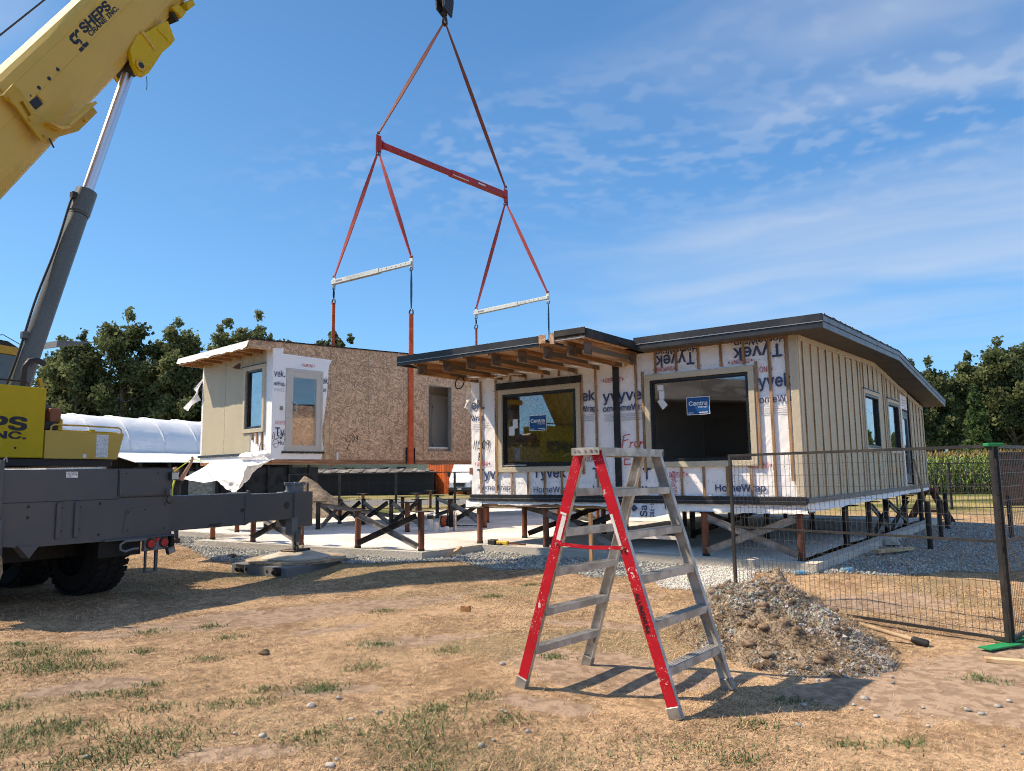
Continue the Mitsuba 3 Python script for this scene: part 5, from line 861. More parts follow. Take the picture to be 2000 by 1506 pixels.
# the cylinder lugs under the boom
lug = [sw(*q) for q in ((-1.20, 10.42), (-.95, 10.65), (-.70, 10.95), (-.52, 11.12), (-.33, 10.80), (-.43, 10.62), (-.62, 10.36), (-.80, 9.98), (-.90, 9.78), (-1.02, 9.64), (-1.14, 9.64), (-1.26, 9.80), (-1.33, 10.05))]
for y in (-.34, .24): ks(bo, 'cylinder_lug', BP(lug, BY + y, BY + y + .10), 'mat_crane_yellow')
cr_ = [sw(*q) for q in ((-1.05, 10.32), (-.70, 10.42), (-.66, 10.37), (-1.02, 10.26))]; ks(bo, 'lug_web', BP(cr_, BY - .24, BY + .24), 'mat_crane_yellow'); ks(bo, 'lug_web', BP([sw(*q) for q in ((-.75, 10.85), (-.45, 10.72), (-.43, 10.66), (-.75, 10.78))], BY - .36, BY + .34), 'mat_crane_yellow')
ks(bo, 'lug_flange', BP([sw(*q) for q in ((-1.12, 10.52), (-.80, 10.30), (-.78, 10.34), (-1.10, 10.58))], BY - .37, BY - .25), 'mat_crane_tan'); ks(bo, 'pin', disc((-1.10, BY - .37, 9.83), (0, 1, 0), .095, .8, 20), 'mat_crane_dark'); ks(bo, 'pin_ring', tube([(-1.10, BY - .375, 9.83), (-1.10, BY - .345, 9.83)], .115, 24), 'mat_crane_bracket'); ks(bo, 'pin_hole', disc((-1.10, BY - .380, 9.83), (0, 1, 0), .06, .01, 18), 'mat_crane_dark'); ks(bo, 'chain', tube([(-.97, BY - .37, 9.66), (-.95, BY - .37, 9.5), (-.955, BY - .37, 9.38)], .007, 5), 'mat_crane_dark', True)
ks(bo, 'end_lug', BP([sw(*q) for q in ((-.45, 11.46), (-.30, 11.62), (-.10, 11.55), (-.20, 11.36), (-.30, 11.40))], BY - .36, BY - .22), 'mat_crane_yellow'); ks(bo, 'end_lug', BP([sw(*q) for q in ((-.42, 11.40), (-.36, 11.44), (-.22, 11.30), (-.28, 11.25))], BY - .3, BY + .2), 'mat_crane_dark'); ks(bo, 'end_lug', BP([sw(*q) for q in ((-.10, 11.75), (.05, 11.95), (.12, 11.85), (-.05, 11.62))], BY - .36, BY + .3), 'mat_crane_yellow')
# the hooked jib rest on the boom's side
bk = [sw(*q) for q in ((-3.70, 7.93), (-3.55, 8.20), (-3.43, 8.16), (-3.20, 7.86), (-2.98, 7.80), (-2.80, 7.74), (-2.63, 7.86), (-2.19, 8.46), (-2.07, 8.36), (-2.24, 8.10), (-2.40, 7.86), (-2.76, 7.60), (-2.92, 7.42), (-3.04, 7.42), (-3.20, 7.58), (-3.50, 7.86))]
br = ks(bo, 'jib_rest', BP(Polygon(bk).difference(Polygon([sw(*q) for q in ((-3.42, 7.93), (-3.38, 7.97), (-3.24, 7.80), (-3.28, 7.76))]).buffer(.01)), YN - .16, YN - .10), 'mat_crane_bracket', label='bright yellow hooked rest plate on the side of the boom')
ks(bo, 'jib_rest_back', BP([sw(*q) for q in ((-3.56, 8.14), (-3.45, 8.12), (-3.00, 7.62), (-3.06, 7.52), (-3.14, 7.60))], YN - .10, YN - .002), 'mat_crane_bracket'); ks(bo, 'jib_rest_shelf', BP([sw(*q) for q in ((-3.03, 7.74), (-2.78, 7.70), (-2.62, 7.80), (-2.64, 7.84), (-2.80, 7.75))], YN - .30, YN - .02), 'mat_crane_tan'); ks(bo, 'jib_rest_pad', BP([sw(*q) for q in ((-2.66, 7.85), (-2.20, 8.49), (-2.17, 8.46), (-2.62, 7.83))], YN - .30, YN - .05), 'mat_crane_tan'); ks(bo, 'jib_rest_bolt', cat([tube([AX * q[0] + WX * q[1] + V(0, YN - .2, 0), AX * q[0] + WX * q[1] + V(0, YN - .02, 0)], .022, 8) for q in (sw(-3.60, 7.93), sw(-2.30, 8.10), sw(-3.0, 7.52), sw(-3.25, 7.70))]), 'mat_crane_bracket'); ks(bo, 'jib_rest_pin', tube([AX * q[0] + WX * q[1] + V(0, YN - .2, 0) for q in (sw(-2.93, 7.50), sw(-2.84, 7.36))], .014, 6), 'mat_crane_dark')
# lift cylinder
CA, CB, CT = V(-2.95, BY, 2.75), V(-1.72, BY, 7.0), V(-1.10, BY, 9.83); cd = (CT - CA) / np.linalg.norm(CT - CA); pc = lambda z: CA + cd * ((z - CA[2]) / cd[2])
cy = kp('lift_cylinder', tube([pc(2.6), pc(6.55), pc(6.56), pc(7.02), pc(7.02)], [.165, .165, .185, .185, .13], 32), 'mat_crane_barrel', 30, label='grey lift cylinder barrel'); ks(cy, 'rod', tube([pc(6.9), pc(9.7)], .105, 32), 'mat_chrome', True); ks(cy, 'rod_eye', tube([V(-1.10, BY - .22, 9.83), V(-1.10, BY + .22, 9.83)], .15, 20), 'mat_crane_dark', 30); ks(cy, 'collar_line', tube([pc(6.5), pc(6.52)], .170, 32), 'mat_crane_dark', 30)
side_off = np.cross(cd, V(0, 1, 0)); side_off /= np.linalg.norm(side_off); sgn = -1 if side_off[0] > 0 else 1
q = lambda z: pc(z) + side_off * sgn * .21 + V(0, -.02, 0)
ks(cy, 'hose', tube([q(z) + side_off * sgn * .015 * math.sin(z * 3) for z in np.linspace(3.0, 6.8, 24)] + [pc(6.86) + side_off * sgn * .16], .02, 6), 'mat_crane_dark', True); ks(cy, 'hose_fitting', cbx(*(q(6.83)[0] - .05, q(6.83)[0] + .05, BY - .07, BY + .03, 6.80, 6.93), .01), 'mat_crane_dark'); ks(cy, 'hose_clamp', cbx(*(q(4.1)[0] - .05, q(4.1)[0] + .05, BY - .07, BY + .03, 4.05, 4.18), .01), 'mat_crane_grey')
ks(bo, 'hoist_rope', tube([V(-5.5, BY, 6.2), V(11.0, BY, 31.6)], .016, 5), 'mat_wire_rope', True)
for k, (dx, dy) in enumerate(((-.1, -.06), (.1, -.06), (-.1, .06), (.1, .06))): ks(bo, 'hoist_line', tube([V(10.83 + dx, BY + dy, 18.9), V(10.83 + dx, BY + dy, 31.2)], .011, 5), 'mat_wire_rope', True)
# ---- things under the outrigger
MATW = [(-4.88, 13.13), (-3.66, 12.26), (-2.85, 13.92), (-4.07, 14.79)]
mt = thing('outrigger_mat', 'square dark grey crane mat on the grass under the round wooden pad', 'crane mat')
part(mt, 'slab', slab(Polygon(MATW).buffer(-.02, join_style=1).buffer(.02, join_style=1), .0, .155), 'mat_pad_steel')
e1, e2 = np.array(MATW[0]), np.array(MATW[1]); ee = (e2 - e1) / np.linalg.norm(e2 - e1); nn = V(ee[1], -ee[0]) if (V(ee[1], -ee[0]) @ (np.array(MATW[0]) - np.array(MATW[3]))) > 0 else V(-ee[1], ee[0])
for t in (.24, 1.24): 
    c = e1 + ee * t; part(mt, 'handle_recess', bar((*(c - ee * .11 + nn * .002), .09), (*(c + ee * .11 + nn * .002), .09), .006, .12), 'mat_crane_dark'); part(mt, 'handle_rope', tube([(*(c + ee * (.08 * math.cos(a)) + nn * (.03 + .02 * math.sin(a))), .07 + .03 * math.sin(a)) for a in np.linspace(0, 6.28, 16)], .02, 6), 'mat_rubber', True)
for t in (.42, .98): c = e1 + ee * t; part(mt, 'bolt_recess', tube([(*(c - nn * .002), .08), (*(c + nn * .006), .08)], .03, 12), 'mat_crane_dark')
pdw = thing('outrigger_pad', 'round layered wooden pad with rope handles between crane mat and jack float', 'outrigger pad')
part(pdw, 'disc', tube([(-3.87, 13.5, .157), (-3.87, 13.5, .20), (-3.87, 13.5, .203)], [.86, .86, .84], 14), 'mat_pad_wood')
pc2 = lambda a, r, z: (-3.87 + r * math.cos(a), 13.5 + r * math.sin(a), z)
for a0 in (-2.05, -.95): part(pdw, 'rope_handle', tube([pc2(a0 + .16 * math.cos(t), .87 + .05 * math.sin(t), .17 + .03 * math.sin(t)) for t in np.linspace(0, 3.3, 10)], .012, 6), 'mat_rope', True)
# ---- rigging on the hook
def Cw(u, v, z): return FC.pt(u, v, z)
HK = V(-2.243, 24.893, 17.64)
hb = thing('hook_block', 'black crane hook block hanging at the top of the slings', 'hook block')
ang = R_ANG; fh = Frame(HK, ang)
prof_h = Polygon([(-.28, .42), (.24, .32), (.36, .95), (.30, 1.25), (-.22, 1.4), (-.36, 1.1)]).buffer(.03)
part(hb, 'cheek_plate', prism(prof_h, -.16, -.11), 'mat_crane_dark', fr=fh); part(hb, 'cheek_plate', prism(prof_h, .11, .16), 'mat_crane_dark', fr=fh); part(hb, 'sheave', disc((0, -.09, .98), (0, 1, 0), .30, .18, 24), 'mat_wire_rope', fr=fh); part(hb, 'swivel', tube([(0, 0, .28), (0, 0, .50)], .10, 12), 'mat_crane_dark', True, fr=fh)
part(hb, 'hook', tube([(.0, 0, .32), (.10, 0, .16), (.11, 0, .02), (.02, 0, -.07), (-.08, 0, -.03), (-.11, 0, .08)], [.06, .06, .065, .06, .05, .03], 10), 'mat_crane_dark', True, fr=fh); part(hb, 'warning_label', bx(-.05, .10, -.168, -.161, .88, .95), 'mat_paper', fr=fh); part(hb, 'edge_strip', prism([(-.33, .95), (-.30, .95), (-.24, .50), (-.27, .50)], -.166, -.161), 'mat_light_edge', fr=fh)
def shackle(pq, r=.06, mat='mat_shackle', parent=None):
    t = np.linspace(-.6, 3.74, 14); pts = [np.array(pq) + BUv * r * math.cos(a) + V(0, 0, r * 1.2 * math.sin(a)) for a in t]
    return tube(pts, r * .28, 6)
BUv = V(CU[0], CU[1], 0)
BE1, BE2 = Cw(-1.87, 4.50, 12.17), Cw(-1.87, 10.42, 12.06)
lb = thing('lifting_beam', 'long red steel lifting beam high in the air', 'lifting beam')
bd = (BE2 - BE1) / np.linalg.norm(BE2 - BE1); Lb = np.linalg.norm(BE2 - BE1)
part(lb, 'outer_tube', bar(BE1 + bd * .15, BE1 + bd * Lb * .56, .15, .17, c=.01), 'mat_rigging_red'); part(lb, 'inner_tube', bar(BE1 + bd * Lb * .52, BE2, .19, .21, c=.01), 'mat_rigging_red')
part(lb, 'end_plate', bar(BE1 + V(0, 0, -.28), BE1 + V(0, 0, .28), .05, .20, bd, .005), 'mat_rigging_red'); part(lb, 'end_plate', bar(BE2 + V(0, 0, -.28), BE2 + V(0, 0, .24), .05, .20, bd, .005), 'mat_rigging_red'); part(lb, 'end_gusset', hull([BE1 + V(0, 0, .2) , BE1 + V(0, 0, -.2), BE1 + bd * .35 + V(0, 0, .09), BE1 + bd * .35 + V(0, 0, -.09)] + [BE1 + BUv * .04 + V(0, 0, .2), BE1 + BUv * .04 - V(0, 0, .2)]), 'mat_rigging_red')
sdv = BUv
for k in range(10): c = BE1 + bd * (.55 + .28 * k) + sdv * .077; part(lb, 'pin_hole', disc(c, sdv, .022, .003, 10), 'mat_crane_dark')
tl_ = bar(BE1 + bd * Lb * .74 + sdv * .098, BE1 + bd * Lb * .80 + sdv * .098, .002, .05); part(lb, 'rating_label', tl_, 'mat_paper'); part(lb, 'label_strip', bar(BE1 + bd * Lb * .53 + sdv * .097 - V(0, 0, .075), BE1 + bd * Lb * .66 + sdv * .097 - V(0, 0, .075), .002, .03), 'mat_label_white')
def sling(lab, p, q, w, mat, thick=.035, shp=None, group=None, twist=0.0, r0=None):
    p, q = np.array(p, float), np.array(q, float); n = 12; d = (q - p) / np.linalg.norm(q - p)
    s = np.cross(d, V(0, 1, 0.2)); s /= np.linalg.norm(s); t = np.cross(d, s); rows = []
    for k in range(n + 1):
        a = twist * k / n; e1_, e2_ = math.cos(a) * s + math.sin(a) * t, -math.sin(a) * s + math.cos(a) * t; g = w / 2 * min(1, .45 + .14 * k, .45 + .14 * (n - k)); c = p + (q - p) * k / n
        rows += [c + e1_ * g + e2_ * thick / 2, c - e1_ * g + e2_ * thick / 2, c - e1_ * g - e2_ * thick / 2, c + e1_ * g - e2_ * thick / 2]
    f = []
    for k in range(n):
        for j in range(4):
            a, b, c2, d2 = k * 4 + j, k * 4 + (j + 1) % 4, (k + 1) * 4 + (j + 1) % 4, (k + 1) * 4 + j; f += [(a, b, c2), (a, c2, d2)]
    return (np.array(rows), np.array(f))
def sl(lab, p, q, w, mat, twist=0., sh=(1, 1)):
    k = thing('lifting_sling', lab, 'sling', 'slings on the crane hook'); part(k, 'webbing', sling(lab, p, q, w, mat, twist=twist), mat)
    for e, c in zip(sh, (p, q)):
        if e: part(k, 'shackle', shackle(np.array(c, float)), 'mat_shackle', True)
    return k
sl('brown red sling from the hook down to the left end of the red lifting beam', HK + V(-.05, 0, -.05), BE1 + V(0, 0, .34), .13, 'mat_sling_brown', .8, (0, 1)); sl('dark brown sling from the hook down to the right end of the red lifting beam', HK + V(.05, 0, -.05), BE2 + V(0, 0, .30), .13, 'mat_sling_brown', .3, (0, 1))
T1a, T1b, T2a, T2b = Cw(-3.80, 4.2, 7.93), Cw(.02, 4.32, 7.82), Cw(-3.80, 10.70, 7.89), Cw(.02, 10.52, 7.82)
sl('red sling from the beam\'s left end to the far end of the left spreader bar', BE1 + V(-.03, 0, -.34), T1a + V(0, 0, .16), .13, 'mat_sling_red', .9); sl('red sling from the beam\'s left end to the near end of the left spreader bar', BE1 + V(.03, 0, -.34), T1b + V(0, 0, .16), .13, 'mat_sling_red', -.9)
sl('red sling from the beam\'s right end to the far end of the right spreader bar', BE2 + V(-.03, 0, -.34), T2a + V(0, 0, .16), .13, 'mat_sling_red', .5); sl('red sling from the beam\'s right end to the near end of the right spreader bar', BE2 + V(.03, 0, -.34), T2b + V(0, 0, .16), .12, 'mat_sling_red', -.4)
def spreader(lab, a, b):
    k = thing('spreader_bar', lab, 'spreader bar', 'white spreader bars below the red lifting beam'); d = (b - a)
    part(k, 'outer_tube', bar(a - d * .02, a + d * .62, .14, .15, c=.01), 'mat_bar_white'); part(k, 'inner_tube', bar(a + d * .58, b + d * .01, .105, .115, c=.01), 'mat_bar_white')
    for e in (a, b): part(k, 'end_lug', bar(e + V(0, 0, -.15), e + V(0, 0, .15), .04, .14, d, .005), 'mat_bar_white')
    nv = np.cross(d, V(0, 0, 1)); nv /= np.linalg.norm(nv); nv = nv if nv[1] < 0 else -nv
    for t in np.linspace(.66, .95, 6): part(k, 'pin_hole', disc(a + d * t + nv * .0535, nv, .018, .003, 8), 'mat_crane_dark')
    part(k, 'rating_label', bar(a + d * .05 + nv * .071, a + d * .14 + nv * .071, .002, .06), 'mat_galv')
spreader('white adjustable spreader bar above the hanging module, the left one', T1a, T1b); spreader('white adjustable spreader bar near the canopy, the right one', T2a, T2b)
def drop(lab, top, zj, zbot, upper, wid=.15, w2=.06, lower='mat_sling_orange'):
    k = thing('lifting_sling', lab, 'sling', 'slings on the crane hook'); top = np.array(top, float); j, bt = V(top[0], top[1], zj), V(top[0], top[1], zbot)
    part(k, 'upper_webbing', sling('', top - V(0, 0, .2), j + V(0, 0, .1), w2, upper, .03), upper)
    part(k, 'shackle', shackle(top - V(0, 0, .2)), 'mat_shackle', True); part(k, 'shackle', shackle(j + V(0, 0, .02), .085), 'mat_shackle', True)
    e = V(CV[0], CV[1], 0) * wid / 2; o = V(CU[0], CU[1], 0) * .012; part(k, 'webbing', hull([j + s1 * e * .8 + s2 * o for s1 in (-1, 1) for s2 in (-1, 1)] + [bt + s1 * e + s2 * o for s1 in (-1, 1) for s2 in (-1, 1)]), lower)
    return k
drop('dark blue and red sling reaching down behind the roof of the hanging module', T1a - V(0, 0, 0), 7.25, 1.95, 'mat_sling_dark', .13); d2 = drop('teal sling with wide orange webbing down the strand board side', Cw(.045, 4.30, 7.82), 6.30, 1.94, 'mat_sling_blue', .19)
drop('dark blue and red sling reaching down behind the left part of the canopy roof', T2a, 7.30, 1.95, 'mat_sling_dark', .13); drop('long teal sling reaching down behind the right part of the canopy roof', Cw(.045, 10.52, 7.82), 6.2, 1.94, 'mat_sling_blue', .15)
part(d2, 'corner_guard', mkS(cbx(4.12, 4.16, -.07, -.03, 1.95, 2.4, .01)), 'mat_rubber', fr=FC); part(d2, 'corner_guard', mkS(cbx(4.41, 4.45, -.07, -.03, 1.95, 2.4, .01)), 'mat_rubber', fr=FC)
# ---------------------------------------------------------------- steel piers and braces
PIERS = {}
def pier(tag, u, v, lab, top=.955, bot=.24, plate=True, mat='mat_rust_steel', r=.057):
    k = thing('steel_pier', lab, 'pier', 'steel piers standing on the crushed stone bed'); PIERS[tag] = (u, v)
    part(k, 'post', tube([(u, v, bot - .04), (u, v, top)], r, 16), mat, 30, fr=FB); part(k, 'foot', tube([(u, v, bot - .05), (u, v, bot + .05)], r + .006, 16), 'mat_dark_steel', 30, fr=FB)
    if plate: part(k, 'cap_plate', cbx(u - .21, u + .21, v - .12, v + .12, top, top + .016, .003), 'mat_dark_steel', fr=FB)
front = [('P3', -6.37, -.05, 'rusty pier under the left front corner of the standing house'), ('R2', -4.77, -.03, 'rusty pier under the left window of the standing house'), ('R2b', -3.22, .0, 'rusty pier under the black joint strip'), ('R6', -1.64, .04, 'dark rusty pier under the right window just left of the mesh fence end'), ('R7', -.14, .12, 'reddish pier under the near corner of the standing house')]
for t, u, v, l in front: pier(t, u, v, l, .955 if t != 'R7' else .97)
for t, u, v in [('R1', -6.39, 1.5), ('R3', -6.84, 3.5), ('R5', -5.4, 3.2), ('R4', -7.1, 5.8), ('S1', -4.77, 3.1), ('S2', -3.2, 3.1), ('S3', -1.64, 3.1), ('S4', -4.77, 6.2), ('S5', -3.2, 6.2), ('S6', -1.64, 6.2), ('S7', -3.2, 9.3), ('S8', -1.64, 9.3), ('S9', -4.77, 9.3)]: pier(t, u, v, ('rusty' if t[0] == 'R' else 'dark steel') + ' pier in the shade under the standing house', mat='mat_rust_steel' if t[0] == 'R' else 'mat_dark_steel')
for t, u, v in [('E1', -.16, 3.0), ('E2', -.16, 4.9), ('E3', -.16, 6.6), ('E4', -.16, 8.9), ('E5', -.16, 11.2)]: pier(t, u, v, 'dark steel pier under the long side wall of the house', mat='mat_dark_steel')
for t, u, v, l in [('P1', -7.83, -1.97, 'rusty pier with cap plate, left of the front crossed braces'), ('P2', -6.34, -1.77, 'rusty pier with cap plate on the corner of the footing'), ('P4', -12.57, .84, 'dark pier behind the jack of the outrigger'), ('P5', -13.88, 2.66, 'reddish pier in front of the far dirt pile'), ('P6', -12.99, 2.77, 'dark pier close behind the front crossed braces on the left'), ('P7', -11.78, 2.69, 'dark pier left of the middle crossed braces'), ('P8', -9.81, 1.34, 'dark pier left of the white pipes'), ('P9', -11.05, 3.05, 'dark pier right of the middle crossed braces'), ('P10', -13.21, 6.08, 'thin dark pier far behind the white pipes'), ('P11', -10.13, 3.29, 'dark pier beside the orange cord reel'), ('P12', -9.07, 3.41, 'orange rusty pier behind the left front corner pier'), ('P13', -10.29, 5.03, 'rusty pier half hidden behind the house corner'), ('P14', -13.3, 4.62, 'dark pier seen between the far crossed braces'), ('P15', -16.1, 8.1, 'bright rusty pier far back near the wire fence'), ('P17', -18.9, 11.8, 'rusty pier far back below the white van'), ('P16', -18.1, 7.3, 'bright rusty pier far back left of the wire fence'),
                   ('Q1', -12.34, -2.27, 'rusty pier below the outrigger beam, the leftmost'), ('Q2', -13.75, -.75, 'small rusty pier left of the outrigger brace'), ('Q3', -10.86, -2.23, 'rusty pier below the outrigger beam holding a brace'), ('Q4', -13.71, .06, 'dark pier behind the outrigger beam'), ('Q5', -9.28, -2.19, 'rusty pier right behind the outrigger jack')]: pier(t, u, v, l, mat='mat_dark_steel' if t in ('P4', 'P6', 'P7', 'P9', 'P10', 'P14', 'P11', 'Q4') else 'mat_rust_steel')
for u, v, bot, l in [(.97, 4.51, .10, 'bare dark post in the gravel beside the house, the nearest one'), (.82, 7.05, .10, 'bare dark post in the gravel beside the house, the middle one'), (2.02, 8.46, .06, 'bare dark post in the gravel behind the fence joint'), (.6, 9.9, .1, 'bare dark post in the gravel behind the house, the farthest one')]: pier('x', u, v, l, 1.0, bot, False, 'mat_dark_steel', .05)
one('wood_stake', 'thin brown stake in the gravel behind the left ladder leg', 'stake', cbx(-3.05, -2.99, -1.32, -1.27, .0, .98, .004), 'mat_strapping', fr=FB)
def channel(p, q, w=.10, h=.045):
    p, q = np.array(p, float), np.array(q, float); d, s, t = basis(q - p)
    c = lambda a, b, ww, hh: (lambda v, f: (v + s * a + t * b, f))(*bar(p, q, ww, hh))
    return cat(c(0, 0, .006, w), c(h / 2, w / 2, h, .006), c(h / 2, -w / 2, h, .006))
def brace(a, b, lab, which=(1, 1), mats=('mat_dark_steel', 'mat_galv')):
    A, Bq = PIERS[a], PIERS[b]; d = np.array(Bq) - np.array(A); d = d / np.linalg.norm(d); n = np.array([d[1], -d[0]]) * .075
    for k, (za, zb) in enumerate(((.34, .88), (.88, .34))):
        if which[k]:
            o = n * (1 if k == 0 else .45)
            one('cross_brace', lab + (' rising to the right' if k == 0 else ' falling to the right'), 'brace', channel((A[0] + d[0] * .05 + o[0], A[1] + d[1] * .05 + o[1], za), (Bq[0] - d[0] * .05 + o[0], Bq[1] - d[1] * .05 + o[1], zb)), mats[k], fr=FB, group='steel braces between the piers')
brace('P1', 'P2', 'steel channel brace between the two front piers on the footing'); brace('Q3', 'Q5', 'steel channel brace behind the outrigger jack'); brace('P7', 'P9', 'steel channel brace in the middle of the bare pier field'); brace('P6', 'P7', 'thin steel brace behind the front braces'); brace('P5', 'P6', 'steel brace in front of the far dirt pile')
brace('P4', 'P14', 'long steel brace behind the outrigger jack', (0, 1)); brace('P11', 'P12', 'steel channel brace beside the cord reel'); brace('P10', 'P13', 'long steel brace far behind the white pipes'); brace('R1', 'R5', 'pale steel brace under the left part of the standing house'); brace('R2', 'R2b', 'steel channel brace under the left window'); brace('R6', 'R7', 'steel channel brace behind the end of the mesh fence', mats=('mat_galv', 'mat_galv'))
brace('E2', 'E3', 'dark brace under the long side wall, the near pair'); brace('E3', 'E4', 'dark brace under the long side wall, the far pair'); brace('S2', 'S3', 'dark brace deep under the house'); brace('R3', 'R4', 'brace under the back left of the house'); brace('P14', 'P15', 'thin brace far back near the wire fence', (1, 0)); brace('P13', 'R4', 'brace behind the corner of the house', (0, 1)); brace('P4', 'P5', 'galvanised brace beside the outrigger jack', (1, 1), ('mat_galv', 'mat_galv'))
tr = thing('timber_trestle', 'brown A shaped timber trestle standing at the far corner of the house', 'trestle')
for x, y in ((-.62, 11.9), (.42, 11.9)): part(tr, 'leg', bar((-.10 + (.1 if x > 0 else -.1), 12.05, .98), (x, y - .1, .1), .11, .05, (0, 1, 0)), 'mat_rust_steel', fr=FB); part(tr, 'leg', bar((-.10 + (.1 if x > 0 else -.1), 12.45, .98), (x, y + .7, .1), .11, .05, (0, 1, 0)), 'mat_rust_steel', fr=FB)
part(tr, 'crossbar', bar((-.40, 11.9, .45), (.22, 11.9, .45), .04, .07), 'mat_rust_steel', fr=FB); part(tr, 'top_beam', bx(-.2, .12, 11.95, 12.6, .97, 1.07), 'mat_rust_steel', fr=FB)
one('leaning_board', 'long thin board leaning against the cream side wall by the grey door', 'board', bar((.05, 9.35, 1.85), (.42, 8.75, .16), .035, .07, (0, 1, 0)), 'mat_strapping', fr=FB)
# ---------------------------------------------------------------- small things on the site
for n_, (u, v, r, h, l) in enumerate(((-9.62, 1.95, .072, .42, 'tallest white drain pipe stub with black band, left of the three'), (-9.33, 1.85, .058, .24, 'middle white drain pipe stub with a cap'), (-9.10, 1.98, .055, .13, 'short white drain pipe stub, right of the three'))):
    k = thing('drain_stub', l, 'pipe'); part(k, 'pipe', tube([(u, v, .2), (u, v, .24 + h)], r, 14), 'mat_pvc', 30, fr=FB); part(k, 'collar', tube([(u, v, .24 + h - .12), (u, v, .24 + h - .03)], r + .008, 14), 'mat_crane_dark' if n_ == 0 else 'mat_pvc', 30, fr=FB)
one('water_hose', 'thin grey hose bent upright out of the stone bed', 'hose', tube([(-9.15, 2.3, .24), (-9.1, 2.25, .6), (-9.05, 2.2, .74), (-8.95, 2.15, .68), (-8.8, 2.0, .24)], .018, 8), 'mat_galv', True, fr=FB)
rl = thing('cord_reel', 'orange cord reel lying on the stone bed by a pier', 'cord reel'); part(rl, 'drum', tube([(-10.4, 3.25, .38), (-10.25, 3.3, .38)], .13, 16), 'mat_orange_plastic', 30, fr=FB); part(rl, 'flange', tube([(-10.42, 3.24, .38), (-10.40, 3.25, .38)], .16, 16), 'mat_crane_dark', 30, fr=FB); part(rl, 'flange', tube([(-10.25, 3.3, .38), (-10.23, 3.31, .38)], .16, 16), 'mat_crane_dark', 30, fr=FB)
part(rl, 'cord', tube([(-10.2, 3.3, .30), (-9.9, 3.4, .27), (-9.6, 3.3, .29), (-9.3, 3.5, .28)], .014, 6), 'mat_crane_dark', True, fr=FB); one('steel_bar', 'rusty bar standing behind the orange cord reel', 'bar', bar((-10.55, 3.6, .24), (-10.5, 3.62, .95), .03, .03, (0, 1, 0)), 'mat_rust_steel', fr=FB)
sg = thing('power_tool', 'yellow and black power tool lying on the concrete footing', 'power tool'); part(sg, 'motor', cbx(-6.05, -5.86, -.22, -.08, .25, .35, .015), 'mat_crane_dark', fr=FB); part(sg, 'body', cbx(-5.86, -5.58, -.19, -.10, .26, .33, .015), 'mat_yellow_plastic', fr=FB); part(sg, 'grip', cbx(-5.80, -5.70, -.24, -.19, .25, .29, .01), 'mat_crane_dark', fr=FB); part(sg, 'blade', bar((-5.58, -.145, .29), (-5.2, -.10, .28), .02, .03), 'mat_rust_steel', fr=FB)
def bottle(lab, p, az, L=.21, r=.033):
    d = V(math.cos(az), math.sin(az), 0); p = np.array(p, float); k = thing('water_bottle', lab, 'bottle'); part(k, 'body', tube([p, p + d * .01, p + d * L * .72, p + d * L * .9, p + d * L], [r * .8, r, r, r * .4, r * .4], 12), 'mat_bottle', True); part(k, 'label', tube([p + d * L * .25, p + d * L * .55], r + .001, 12, False), 'mat_bottle_label', True); part(k, 'cap', tube([p + d * L, p + d * (L + .02)], r * .45, 10), 'mat_white_print', True)
z0 = hz(np.array([4.45, 5.05]), np.array([11.05, 11.3])); bottle('clear plastic bottle lying at the footing corner, left one', (4.06, 11.05, z0[0] + .035), .1); bottle('pale blue plastic bottle lying right of the footing corner', (4.85, 11.3, z0[1] + .035), .35, .26, .045)
one('gravel_plank', 'short plank lying on the shaded gravel beside the footing', 'plank', bar((.40, 2.55, .20), (.75, 3.85, .16), .12, .05), 'mat_lumber_pale', fr=FB); one('footing_batten', 'short wooden stick leaning on the front of the concrete footing', 'stick', bar((-6.05, -1.0, .27), (-5.92, -1.55, .13), .05, .04), 'mat_lumber_pale', fr=FB)
one('stone_scrap', 'pale broken concrete scrap at the edge of the footing on the right', 'concrete scrap', hull([(.2, 4.4, .15), (.45, 4.5, .15), (.4, 4.8, .15), (.22, 4.7, .33), (.38, 4.62, .30), (.25, 4.45, .28)]), 'mat_concrete', fr=FB)
one('wood_stake', 'small pale stake against the footing behind the outrigger jack', 'stake', cbx(-8.88, -8.83, -2.50, -2.46, .05, .30, .003), 'mat_lumber_pale', fr=FB)
gz = lambda x, y: float(hz(np.array([x]), np.array([y]))[0])
one('wood_block', 'small offcut of wood lying on the dry grass', 'wood block', (lambda m: (m[0] + V(0, 0, gz(-.6, 9.1)), m[1]))(bar((-.64, 9.12, .03), (-.53, 9.08, .035), .05, .06)), 'mat_lumber')
ax_ = thing('sledge_hammer', 'long handled hammer half buried in the dirt mound', 'hammer'); h0 = V(3.32, 7.55, .16 + gz(3.3, 7.5)); h1 = V(3.74, 7.28, .05 + gz(3.7, 7.3)); part(ax_, 'handle', tube([h0, h1], .021, 8), 'mat_lumber_pale', True); part(ax_, 'grip', tube([h1, h1 + (h1 - h0) / np.linalg.norm(h1 - h0) * .02, h1 + (h1 - h0) / np.linalg.norm(h1 - h0) * .13, h1 + (h1 - h0) / np.linalg.norm(h1 - h0) * .15], [.024, .033, .037, .03], 10), 'mat_crane_dark', True)
one('ground_plank', 'pale plank lying on the dirt at the right edge by the green foot', 'plank', (lambda m: (m[0] + V(0, 0, gz(4.3, 6.5)), m[1]))(bar((4.02, 6.62, .015), (5.4, 5.9, .025), .09, .03)), 'mat_lumber_pale')
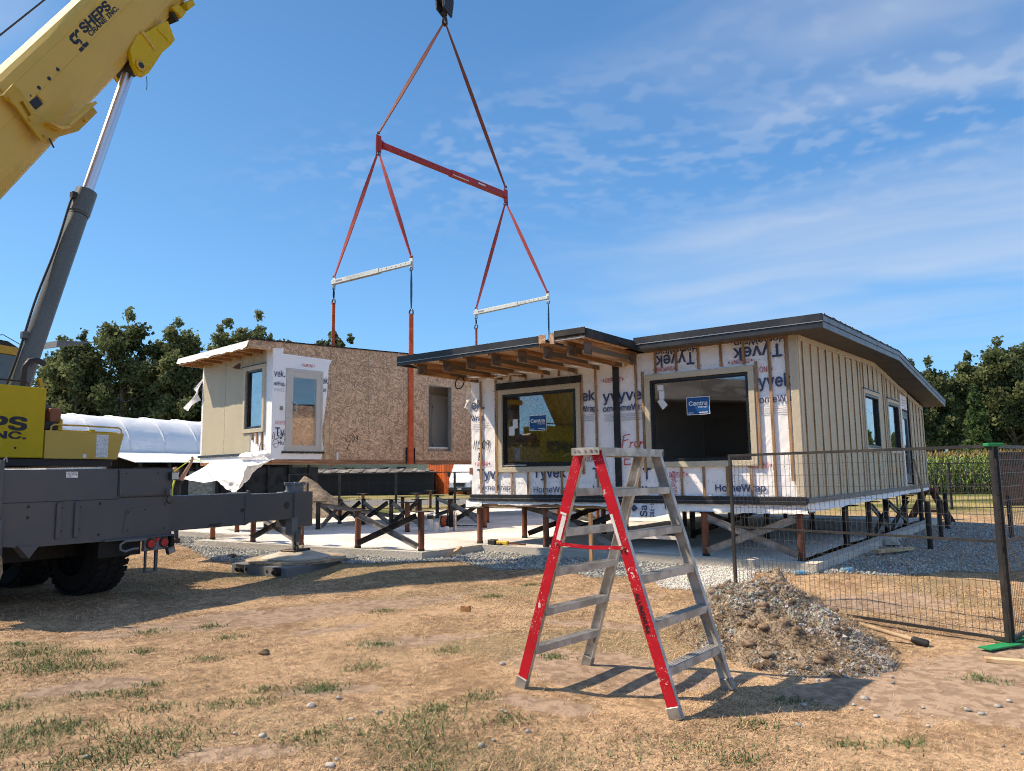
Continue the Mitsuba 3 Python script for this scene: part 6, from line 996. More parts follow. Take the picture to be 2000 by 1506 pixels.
# ---------------------------------------------------------------- temporary fences
def fence(lab, A, Bq, top, gapx, gapz, mid=None, post=.034, wire=.0034, foot=True, zb=.06, wmat='mat_fence_wire', zrows=None, ext=0.0):
    A, Bq = np.array(A, float), np.array(Bq, float); d = (Bq - A) / np.linalg.norm(Bq - A); L = np.linalg.norm(Bq - A); za, zb2 = gz(*A), gz(*Bq)
    P = lambda s, z: V(*(A + d * s), z + za + (zb2 - za) * s / L)
    k = thing('mesh_fence', lab, 'fence panel')
    part(k, 'post', bar(P(0, .0), P(0, top), post, post, (*d, 0)), 'mat_fence_black'); part(k, 'post', bar(P(L, .0), P(L, top), post, post, (*d, 0)), 'mat_fence_black')
    part(k, 'top_rail', bar(P(-.019, top), P(L + .019, top), post * .9, post * .9), 'mat_fence_black'); part(k, 'bottom_rail', bar(P(.02, zb), P(L - .02, zb), post * .8, post * .8), 'mat_fence_black')
    if mid: part(k, 'middle_rail', bar(P(.02, mid), P(L - .02, mid), post * .7, post * .7), 'mat_fence_black')
    for s in np.arange(gapx, L - .01, gapx): part(k, 'wire', bar(P(s, zb), P(s, top), wire, wire, (*d, 0)), wmat)
    for z in (zrows if zrows is not None else np.arange(zb + gapz, top - .02, gapz)): part(k, 'wire', bar(P(.02, z) , P(L - .02, z), wire * 1.15, wire * 1.15), wmat)
    return k, P, d
FA, FBq = (2.76, 9.53), (4.53, 7.09)
fk, FP, fd = fence('black wire mesh fence panel standing behind the dirt mound', FA, FBq, 1.835, .0605, .13, .945, zrows=[1.71, 1.58, 1.45, 1.32, 1.19, 1.07, .82, .70, .57])
fence('black wire mesh fence panel cut by the right edge of the photo', (4.60, 7.12), (6.75, 9.15), 1.835, .0605, .13, .945, zrows=[1.71, 1.58, 1.45, 1.32, 1.19, 1.07, .82, .70, .57])
one('fence_clamp', 'bright green clamp on top of the two fence posts', 'clamp', cbx(-.085, .085, -.035, .035, 1.83, 1.865, .006), 'mat_green_paint', fr=Frame((4.565, 7.105, gz(4.56, 7.1)), .12))
one('green_plank', 'green painted foot plank under the fence posts, pointing left', 'plank', (lambda m: (m[0] + V(0, 0, gz(4.4, 7.0)), m[1]))(cat([bar((4.20, 6.91, .02), (4.62, 7.10, .022), .12, .012)])), 'mat_green_paint'); one('green_plank', 'green painted foot plank under the fence posts, running to the right edge', 'plank', (lambda m: (m[0] + V(0, 0, gz(4.7, 7.2)), m[1]))(bar((4.50, 7.16, .034), (5.25, 7.42, .02), .12, .012)), 'mat_green_paint')
for i, (xa, ya, xb, yb) in enumerate(((15.0, 29.5, 17.45, 30.1), (17.5, 30.1, 20.5, 30.0), (20.55, 30.0, 23.5, 29.6))): fence(['distant mesh fence panel beside the far corner of the house', 'distant mesh fence panel in front of the corn field', 'distant mesh fence panel before the rusty bin'][i], (xa, ya), (xb, yb), 1.83, .15, .30, .98, .045, .008)
for i, (xa, ya, xb, yb) in enumerate(((-10.9, 36.5, -8.4, 36.2), (-8.35, 36.2, -5.55, 35.4), (-5.5, 35.4, -2.75, 35.0), (-2.7, 35.0, .2, 34.8))): fence(['far wire fence panel behind the dirt pile', 'far wire fence panel in front of the black screened shed', 'far wire fence panel in front of the right end of the black shed', 'far wire fence panel in front of the white van'][i], (xa, ya), (xb, yb), 1.72, .5, .6, None, .05, .005, wmat='mat_fence_black')
# ---------------------------------------------------------------- the stepladder
LD = thing('stepladder', 'tall double sided aluminium stepladder with worn red front rails', 'ladder')
RL, RR, BL, BR = V(.03, 5.81, 0), V(1.045, 5.09, 0), V(.61, 6.57, 0), V(1.60, 5.80, 0)
for p in (RL, RR, BL, BR): p[2] = gz(p[0], p[1]) - .004
dA, dB = V(.8135, -.5816, 0), V(.613, .79, 0); NT, FT, HT = V(.545, 5.455, 0), V(1.125, 6.20, 0), 1.795
top = lambda c, s: c + dA * s + V(0, 0, HT)
def rail(foot, tp, out, mat, name):
    """a C-channel: web on the outer face, flanges pointing inwards"""
    d = (tp - foot) / np.linalg.norm(tp - foot); side_ = np.cross(out, d); side_ /= np.linalg.norm(side_); w = .082
    web = bar(foot + d * .07, tp, .006, w, side_); k = part(LD, name, web, mat)
    for s in (-1, 1): part(k, 'flange', bar(foot + side_ * s * (w / 2 - .0025) - out * .021, tp + side_ * s * (w / 2 - .0025) - out * .021, .036, .005, side_), 'mat_aluminium')
    part(k, 'shoe', bar(foot - out * .012, foot + d * .085 - out * .012, .05, w + .012, side_, .004), 'mat_galv'); return k
k1 = rail(RL, top(NT, -.066), -dB, 'mat_ladder_red', 'red_rail'); k2 = rail(RR, top(NT, .066), -dB, 'mat_ladder_red', 'red_rail'); rail(BL, top(FT, -.066), dB, 'mat_aluminium', 'rear_rail'); rail(BR, top(FT, .066), dB, 'mat_aluminium', 'rear_rail')
cap = part(LD, 'top_cap', bar(NT - dB * .03 + V(0, 0, HT + .004), FT + dB * .03 + V(0, 0, HT + .004), .235, .022, (0, 0, 1), .003), 'mat_aluminium'); 
for c, o in ((NT, -dB), (FT, dB)):
    part(cap, 'end_plate', bar(c - dA * .115 + o * .033 + V(0, 0, HT - .012), c + dA * .115 + o * .033 + V(0, 0, HT - .012), .006, .055), 'mat_aluminium')
    for s in (-.09, -.055, 0, .05, .09): part(cap, 'rivet', disc(c + dA * s + o * .036 + V(0, 0, HT - .008), o, .010, .006, 8), 'mat_galv')
part(cap, 'side_flange', bar(NT + dA * .117 + V(0, 0, HT - .016), FT + dA * .117 + V(0, 0, HT - .016), .005, .06), 'mat_aluminium'); part(cap, 'side_flange', bar(NT - dA * .117 + V(0, 0, HT - .016), FT - dA * .117 + V(0, 0, HT - .016), .005, .06), 'mat_aluminium')
for side_i, (f0, t0, f1, t1, s) in enumerate(((RL, top(NT, -.066), BL, top(FT, -.066), -1), (RR, top(NT, .066), BR, top(FT, .066), 1))):
    for z in (.31, .60, .90, 1.20, 1.50):
        t = z / HT; a, b = f0 + (t0 - f0) * t + dB * .014, f1 + (t1 - f1) * t - dB * .014; st = part(LD, 'step', bar(a + V(0, 0, .0), b + V(0, 0, .0), .085, .012, (0, 0, 1)), 'mat_aluminium')
        for e in (-1, 1): part(st, 'lip', bar(a + dA * e * .042 - V(0, 0, .022), b + dA * e * .042 - V(0, 0, .022), .005, .05), 'mat_aluminium')
        for j in range(4): part(st, 'tread_ridge', bar(a + dA * (-.03 + .02 * j) + V(0, 0, .007), b + dA * (-.03 + .02 * j) + V(0, 0, .007), .006, .003), 'mat_galv')
    for (p, pt, q) in ((f0, t0, 1), (f1, t1, -1)):
        t = .31 / HT; a = p + (pt - p) * t + dB * q * .16 + V(0, 0, -.02); b = p + (pt - p) * .05 + dB * q * .012; part(LD, 'foot_brace', bar(p + (pt - p) * t + dB * q * .09 + V(0, 0, -.03), p + (pt - p) * (t * .62) + dB * q * .02, .03, .006, dB), 'mat_aluminium')
t = 1.10 / HT; a, b = RL + (top(NT, -.066) - RL) * t - dB * .012, RR + (top(NT, .066) - RR) * t - dB * .012
mid = (a + b) / 2 - V(0, 0, .012)
for p, q in ((a, mid), (mid, b)): part(LD, 'red_spreader', bar(p, q, .004, .026), 'mat_ladder_red')
for p in (a + dA * .01, b - dA * .01): part(LD, 'spreader_bolt', disc(p, -dB, .010, .010, 8), 'mat_galv')
a, b = BL + (top(FT, -.066) - BL) * t + dB * .0, BR + (top(FT, .066) - BR) * t; part(LD, 'rear_spreader', bar(a, b, .004, .03), 'mat_label_white')
def on_rail(foot, tp, z0, z1, w, off, k, name, mat, dx=0):
    d = (tp - foot); p, q = foot + d * z0 / HT, foot + d * z1 / HT; s = np.cross(-dB, d); s /= np.linalg.norm(s); part(k, name, bar(p - dB * off + s * dx, q - dB * off + s * dx, .002, w, s), mat)
on_rail(RL, top(NT, -.066), 1.13, 1.31, .036, .0045, k1, 'warning_label', 'mat_label_white', -.012); on_rail(RL, top(NT, -.066), 1.315, 1.33, .055, .0045, k1, 'warning_label', 'mat_label_white', -.0); on_rail(RR, top(NT, .066), 1.12, 1.34, .022, .0045, k2, 'warning_label', 'mat_label_white', .027)
dd = (RR - top(NT, .066)); dd = dd / np.linalg.norm(dd); eyv = np.cross(-dB, dd); s0 = top(NT, .066) + dd * 1.03
part(k2, 'lettering', text('ALUMINUM', .030, s0 - dB * .0045 - eyv * .028, dd, eyv, .0015, True, .27), 'mat_decal_black')
# ---------------------------------------------------------------- a worker behind the outrigger
def body(bones, fine=.03):
    out = None
    for (a, ra), (b, rb) in bones:
        s = m3.Manifold.batch_hull([m3.Manifold.sphere(ra, 14).translate(list(map(float, a))), m3.Manifold.sphere(rb, 14).translate(list(map(float, b)))])
        out = s if out is None else out + s
    m = out.refine_to_length(fine); v, f = vf(m); t = trimesh.Trimesh(v, f, process=True); trimesh.smoothing.filter_taubin(t, .5, -.53, 8); return vf(t)
pw = Frame((-8.12, 18.0, gz(-8.12, 18.0)), -.35)
ps = thing('person', 'worker in a dark vest top with yellow strips reaching up to a yellow line', 'person')
hip, chest, neck, head = V(0, 0, .95), V(.0, .0, 1.32), V(.02, 0, 1.52), V(.03, -.02, 1.68)
shR, shL, elR, haR = V(.17, 0, 1.46), V(-.18, 0, 1.46), V(.30, .02, 1.68), V(.40, .10, 1.92)
arm = [((shR, .06)[0:2], (elR, .047)), ((elR, .047), (haR, .030))]
hand_ = [((haR, .030), (haR + V(.02, .01, .06), .032))]
for j, (dx, L) in enumerate(((-.025, .065), (-.008, .075), (.010, .07), (.027, .055))):
    b = haR + V(.02 + dx, .01, .07); k = b + V(.005, -.02, .04); hand_ += [((b, .0095), (k, .009)), ((k, .009), (k + V(0, -.03, -.01 + .01 * j), .008))]
hand_ += [((haR + V(-.01, -.01, .02), .012), (haR + V(-.03, -.04, .05), .010))]
skin = [((neck - V(0, 0, .06), .055), (neck + V(0, 0, .06), .052)), ((head, .092), (head + V(.0, -.02, .03), .095)), ((head + V(0, -.03, -.07), .06), (head, .085)), ((head + V(0, -.10, -.01), .014), (head + V(0, -.09, .03), .010)), ((shL, .055), (V(-.26, .02, 1.20), .045)), ((V(-.26, .02, 1.20), .045), (V(-.22, -.14, 1.02), .032)), ((V(-.22, -.14, 1.02), .034), (V(-.21, -.20, .97), .030))] + arm + hand_ + [((hip + V(0, 0, .1), .12), (chest, .13)), ((chest, .13), (neck - V(0, 0, .08), .09)), ((shL, .07), (shR, .07))]
for j in range(4): b = V(-.225 + .013 * j, -.215, .965); skin += [((b, .009), (b + V(0, -.03, -.05), .008))]
legs = []
for s in (-1, 1): legs += [((hip + V(s * .09, 0, -.03), .10), (V(s * .11, -.03, .50), .065)), ((V(s * .11, -.03, .50), .065), (V(s * .11, .02, .10), .045))]
part(ps, 'body', body(skin, .022), 'mat_skin', True, fr=pw)
shirt = body([((hip + V(0, 0, .02), .145), (chest, .155)), ((chest, .155), (neck - V(0, 0, .10), .105)), ((shL, .085), (shR, .085))], .03); part(ps, 'vest', shirt, 'mat_shirt_dark', True, fr=pw); part(ps, 'trousers', body(legs + [((hip, .13), (hip + V(0, 0, .03), .14))], .03), 'mat_denim', True, fr=pw)
part(ps, 'hair', body([((head + V(0, .02, .04), .093), (head + V(0, .03, .05), .09)), ((head + V(0, .04, .0), .085), (head + V(0, .04, -.03), .07))], .03), 'mat_hair', True, fr=pw)
for s in (-1, 1): part(ps, 'vest_strip', tube([(s * .10, -.155, 1.02), (s * .10, -.165, 1.3), (s * .11, -.11, 1.50), (s * .11, .02, 1.545)], .022, 6), 'mat_hivis', True, fr=pw); part(ps, 'boot', hull([(s * .11 + x, y, z) for x in (-.045, .045) for y, z in ((.08, 0), (-.18, 0), (.08, .12), (-.05, .12), (-.18, .05))]), 'mat_boot', fr=pw)
for s in (-1, 1): part(ps, 'eye', tube([head + V(s * .033, -.105, .015), head + V(s * .033, -.112, .015)], .010, 8), 'mat_hair', True, fr=pw); part(ps, 'ear', hull([head + V(s * .095, y, z) for y, z in ((0, .03), (.02, 0), (0, -.03), (-.02, 0))] + [head + V(s * .11, .01, .0)]), 'mat_skin', fr=pw)
hw = pw.pt(.42, .10, 2.0); one('tag_line', 'yellow line from the worker\'s hand up to the hanging module', 'line', tube([pw.pt(.0, -.16, 1.62), hw, FC.pt(-3.78, -.03, 2.08)], .012, 6), 'mat_hivis', True)
# ---------------------------------------------------------------- trees
def leaves(rng, centers, radii, n, size, c0, c1, squash=.8, hang=.25, shell=.12):
    w = radii.prod(1) ** .75; k = rng.choice(len(centers), n, p=w / w.sum()); d = rng.normal(size=(n, 3)); d /= np.linalg.norm(d, axis=1, keepdims=True)
    r = (shell + (1 - shell) * rng.random((n, 1))) * (.85 + .3 * rng.random((n, 1))); p = centers[k] + d * r * radii[k]
    a = rng.normal(size=(n, 3)); a[:, 2] -= hang; a /= np.linalg.norm(a, axis=1, keepdims=True); b = np.cross(a, rng.normal(size=(n, 3))); b /= np.linalg.norm(b, axis=1, keepdims=True)
    s = size * (.6 + .8 * rng.random((n, 1))); v = np.stack([p - a * s * .5, p + b * s * .36, p + a * s * .55, p - b * s * .36], 1).reshape(-1, 3)
    f = (np.array([[0, 1, 2], [0, 2, 3]])[None] + (np.arange(n) * 4)[:, None, None]).reshape(-1, 3)
    tone = rng.random(len(centers))[k][:, None] * .6 + .4 * rng.random((n, 1)); col = np.array(c0) * (1 - tone) + np.array(c1) * tone
    return (v, f), np.repeat(col, 4, 0)
def tree(name, lab, x, y, h, wid, seed, n=9000, c0=(.060, .080, .038), c1=(.26, .30, .14), base=.12, size=.42, limbs=15, group=None, cat_='tree', lean=0.0, narrow=.75):
    rng = np.random.default_rng(seed); g = gz(x, y) if abs(x) < 60 and y < 60 else 0.0
    k = thing(name, lab, cat_, group); tr_ = [V(x, y, g - .2)]
    for i in range(1, 9): tr_.append(V(x + lean * i / 8 * h + rng.normal(0, .12) * i / 3, y + rng.normal(0, .12) * i / 3, g + h * .93 * i / 8))
    tr_ = np.array(tr_); parts = [tube(tr_, np.linspace(.022 * h + .05, .03, 9), 8)]; C, Rr = [], []
    at = lambda t: np.array([np.interp(t, np.linspace(0, 1, 9), tr_[:, j]) for j in range(3)])
    for i in range(limbs):
        t = base + (1 - base) * (.12 + .80 * (i + rng.random() * .6) / limbs); a = i * 2.4 + rng.normal(0, .4); reach = wid * .5 * (1 - narrow * max(0, t - .35) / .65) * (.65 + .5 * rng.random()) * (1 if t > .3 else .8)
        p0 = at(t); p1 = p0 + V(math.cos(a) * reach, math.sin(a) * reach, reach * (.5 + .7 * rng.random())); pm = (p0 + p1) / 2 + V(0, 0, -.08 * reach)
        parts.append(tube([p0, pm, p1], [.007 * h * (1.1 - t) + .03, .004 * h * (1.1 - t) + .02, .015], 5))
        for q, s in ((p1, 1.0), ((pm + p1) / 2 + rng.normal(0, .3, 3), .85), (pm + rng.normal(0, .4, 3), .7)): C.append(q); Rr.append(V(1, 1, .85) * wid * .118 * s * (.6 + .7 * rng.random()) + .28)
    for t in np.linspace(.72, 1.0, 4): C.append(at(t) + rng.normal(0, .2, 3) + V(0, 0, .05 * h * (t > .95))); Rr.append(V(.8, .8, 1.2) * wid * .12 * (1.25 - t * .6) + .2)
    part(k, 'trunk', cat(parts), 'mat_bark', True); m, c = leaves(rng, np.array(C), np.array(Rr), n, size, c0, c1); part(k, 'crown', m, 'mat_leaf_vc', color=c); return k
GL = 'trees in the row behind the white tunnel'
for i, (x, y, h, w, lab) in enumerate(((-53.0, 76, 14.5, 8.0, 'dark leafy tree partly hidden behind the crane hood'), (-46.5, 77, 15.8, 7.5, 'grey green leafy tree just right of the lift cylinder'), (-43.4, 74, 16.2, 7.0, 'leafy tree second to the right of the lift cylinder'), (-39.3, 75, 18.9, 8.0, 'tallest broad dark tree in the left row'), (-36.6, 78, 17.6, 6.0, 'dark tree right of the tallest one in the left row'), (-33.9, 75, 18.0, 6.2, 'slender tree with sky gaps in the middle of the left row'), (-31.3, 79, 17.4, 5.5, 'slender tree above the left end of the hanging module roof'), (-29.4, 77, 17.6, 5.5, 'tree with pointed top above the hanging module'), (-27.2, 76, 18.8, 5.5, 'pointed tree at the right part of the left row'), (-24.8, 78, 16.6, 7.0, 'round dark tree at the right end of the left row'), (-48.9, 84, 16.0, 8.0, 'tree in the second rank left of the tallest tree'), (-41.5, 85, 15.5, 9.0, 'tree in the second rank behind the tallest tree'), (-34.5, 86, 15.0, 9.0, 'tree in the second rank behind the slender tree'))):
    tree('leafy_tree', lab, x, y, h, w, 100 + i, 15500 if i < 10 else 9000, group=GL, size=.38, limbs=30, base=.08)
tree('leafy_tree', 'small tree top showing above the strand board module by the left sling', -20.9, 84, 18.2, 5.5, 140, 9000, size=.5, narrow=.35); tree('leafy_tree', 'small tree top just right of the left sling above the module', -19.0, 86, 17.6, 4.2, 141, 6000, size=.5, narrow=.4)
GR = 'trees behind the corn field'
for i, (x, y, h, w, lab) in enumerate(((44.4, 84, 13.6, 5.5, 'tree beside the far end of the house roof'), (47.6, 83, 13.8, 5.0, 'slim tree right of the roof end'), (52.0, 84, 14.5, 6.5, 'tree between the slim tree and the tallest tree on the right'), (55.2, 82, 15.8, 8.0, 'broad tall tree near the right edge'), (59.6, 83, 16.0, 8.5, 'tall tree cut by the right edge'), (64.5, 84, 15.0, 9.0, 'tree outside the right edge'), (49.5, 92, 12.5, 9.0, 'tree in the second rank behind the slim tree'), (57.0, 93, 13.0, 10.0, 'tree in the second rank behind the broad tree'), (42.0, 92, 11.5, 8.0, 'tree in the second rank behind the house'))):
    tree('leafy_tree', lab, x, y, h, w, 200 + i, 15000 if i < 6 else 9000, c0=(.060, .080, .038), c1=(.25, .29, .135), group=GR, size=.38, limbs=28, base=.06)
def conifer(lab, x, y, h, w, seed, n=5000, c0=(.05, .085, .035), c1=(.16, .23, .09)):
    rng = np.random.default_rng(seed); k = thing('conifer_tree', lab, 'conifer'); part(k, 'trunk', tube([(x, y, -.1), (x, y, h * .95)], [.18, .03], 7), 'mat_bark', True); C, Rr = [], []
    for i in range(46):
        t = i / 46; a = i * 2.4; r = w * .5 * (1 - t) ** .85 * (.55 + .5 * rng.random()); C.append(V(x + math.cos(a) * r * .6, y + math.sin(a) * r * .6, .3 + h * (.04 + .94 * t))); Rr.append(V(.5 * r + .2, .5 * r + .2, .05 * h + .15))
    m, c = leaves(rng, np.array(C), np.array(Rr), n, .34, c0, c1, hang=1.0); part(k, 'crown', m, 'mat_leaf_vc', color=c)
conifer('bright green conifer standing in front of the tree row on the right', 47.3, 76, 10.0, 5.0, 301); conifer('dark conifer outside the right edge, mirrored in the house windows', 54.5, 58.5, 5.6, 3.6, 302); conifer('slim conifer outside the right edge', 57.5, 62.8, 4.9, 2.4, 303, 4000); conifer('small conifer outside the right edge', 59.0, 61.0, 5.2, 2.6, 304, 4000)
def wood_mass():
    rng = np.random.default_rng(60); C, Rr = [], []
    for x in np.arange(-120, 130, 2.4):
        if -16 < x < 24: hgt = 3.0
        else: hgt = (7 + 3 * rng.random()) * (1 if x < 70 else .55)
        for z in np.arange(.8, hgt, 1.9): C.append(V(x + rng.normal(0, .8), 104 + rng.normal(0, 3), z)); Rr.append(V(1.9, 1.6, 1.5) * (.7 + .5 * rng.random()))
    return leaves(rng, np.array(C), np.array(Rr), 30000, .9, (.05, .065, .03), (.16, .19, .09))
m_, c_ = wood_mass(); one('distant_wood', 'low dark mass of far shrubs and trees closing the horizon', 'wood', m_, 'mat_leaf_vc', kind='stuff', color=c_)
# a leafy twig reaching into the upper right corner from a tree outside the frame
def edge_tree():
    rng = np.random.default_rng(71); k = thing('leafy_tree', 'leaf tips of a near tree poking into the upper right corner', 'tree'); part(k, 'trunk', cat([tube([(9.6, 7.4, -.1), (9.5, 7.4, 3), (9.3, 7.3, 6.2)], [.2, .16, .09], 8), tube([(9.4, 7.3, 5.2), (7.5, 7.0, 6.2), (5.6, 6.6, 6.25), (4.83, 6.47, 6.06)], [.07, .045, .02, .006], 6)]), 'mat_bark', True)
    C = [V(9.4 + rng.normal(0, .5), 7.3 + rng.normal(0, .5), 7 + rng.normal(0, .5)) for _ in range(9)] + [V(4.93, 6.5, 6.14), V(5.1, 6.5, 6.24)]; R_ = [V(.7, .7, .6)] * 9 + [V(.11, .1, .10), V(.14, .14, .1)]
    m, c = leaves(rng, np.array(C), np.array(R_), 1500, .14, (.05, .06, .02), (.26, .22, .10)); part(k, 'crown', m, 'mat_leaf_vc', color=c)
    m, c = leaves(rng, np.array(C[-2:]), np.array(R_[-2:]), 34, .10, (.06, .06, .03), (.34, .26, .14)); part(k, 'twig_leaves', m, 'mat_leaf_vc', color=c)
edge_tree()
def corn():
    rng = np.random.default_rng(80); Vs, Fs, Cs, at = [], [], [], 0
    for row in range(13):
        for x in np.arange(24, 46, .27):
            px_, py_ = x + rng.normal(0, .06) + .1 * row, 46.6 + row * .75 + rng.normal(0, .08); h = 2.35 + .45 * rng.random(); n = 11
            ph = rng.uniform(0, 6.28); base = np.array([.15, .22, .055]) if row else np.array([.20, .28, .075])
            for i in range(n):
                z = h * (.10 + .78 * i / n); a = ph + i * math.pi + rng.normal(0, .45); L = .75 * (.7 + .5 * rng.random()); d, s = V(math.cos(a), math.sin(a), 0), V(-math.sin(a), math.cos(a), 0) * .045
                p = [V(px_, py_, z), V(px_, py_, z + .22) + d * L * .35, V(px_, py_, z + .20) + d * L * .7, V(px_, py_, z - .12) + d * L]
                vv = [p[0] - s * .6, p[0] + s * .6, p[1] + s, p[1] - s, p[2] + s * .8, p[2] - s * .8, p[3]]; Vs += vv; Fs += [(at, at + 1, at + 2), (at, at + 2, at + 3), (at + 3, at + 2, at + 4), (at + 3, at + 4, at + 5), (at + 5, at + 4, at + 6)]; at += 7
                c = base * (.7 + .7 * rng.random()); c = c if rng.random() > .1 + .5 * (z < .5) else np.array([.30, .25, .10]); Cs += [c] * 7
            for j in range(5):
                a = rng.uniform(0, 6.28); b = V(px_, py_, h * .93); tp = b + V(math.cos(a) * .13, math.sin(a) * .13, .30); s = V(-math.sin(a), math.cos(a), 0) * .016; Vs += [b - s, b + s, tp]; Fs += [(at, at + 1, at + 2)]; at += 3; Cs += [np.array([.36, .26, .10])] * 3
            s = V(.018, 0, 0); Vs += [V(px_, py_, 0) - s, V(px_, py_, 0) + s, V(px_, py_, h) + s * .4]; Fs += [(at, at + 1, at + 2)]; at += 3; Cs += [np.array([.14, .18, .05])] * 3
    return (np.array(Vs), np.array(Fs)), np.array(Cs)
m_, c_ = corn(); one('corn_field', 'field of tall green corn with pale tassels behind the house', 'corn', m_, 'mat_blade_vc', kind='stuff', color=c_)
# ---------------------------------------------------------------- buildings and vehicles in the background
HA = math.radians(58); fh_ = Frame((-23.9, 40.0, 0), HA)        # x along the tunnel, -y towards the viewer's side
tn = thing('plastic_tunnel', 'long white plastic covered tunnel house behind the crane', 'greenhouse')
ra = 2.6; arc = lambda x, a, r=ra: (x, -ra * math.cos(a) * (r / ra) , 2.55 + r * math.sin(a))
def tunnel_skin(U, W):
    x, a = -2.2 + 15 * U, np.pi * W; b = ((x + 100) % 2.05) / 2.05; sag = -.05 * np.sin(np.pi * b); r = ra + sag
    return np.stack([x, -r * np.cos(a), 2.55 + r * np.sin(a)], -1)
part(tn, 'cover', grid(tunnel_skin, 90, 26), 'mat_poly_white', True, fr=fh_)
for x in np.arange(-2.05 + .05, 12.6, 2.05): part(tn, 'hoop', tube([arc(x, a, ra + .015) for a in np.linspace(0, np.pi, 18)], .028, 5), 'mat_poly_white', True, fr=fh_)
part(tn, 'side_wall', bx(-2.2, 12.8, -2.62, -2.58, 0, 2.6), 'mat_poly_white', fr=fh_); part(tn, 'side_wall', bx(-2.2, 12.8, 2.58, 2.62, 0, 2.6), 'mat_poly_white', fr=fh_); part(tn, 'end_wall', prism([(-2.6, 0)] + [(-ra * math.cos(a), 2.55 + ra * math.sin(a)) for a in np.linspace(0, np.pi, 20)] + [(2.6, 0)], 0, .05), 'mat_poly_white', fr=Frame(fh_.pt(-2.2, 0, 0), HA + math.pi / 2))
tn2 = thing('plastic_tunnel', 'end of a second white tunnel house showing left of the long one', 'greenhouse'); fg = Frame((-30.5, 43.5, 0), HA); part(tn2, 'cover', grid(tunnel_skin, 100, 20), 'mat_poly_white', True, fr=fg); part(tn2, 'end_wall', prism([(-2.6, 0)] + [(-ra * math.cos(a), 2.55 + ra * math.sin(a)) for a in np.linspace(0, np.pi, 20)] + [(2.6, 0)], 0, .05), 'mat_poly_white', fr=Frame(fg.pt(-2.2, 0, 0), HA + math.pi / 2))
sd = thing('open_shed', 'low shed with white metal roof and dark open front below the tunnel', 'shed'); part(sd, 'roof', hull([(x, y, z) for x in (.5, 13) for y, z in ((-2.75, 2.98), (-2.75, 3.02), (-5.6, 2.42), (-5.6, 2.46))]), 'mat_roof_white', fr=fh_); part(sd, 'back_wall', bx(.6, 12.9, -2.95, -2.85, 0, 2.9), 'mat_barn_dark', fr=fh_)
for x in np.arange(.8, 13, 1.6): part(sd, 'post', bx(x, x + .12, -5.5, -5.38, 0, 2.42), 'mat_barn_dark', fr=fh_)
part(sd, 'front_panel', bx(.6, 12.9, -5.36, -5.33, 0, 2.2), 'mat_barn_dark', fr=fh_)
# stored panels and offcuts seen between crane and module
for i, (x, y, w, h, lab, mt_) in enumerate(((-18.3, 37.0, 1.5, 1.72, 'pale panel stack behind the crane deck', 'mat_roof_white'), (-16.6, 38.4, 1.1, 1.95, 'grey panel stack behind the crane deck', 'mat_galv'))):
    k = thing('panel_stack', lab, 'panels')
    for j in range(4): part(k, 'panel', bar((x, y + .12 * j, h / 2), (x + w, y + .12 * j + .3, h / 2), .06, h - .1 * j), mt_)
bs = thing('dark_shed', 'long low black screened shed with a dark ribbed roof behind the piers', 'shed'); part(bs, 'screen_wall', bx(-34, -6.6, 62.0, 62.1, .05, 1.86), 'mat_shade_black'); part(bs, 'end_wall', bx(-6.75, -6.65, 62.1, 64, .05, 1.85), 'mat_shade_black'); part(bs, 'back_wall', bx(-34, -6.6, 63.9, 64, .05, 2.0), 'mat_shade_black')
part(bs, 'roof', hull([(-34.3, 61.7, 1.87), (-34.3, 63.2, 2.22), (-34.3, 64.2, 1.9), (-6.6, 61.7, 1.86), (-8.5, 63.2, 2.14), (-6.6, 64.2, 1.88)]), 'mat_roof_grey')
for x in np.arange(-33.5, -7, 1.1): part(bs, 'roof_rib', bar((x, 61.68, 1.90), (x, 63.1, 2.23 - .003 * (x + 34)), .30, .06), 'mat_roof_grey')
yb = thing('yellow_building', 'pale yellow building just showing under the hanging module', 'building'); part(yb, 'wall', bx(-27, -10.4, 82, 92, 0, 3.3), 'mat_house_yellow'); part(yb, 'roof', hull([(x, y, z) for x in (-27.5, -10) for y, z in ((81.5, 3.3), (87, 5.0), (92.5, 3.3))]), 'mat_roof_grey')
for x in np.arange(-26, -11.5, 1.9): part(yb, 'window', bx(x, x + 1.0, 81.93, 81.99, 1.4, 2.5), 'mat_van_glass')
ct_ = thing('shipping_container', 'orange corrugated shipping container beside the white van', 'container'); fcn = Frame((-5.75, 62.6, 0), math.radians(-37 + 90 - 16)); 
def corr(L, h, amp=.04, pitch=.28):
    xs, p = [], 0.0
    while p < L - pitch: xs += [(p, 0), (p + pitch * .35, 0), (p + pitch * .5, amp), (p + pitch * .85, amp)]; p += pitch
    xs += [(L, 0)]; lo = np.array([(x, y, .15) for x, y in xs]); hi = lo + V(0, 0, h - .3); n = len(xs); v = np.vstack([lo, hi]); i = np.arange(n - 1); return v, np.vstack([np.stack([i, i + 1, i + n + 1], 1), np.stack([i, i + n + 1, i + n], 1)])
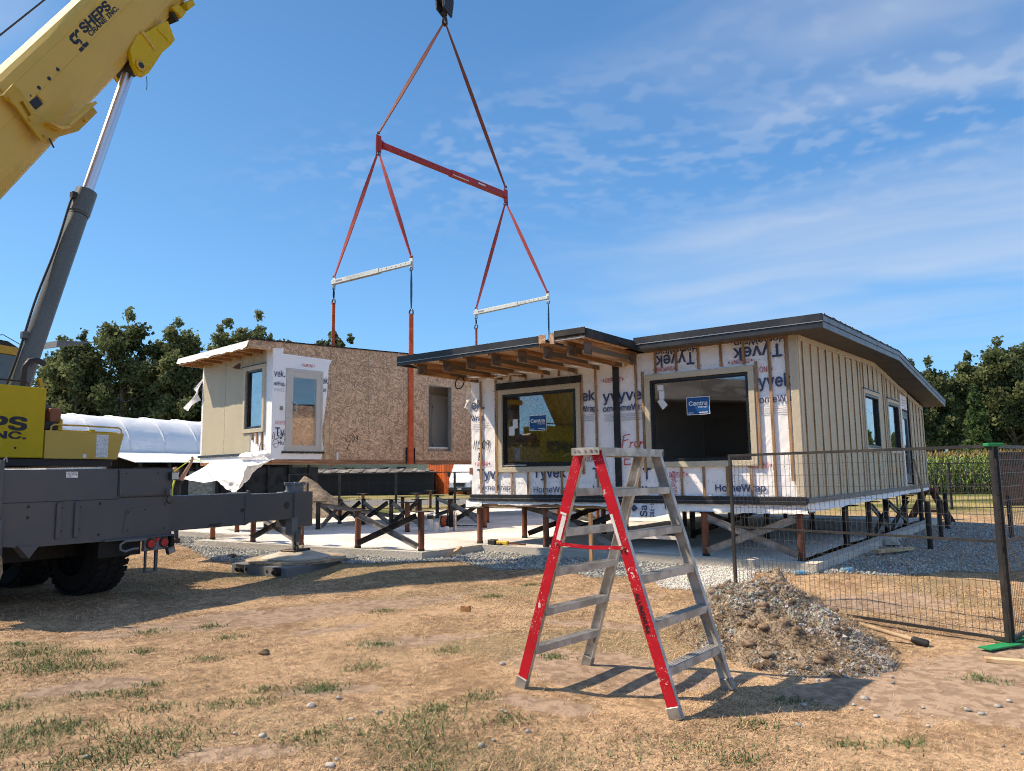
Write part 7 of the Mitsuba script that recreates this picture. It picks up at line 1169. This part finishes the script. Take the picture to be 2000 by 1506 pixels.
part(ct_, 'long_side', corr(6.0, 2.6), 'mat_container_orange', fr=fcn); v_, f_ = corr(2.4, 2.6); part(ct_, 'end_wall', (np.stack([-v_[:, 1], v_[:, 0], v_[:, 2]], 1), f_), 'mat_container_orange', fr=fcn); part(ct_, 'frame', cat([bx(-.06, .06, -.06, .06, 0, 2.6), bx(5.94, 6.06, -.06, .06, 0, 2.6), bx(-.06, .06, 2.34, 2.46, 0, 2.6), bx(0, 6, -.05, .05, 2.48, 2.6), bx(0, 6, -.05, .05, 0, .14), bx(-.05, .05, 0, 2.4, 2.48, 2.6), bx(-.05, .05, 0, 2.4, 0, .14)]), 'mat_container_orange', fr=fcn); part(ct_, 'roof', bx(0, 6, 0, 2.4, 2.55, 2.59), 'mat_container_orange', fr=fcn); part(ct_, 'back_side', bx(0, 6, 2.40, 2.43, .1, 2.5), 'mat_container_orange', fr=fcn)
# delivery van, nose towards the viewer
vn = thing('delivery_van', 'white high roofed delivery van parked nose first beside the orange container', 'van'); fv = Frame((-4.12, 58.2, 0), math.radians(-90 - 13))
S8 = lambda xs: hull([(x, s * y, z) for x, y, z in xs for s in (-1, 1)])
part(vn, 'body', S8([(-5.4, .98, .35), (-5.4, 1.0, 1.3), (-5.3, .88, 2.62), (-2.0, .88, 2.72), (-1.35, .86, 2.55), (-.65, .93, 1.42), (-.25, .98, 1.2), (-.25, 1.0, .40)]), 'mat_van_white', 25, fr=fv); part(vn, 'bonnet', S8([(-.9, .92, 1.52), (-.9, .95, 1.1), (-.02, .86, 1.16), (.12, .80, .98), (.12, .86, .62), (-.6, .97, .62)]), 'mat_van_white', 25, fr=fv); part(vn, 'bumper', S8([(-.3, .99, .30), (-.3, .99, .62), (.16, .86, .60), (.20, .80, .42), (.12, .86, .28)]), 'mat_van_black', 25, fr=fv)
part(vn, 'windscreen', S8([(-.70, .80, 1.50), (-.66, .82, 1.51), (-1.33, .74, 2.38), (-1.29, .74, 2.40)]), 'mat_van_glass', fr=fv); part(vn, 'grille', S8([(.10, .40, .66), (.155, .40, .68), (.09, .44, .98), (.145, .42, .96)]), 'mat_van_black', fr=fv)
for s in (-1, 1):
    part(vn, 'headlight', hull([(x, s * y, z) for x, y, z in ((.13, .48, .80), (.13, .50, .98), (-.22, .98, 1.12), (-.12, .97, .84), (.0, .86, 1.02))]), 'mat_van_glass', fr=fv); part(vn, 'mirror', cbx(-.75, -.60, min(s * 1.02, s * 1.24), max(s * 1.02, s * 1.24), 1.45, 1.85, .03), 'mat_van_black', fr=fv); part(vn, 'side_window', hull([(x, s * y, z) for x, y, z in ((-1.0, .955, 1.5), (-1.95, .965, 1.5), (-1.95, .915, 2.25), (-1.45, .912, 2.25), (-1.0, .99, 1.51), (-1.9, .99, 1.51))]), 'mat_van_glass', fr=fv); part(vn, 'wheel_arch', disc((-.55, s * .985, .36), (0, s, 0), .42, .015, 20), 'mat_van_black', fr=fv)
    for x in (-.55, -4.3): w_ = part(vn, 'wheel', disc((x, s * .80, .34), (0, s, 0), .34, .20, 24), 'mat_rubber', fr=fv); part(w_, 'rim', disc((x, s * 1.0, .34), (0, s, 0), .2, .012, 16), 'mat_galv', fr=fv)
part(vn, 'number_plate', bx(.205, .215, -.16, .16, .44, .55), 'mat_paper', fr=fv); part(vn, 'front_vent', bx(.195, .205, -.5, .5, .58, .62), 'mat_crane_dark', fr=fv)
def pile_fn(U, W):
    x, y = -11.6 + 6.6 * U, 28.2 + 5.2 * W; r = np.hypot((x + 8.5) / 2.5, (y - 30.6) / 2.1); p = np.stack([x, y, x * 0], -1); return np.stack([x, y, -.1 + np.clip(1 - r, 0, 1) * 1.75 * .95 + (meshkit.fbm(p * 1.7, 4, 2) - .5) * .5 * np.clip(1.2 - r, 0, 1)], -1)
one('dirt_pile', 'brown pile of dug out soil far behind the outrigger jack', 'dirt pile', grid(pile_fn, 60, 50), 'mat_mound', True)
one('timber_stack', 'pale boards lying on the ground far behind the piers', 'boards', cat([bar((-3.2 + .3 * i, 33.0 + .5 * i, .12 + .05 * i), (2.2 + .2 * i, 32.6 + .5 * i, .12 + .05 * i), .2, .06) for i in range(4)]), 'mat_lumber_pale')
rb = thing('rusty_bin', 'large rusty brown steel bin behind the fence at the right edge', 'steel bin'); part(rb, 'side_panel', hull([(20.75, 32.2, .12), (26.5, 31.6, .12), (20.6, 32.1, 2.18), (26.6, 31.5, 2.2), (20.75, 32.26, .12), (26.5, 31.66, .12), (20.6, 32.16, 2.18), (26.6, 31.56, 2.2)]), 'mat_rust_panel'); part(rb, 'end_panel', hull([(20.85, 32.2, .12), (22.8, 34.5, .12), (20.75, 32.1, 2.1), (22.7, 34.6, 2.1), (20.91, 32.2, .12), (22.86, 34.5, .12), (20.81, 32.1, 2.1), (22.76, 34.6, 2.1)]), 'mat_rust_panel'); part(rb, 'rim', bar((20.55, 32.08, 2.21), (26.6, 31.48, 2.23), .12, .1), 'mat_dark_steel'); part(rb, 'rib', bar((22.6, 31.93, .12), (22.5, 31.85, 2.18), .1, .08, (0, 1, 0)), 'mat_rust_panel'); part(rb, 'runner', bar((20.9, 32.3, .07), (26.4, 31.7, .07), .15, .14), 'mat_dark_steel')
# a dark board-clad barn outside the frame to the left: it is mirrored in the front windows
bn = thing('board_barn', 'dark barn clad in horizontal boards outside the left edge', 'barn'); part(bn, 'core', bx(-17, -11.4, -7, 6.2, 0, 4.3), 'mat_barn_dark')
for j in range(21): part(bn, 'board', hull([(-11.39, y, z) for y in (-7, 6.2) for z in (.05 + .205 * j, .25 + .205 * j)] + [(-11.34, y, .05 + .205 * j) for y in (-7, 6.2)]), 'mat_barn_board')
part(bn, 'roof', hull([(x, y, z) for y in (-7.4, 6.6) for x, z in ((-11.0, 4.25), (-11.0, 4.33), (-14.2, 5.6), (-17.4, 4.3))]), 'mat_roof_grey')
scene['mat_sun_glass'] = {'type': 'twosided', 'bsdf': scene['mat_sun_glass']}; scene['mat_chrome'] = {'type': 'twosided', 'bsdf': scene['mat_chrome']}
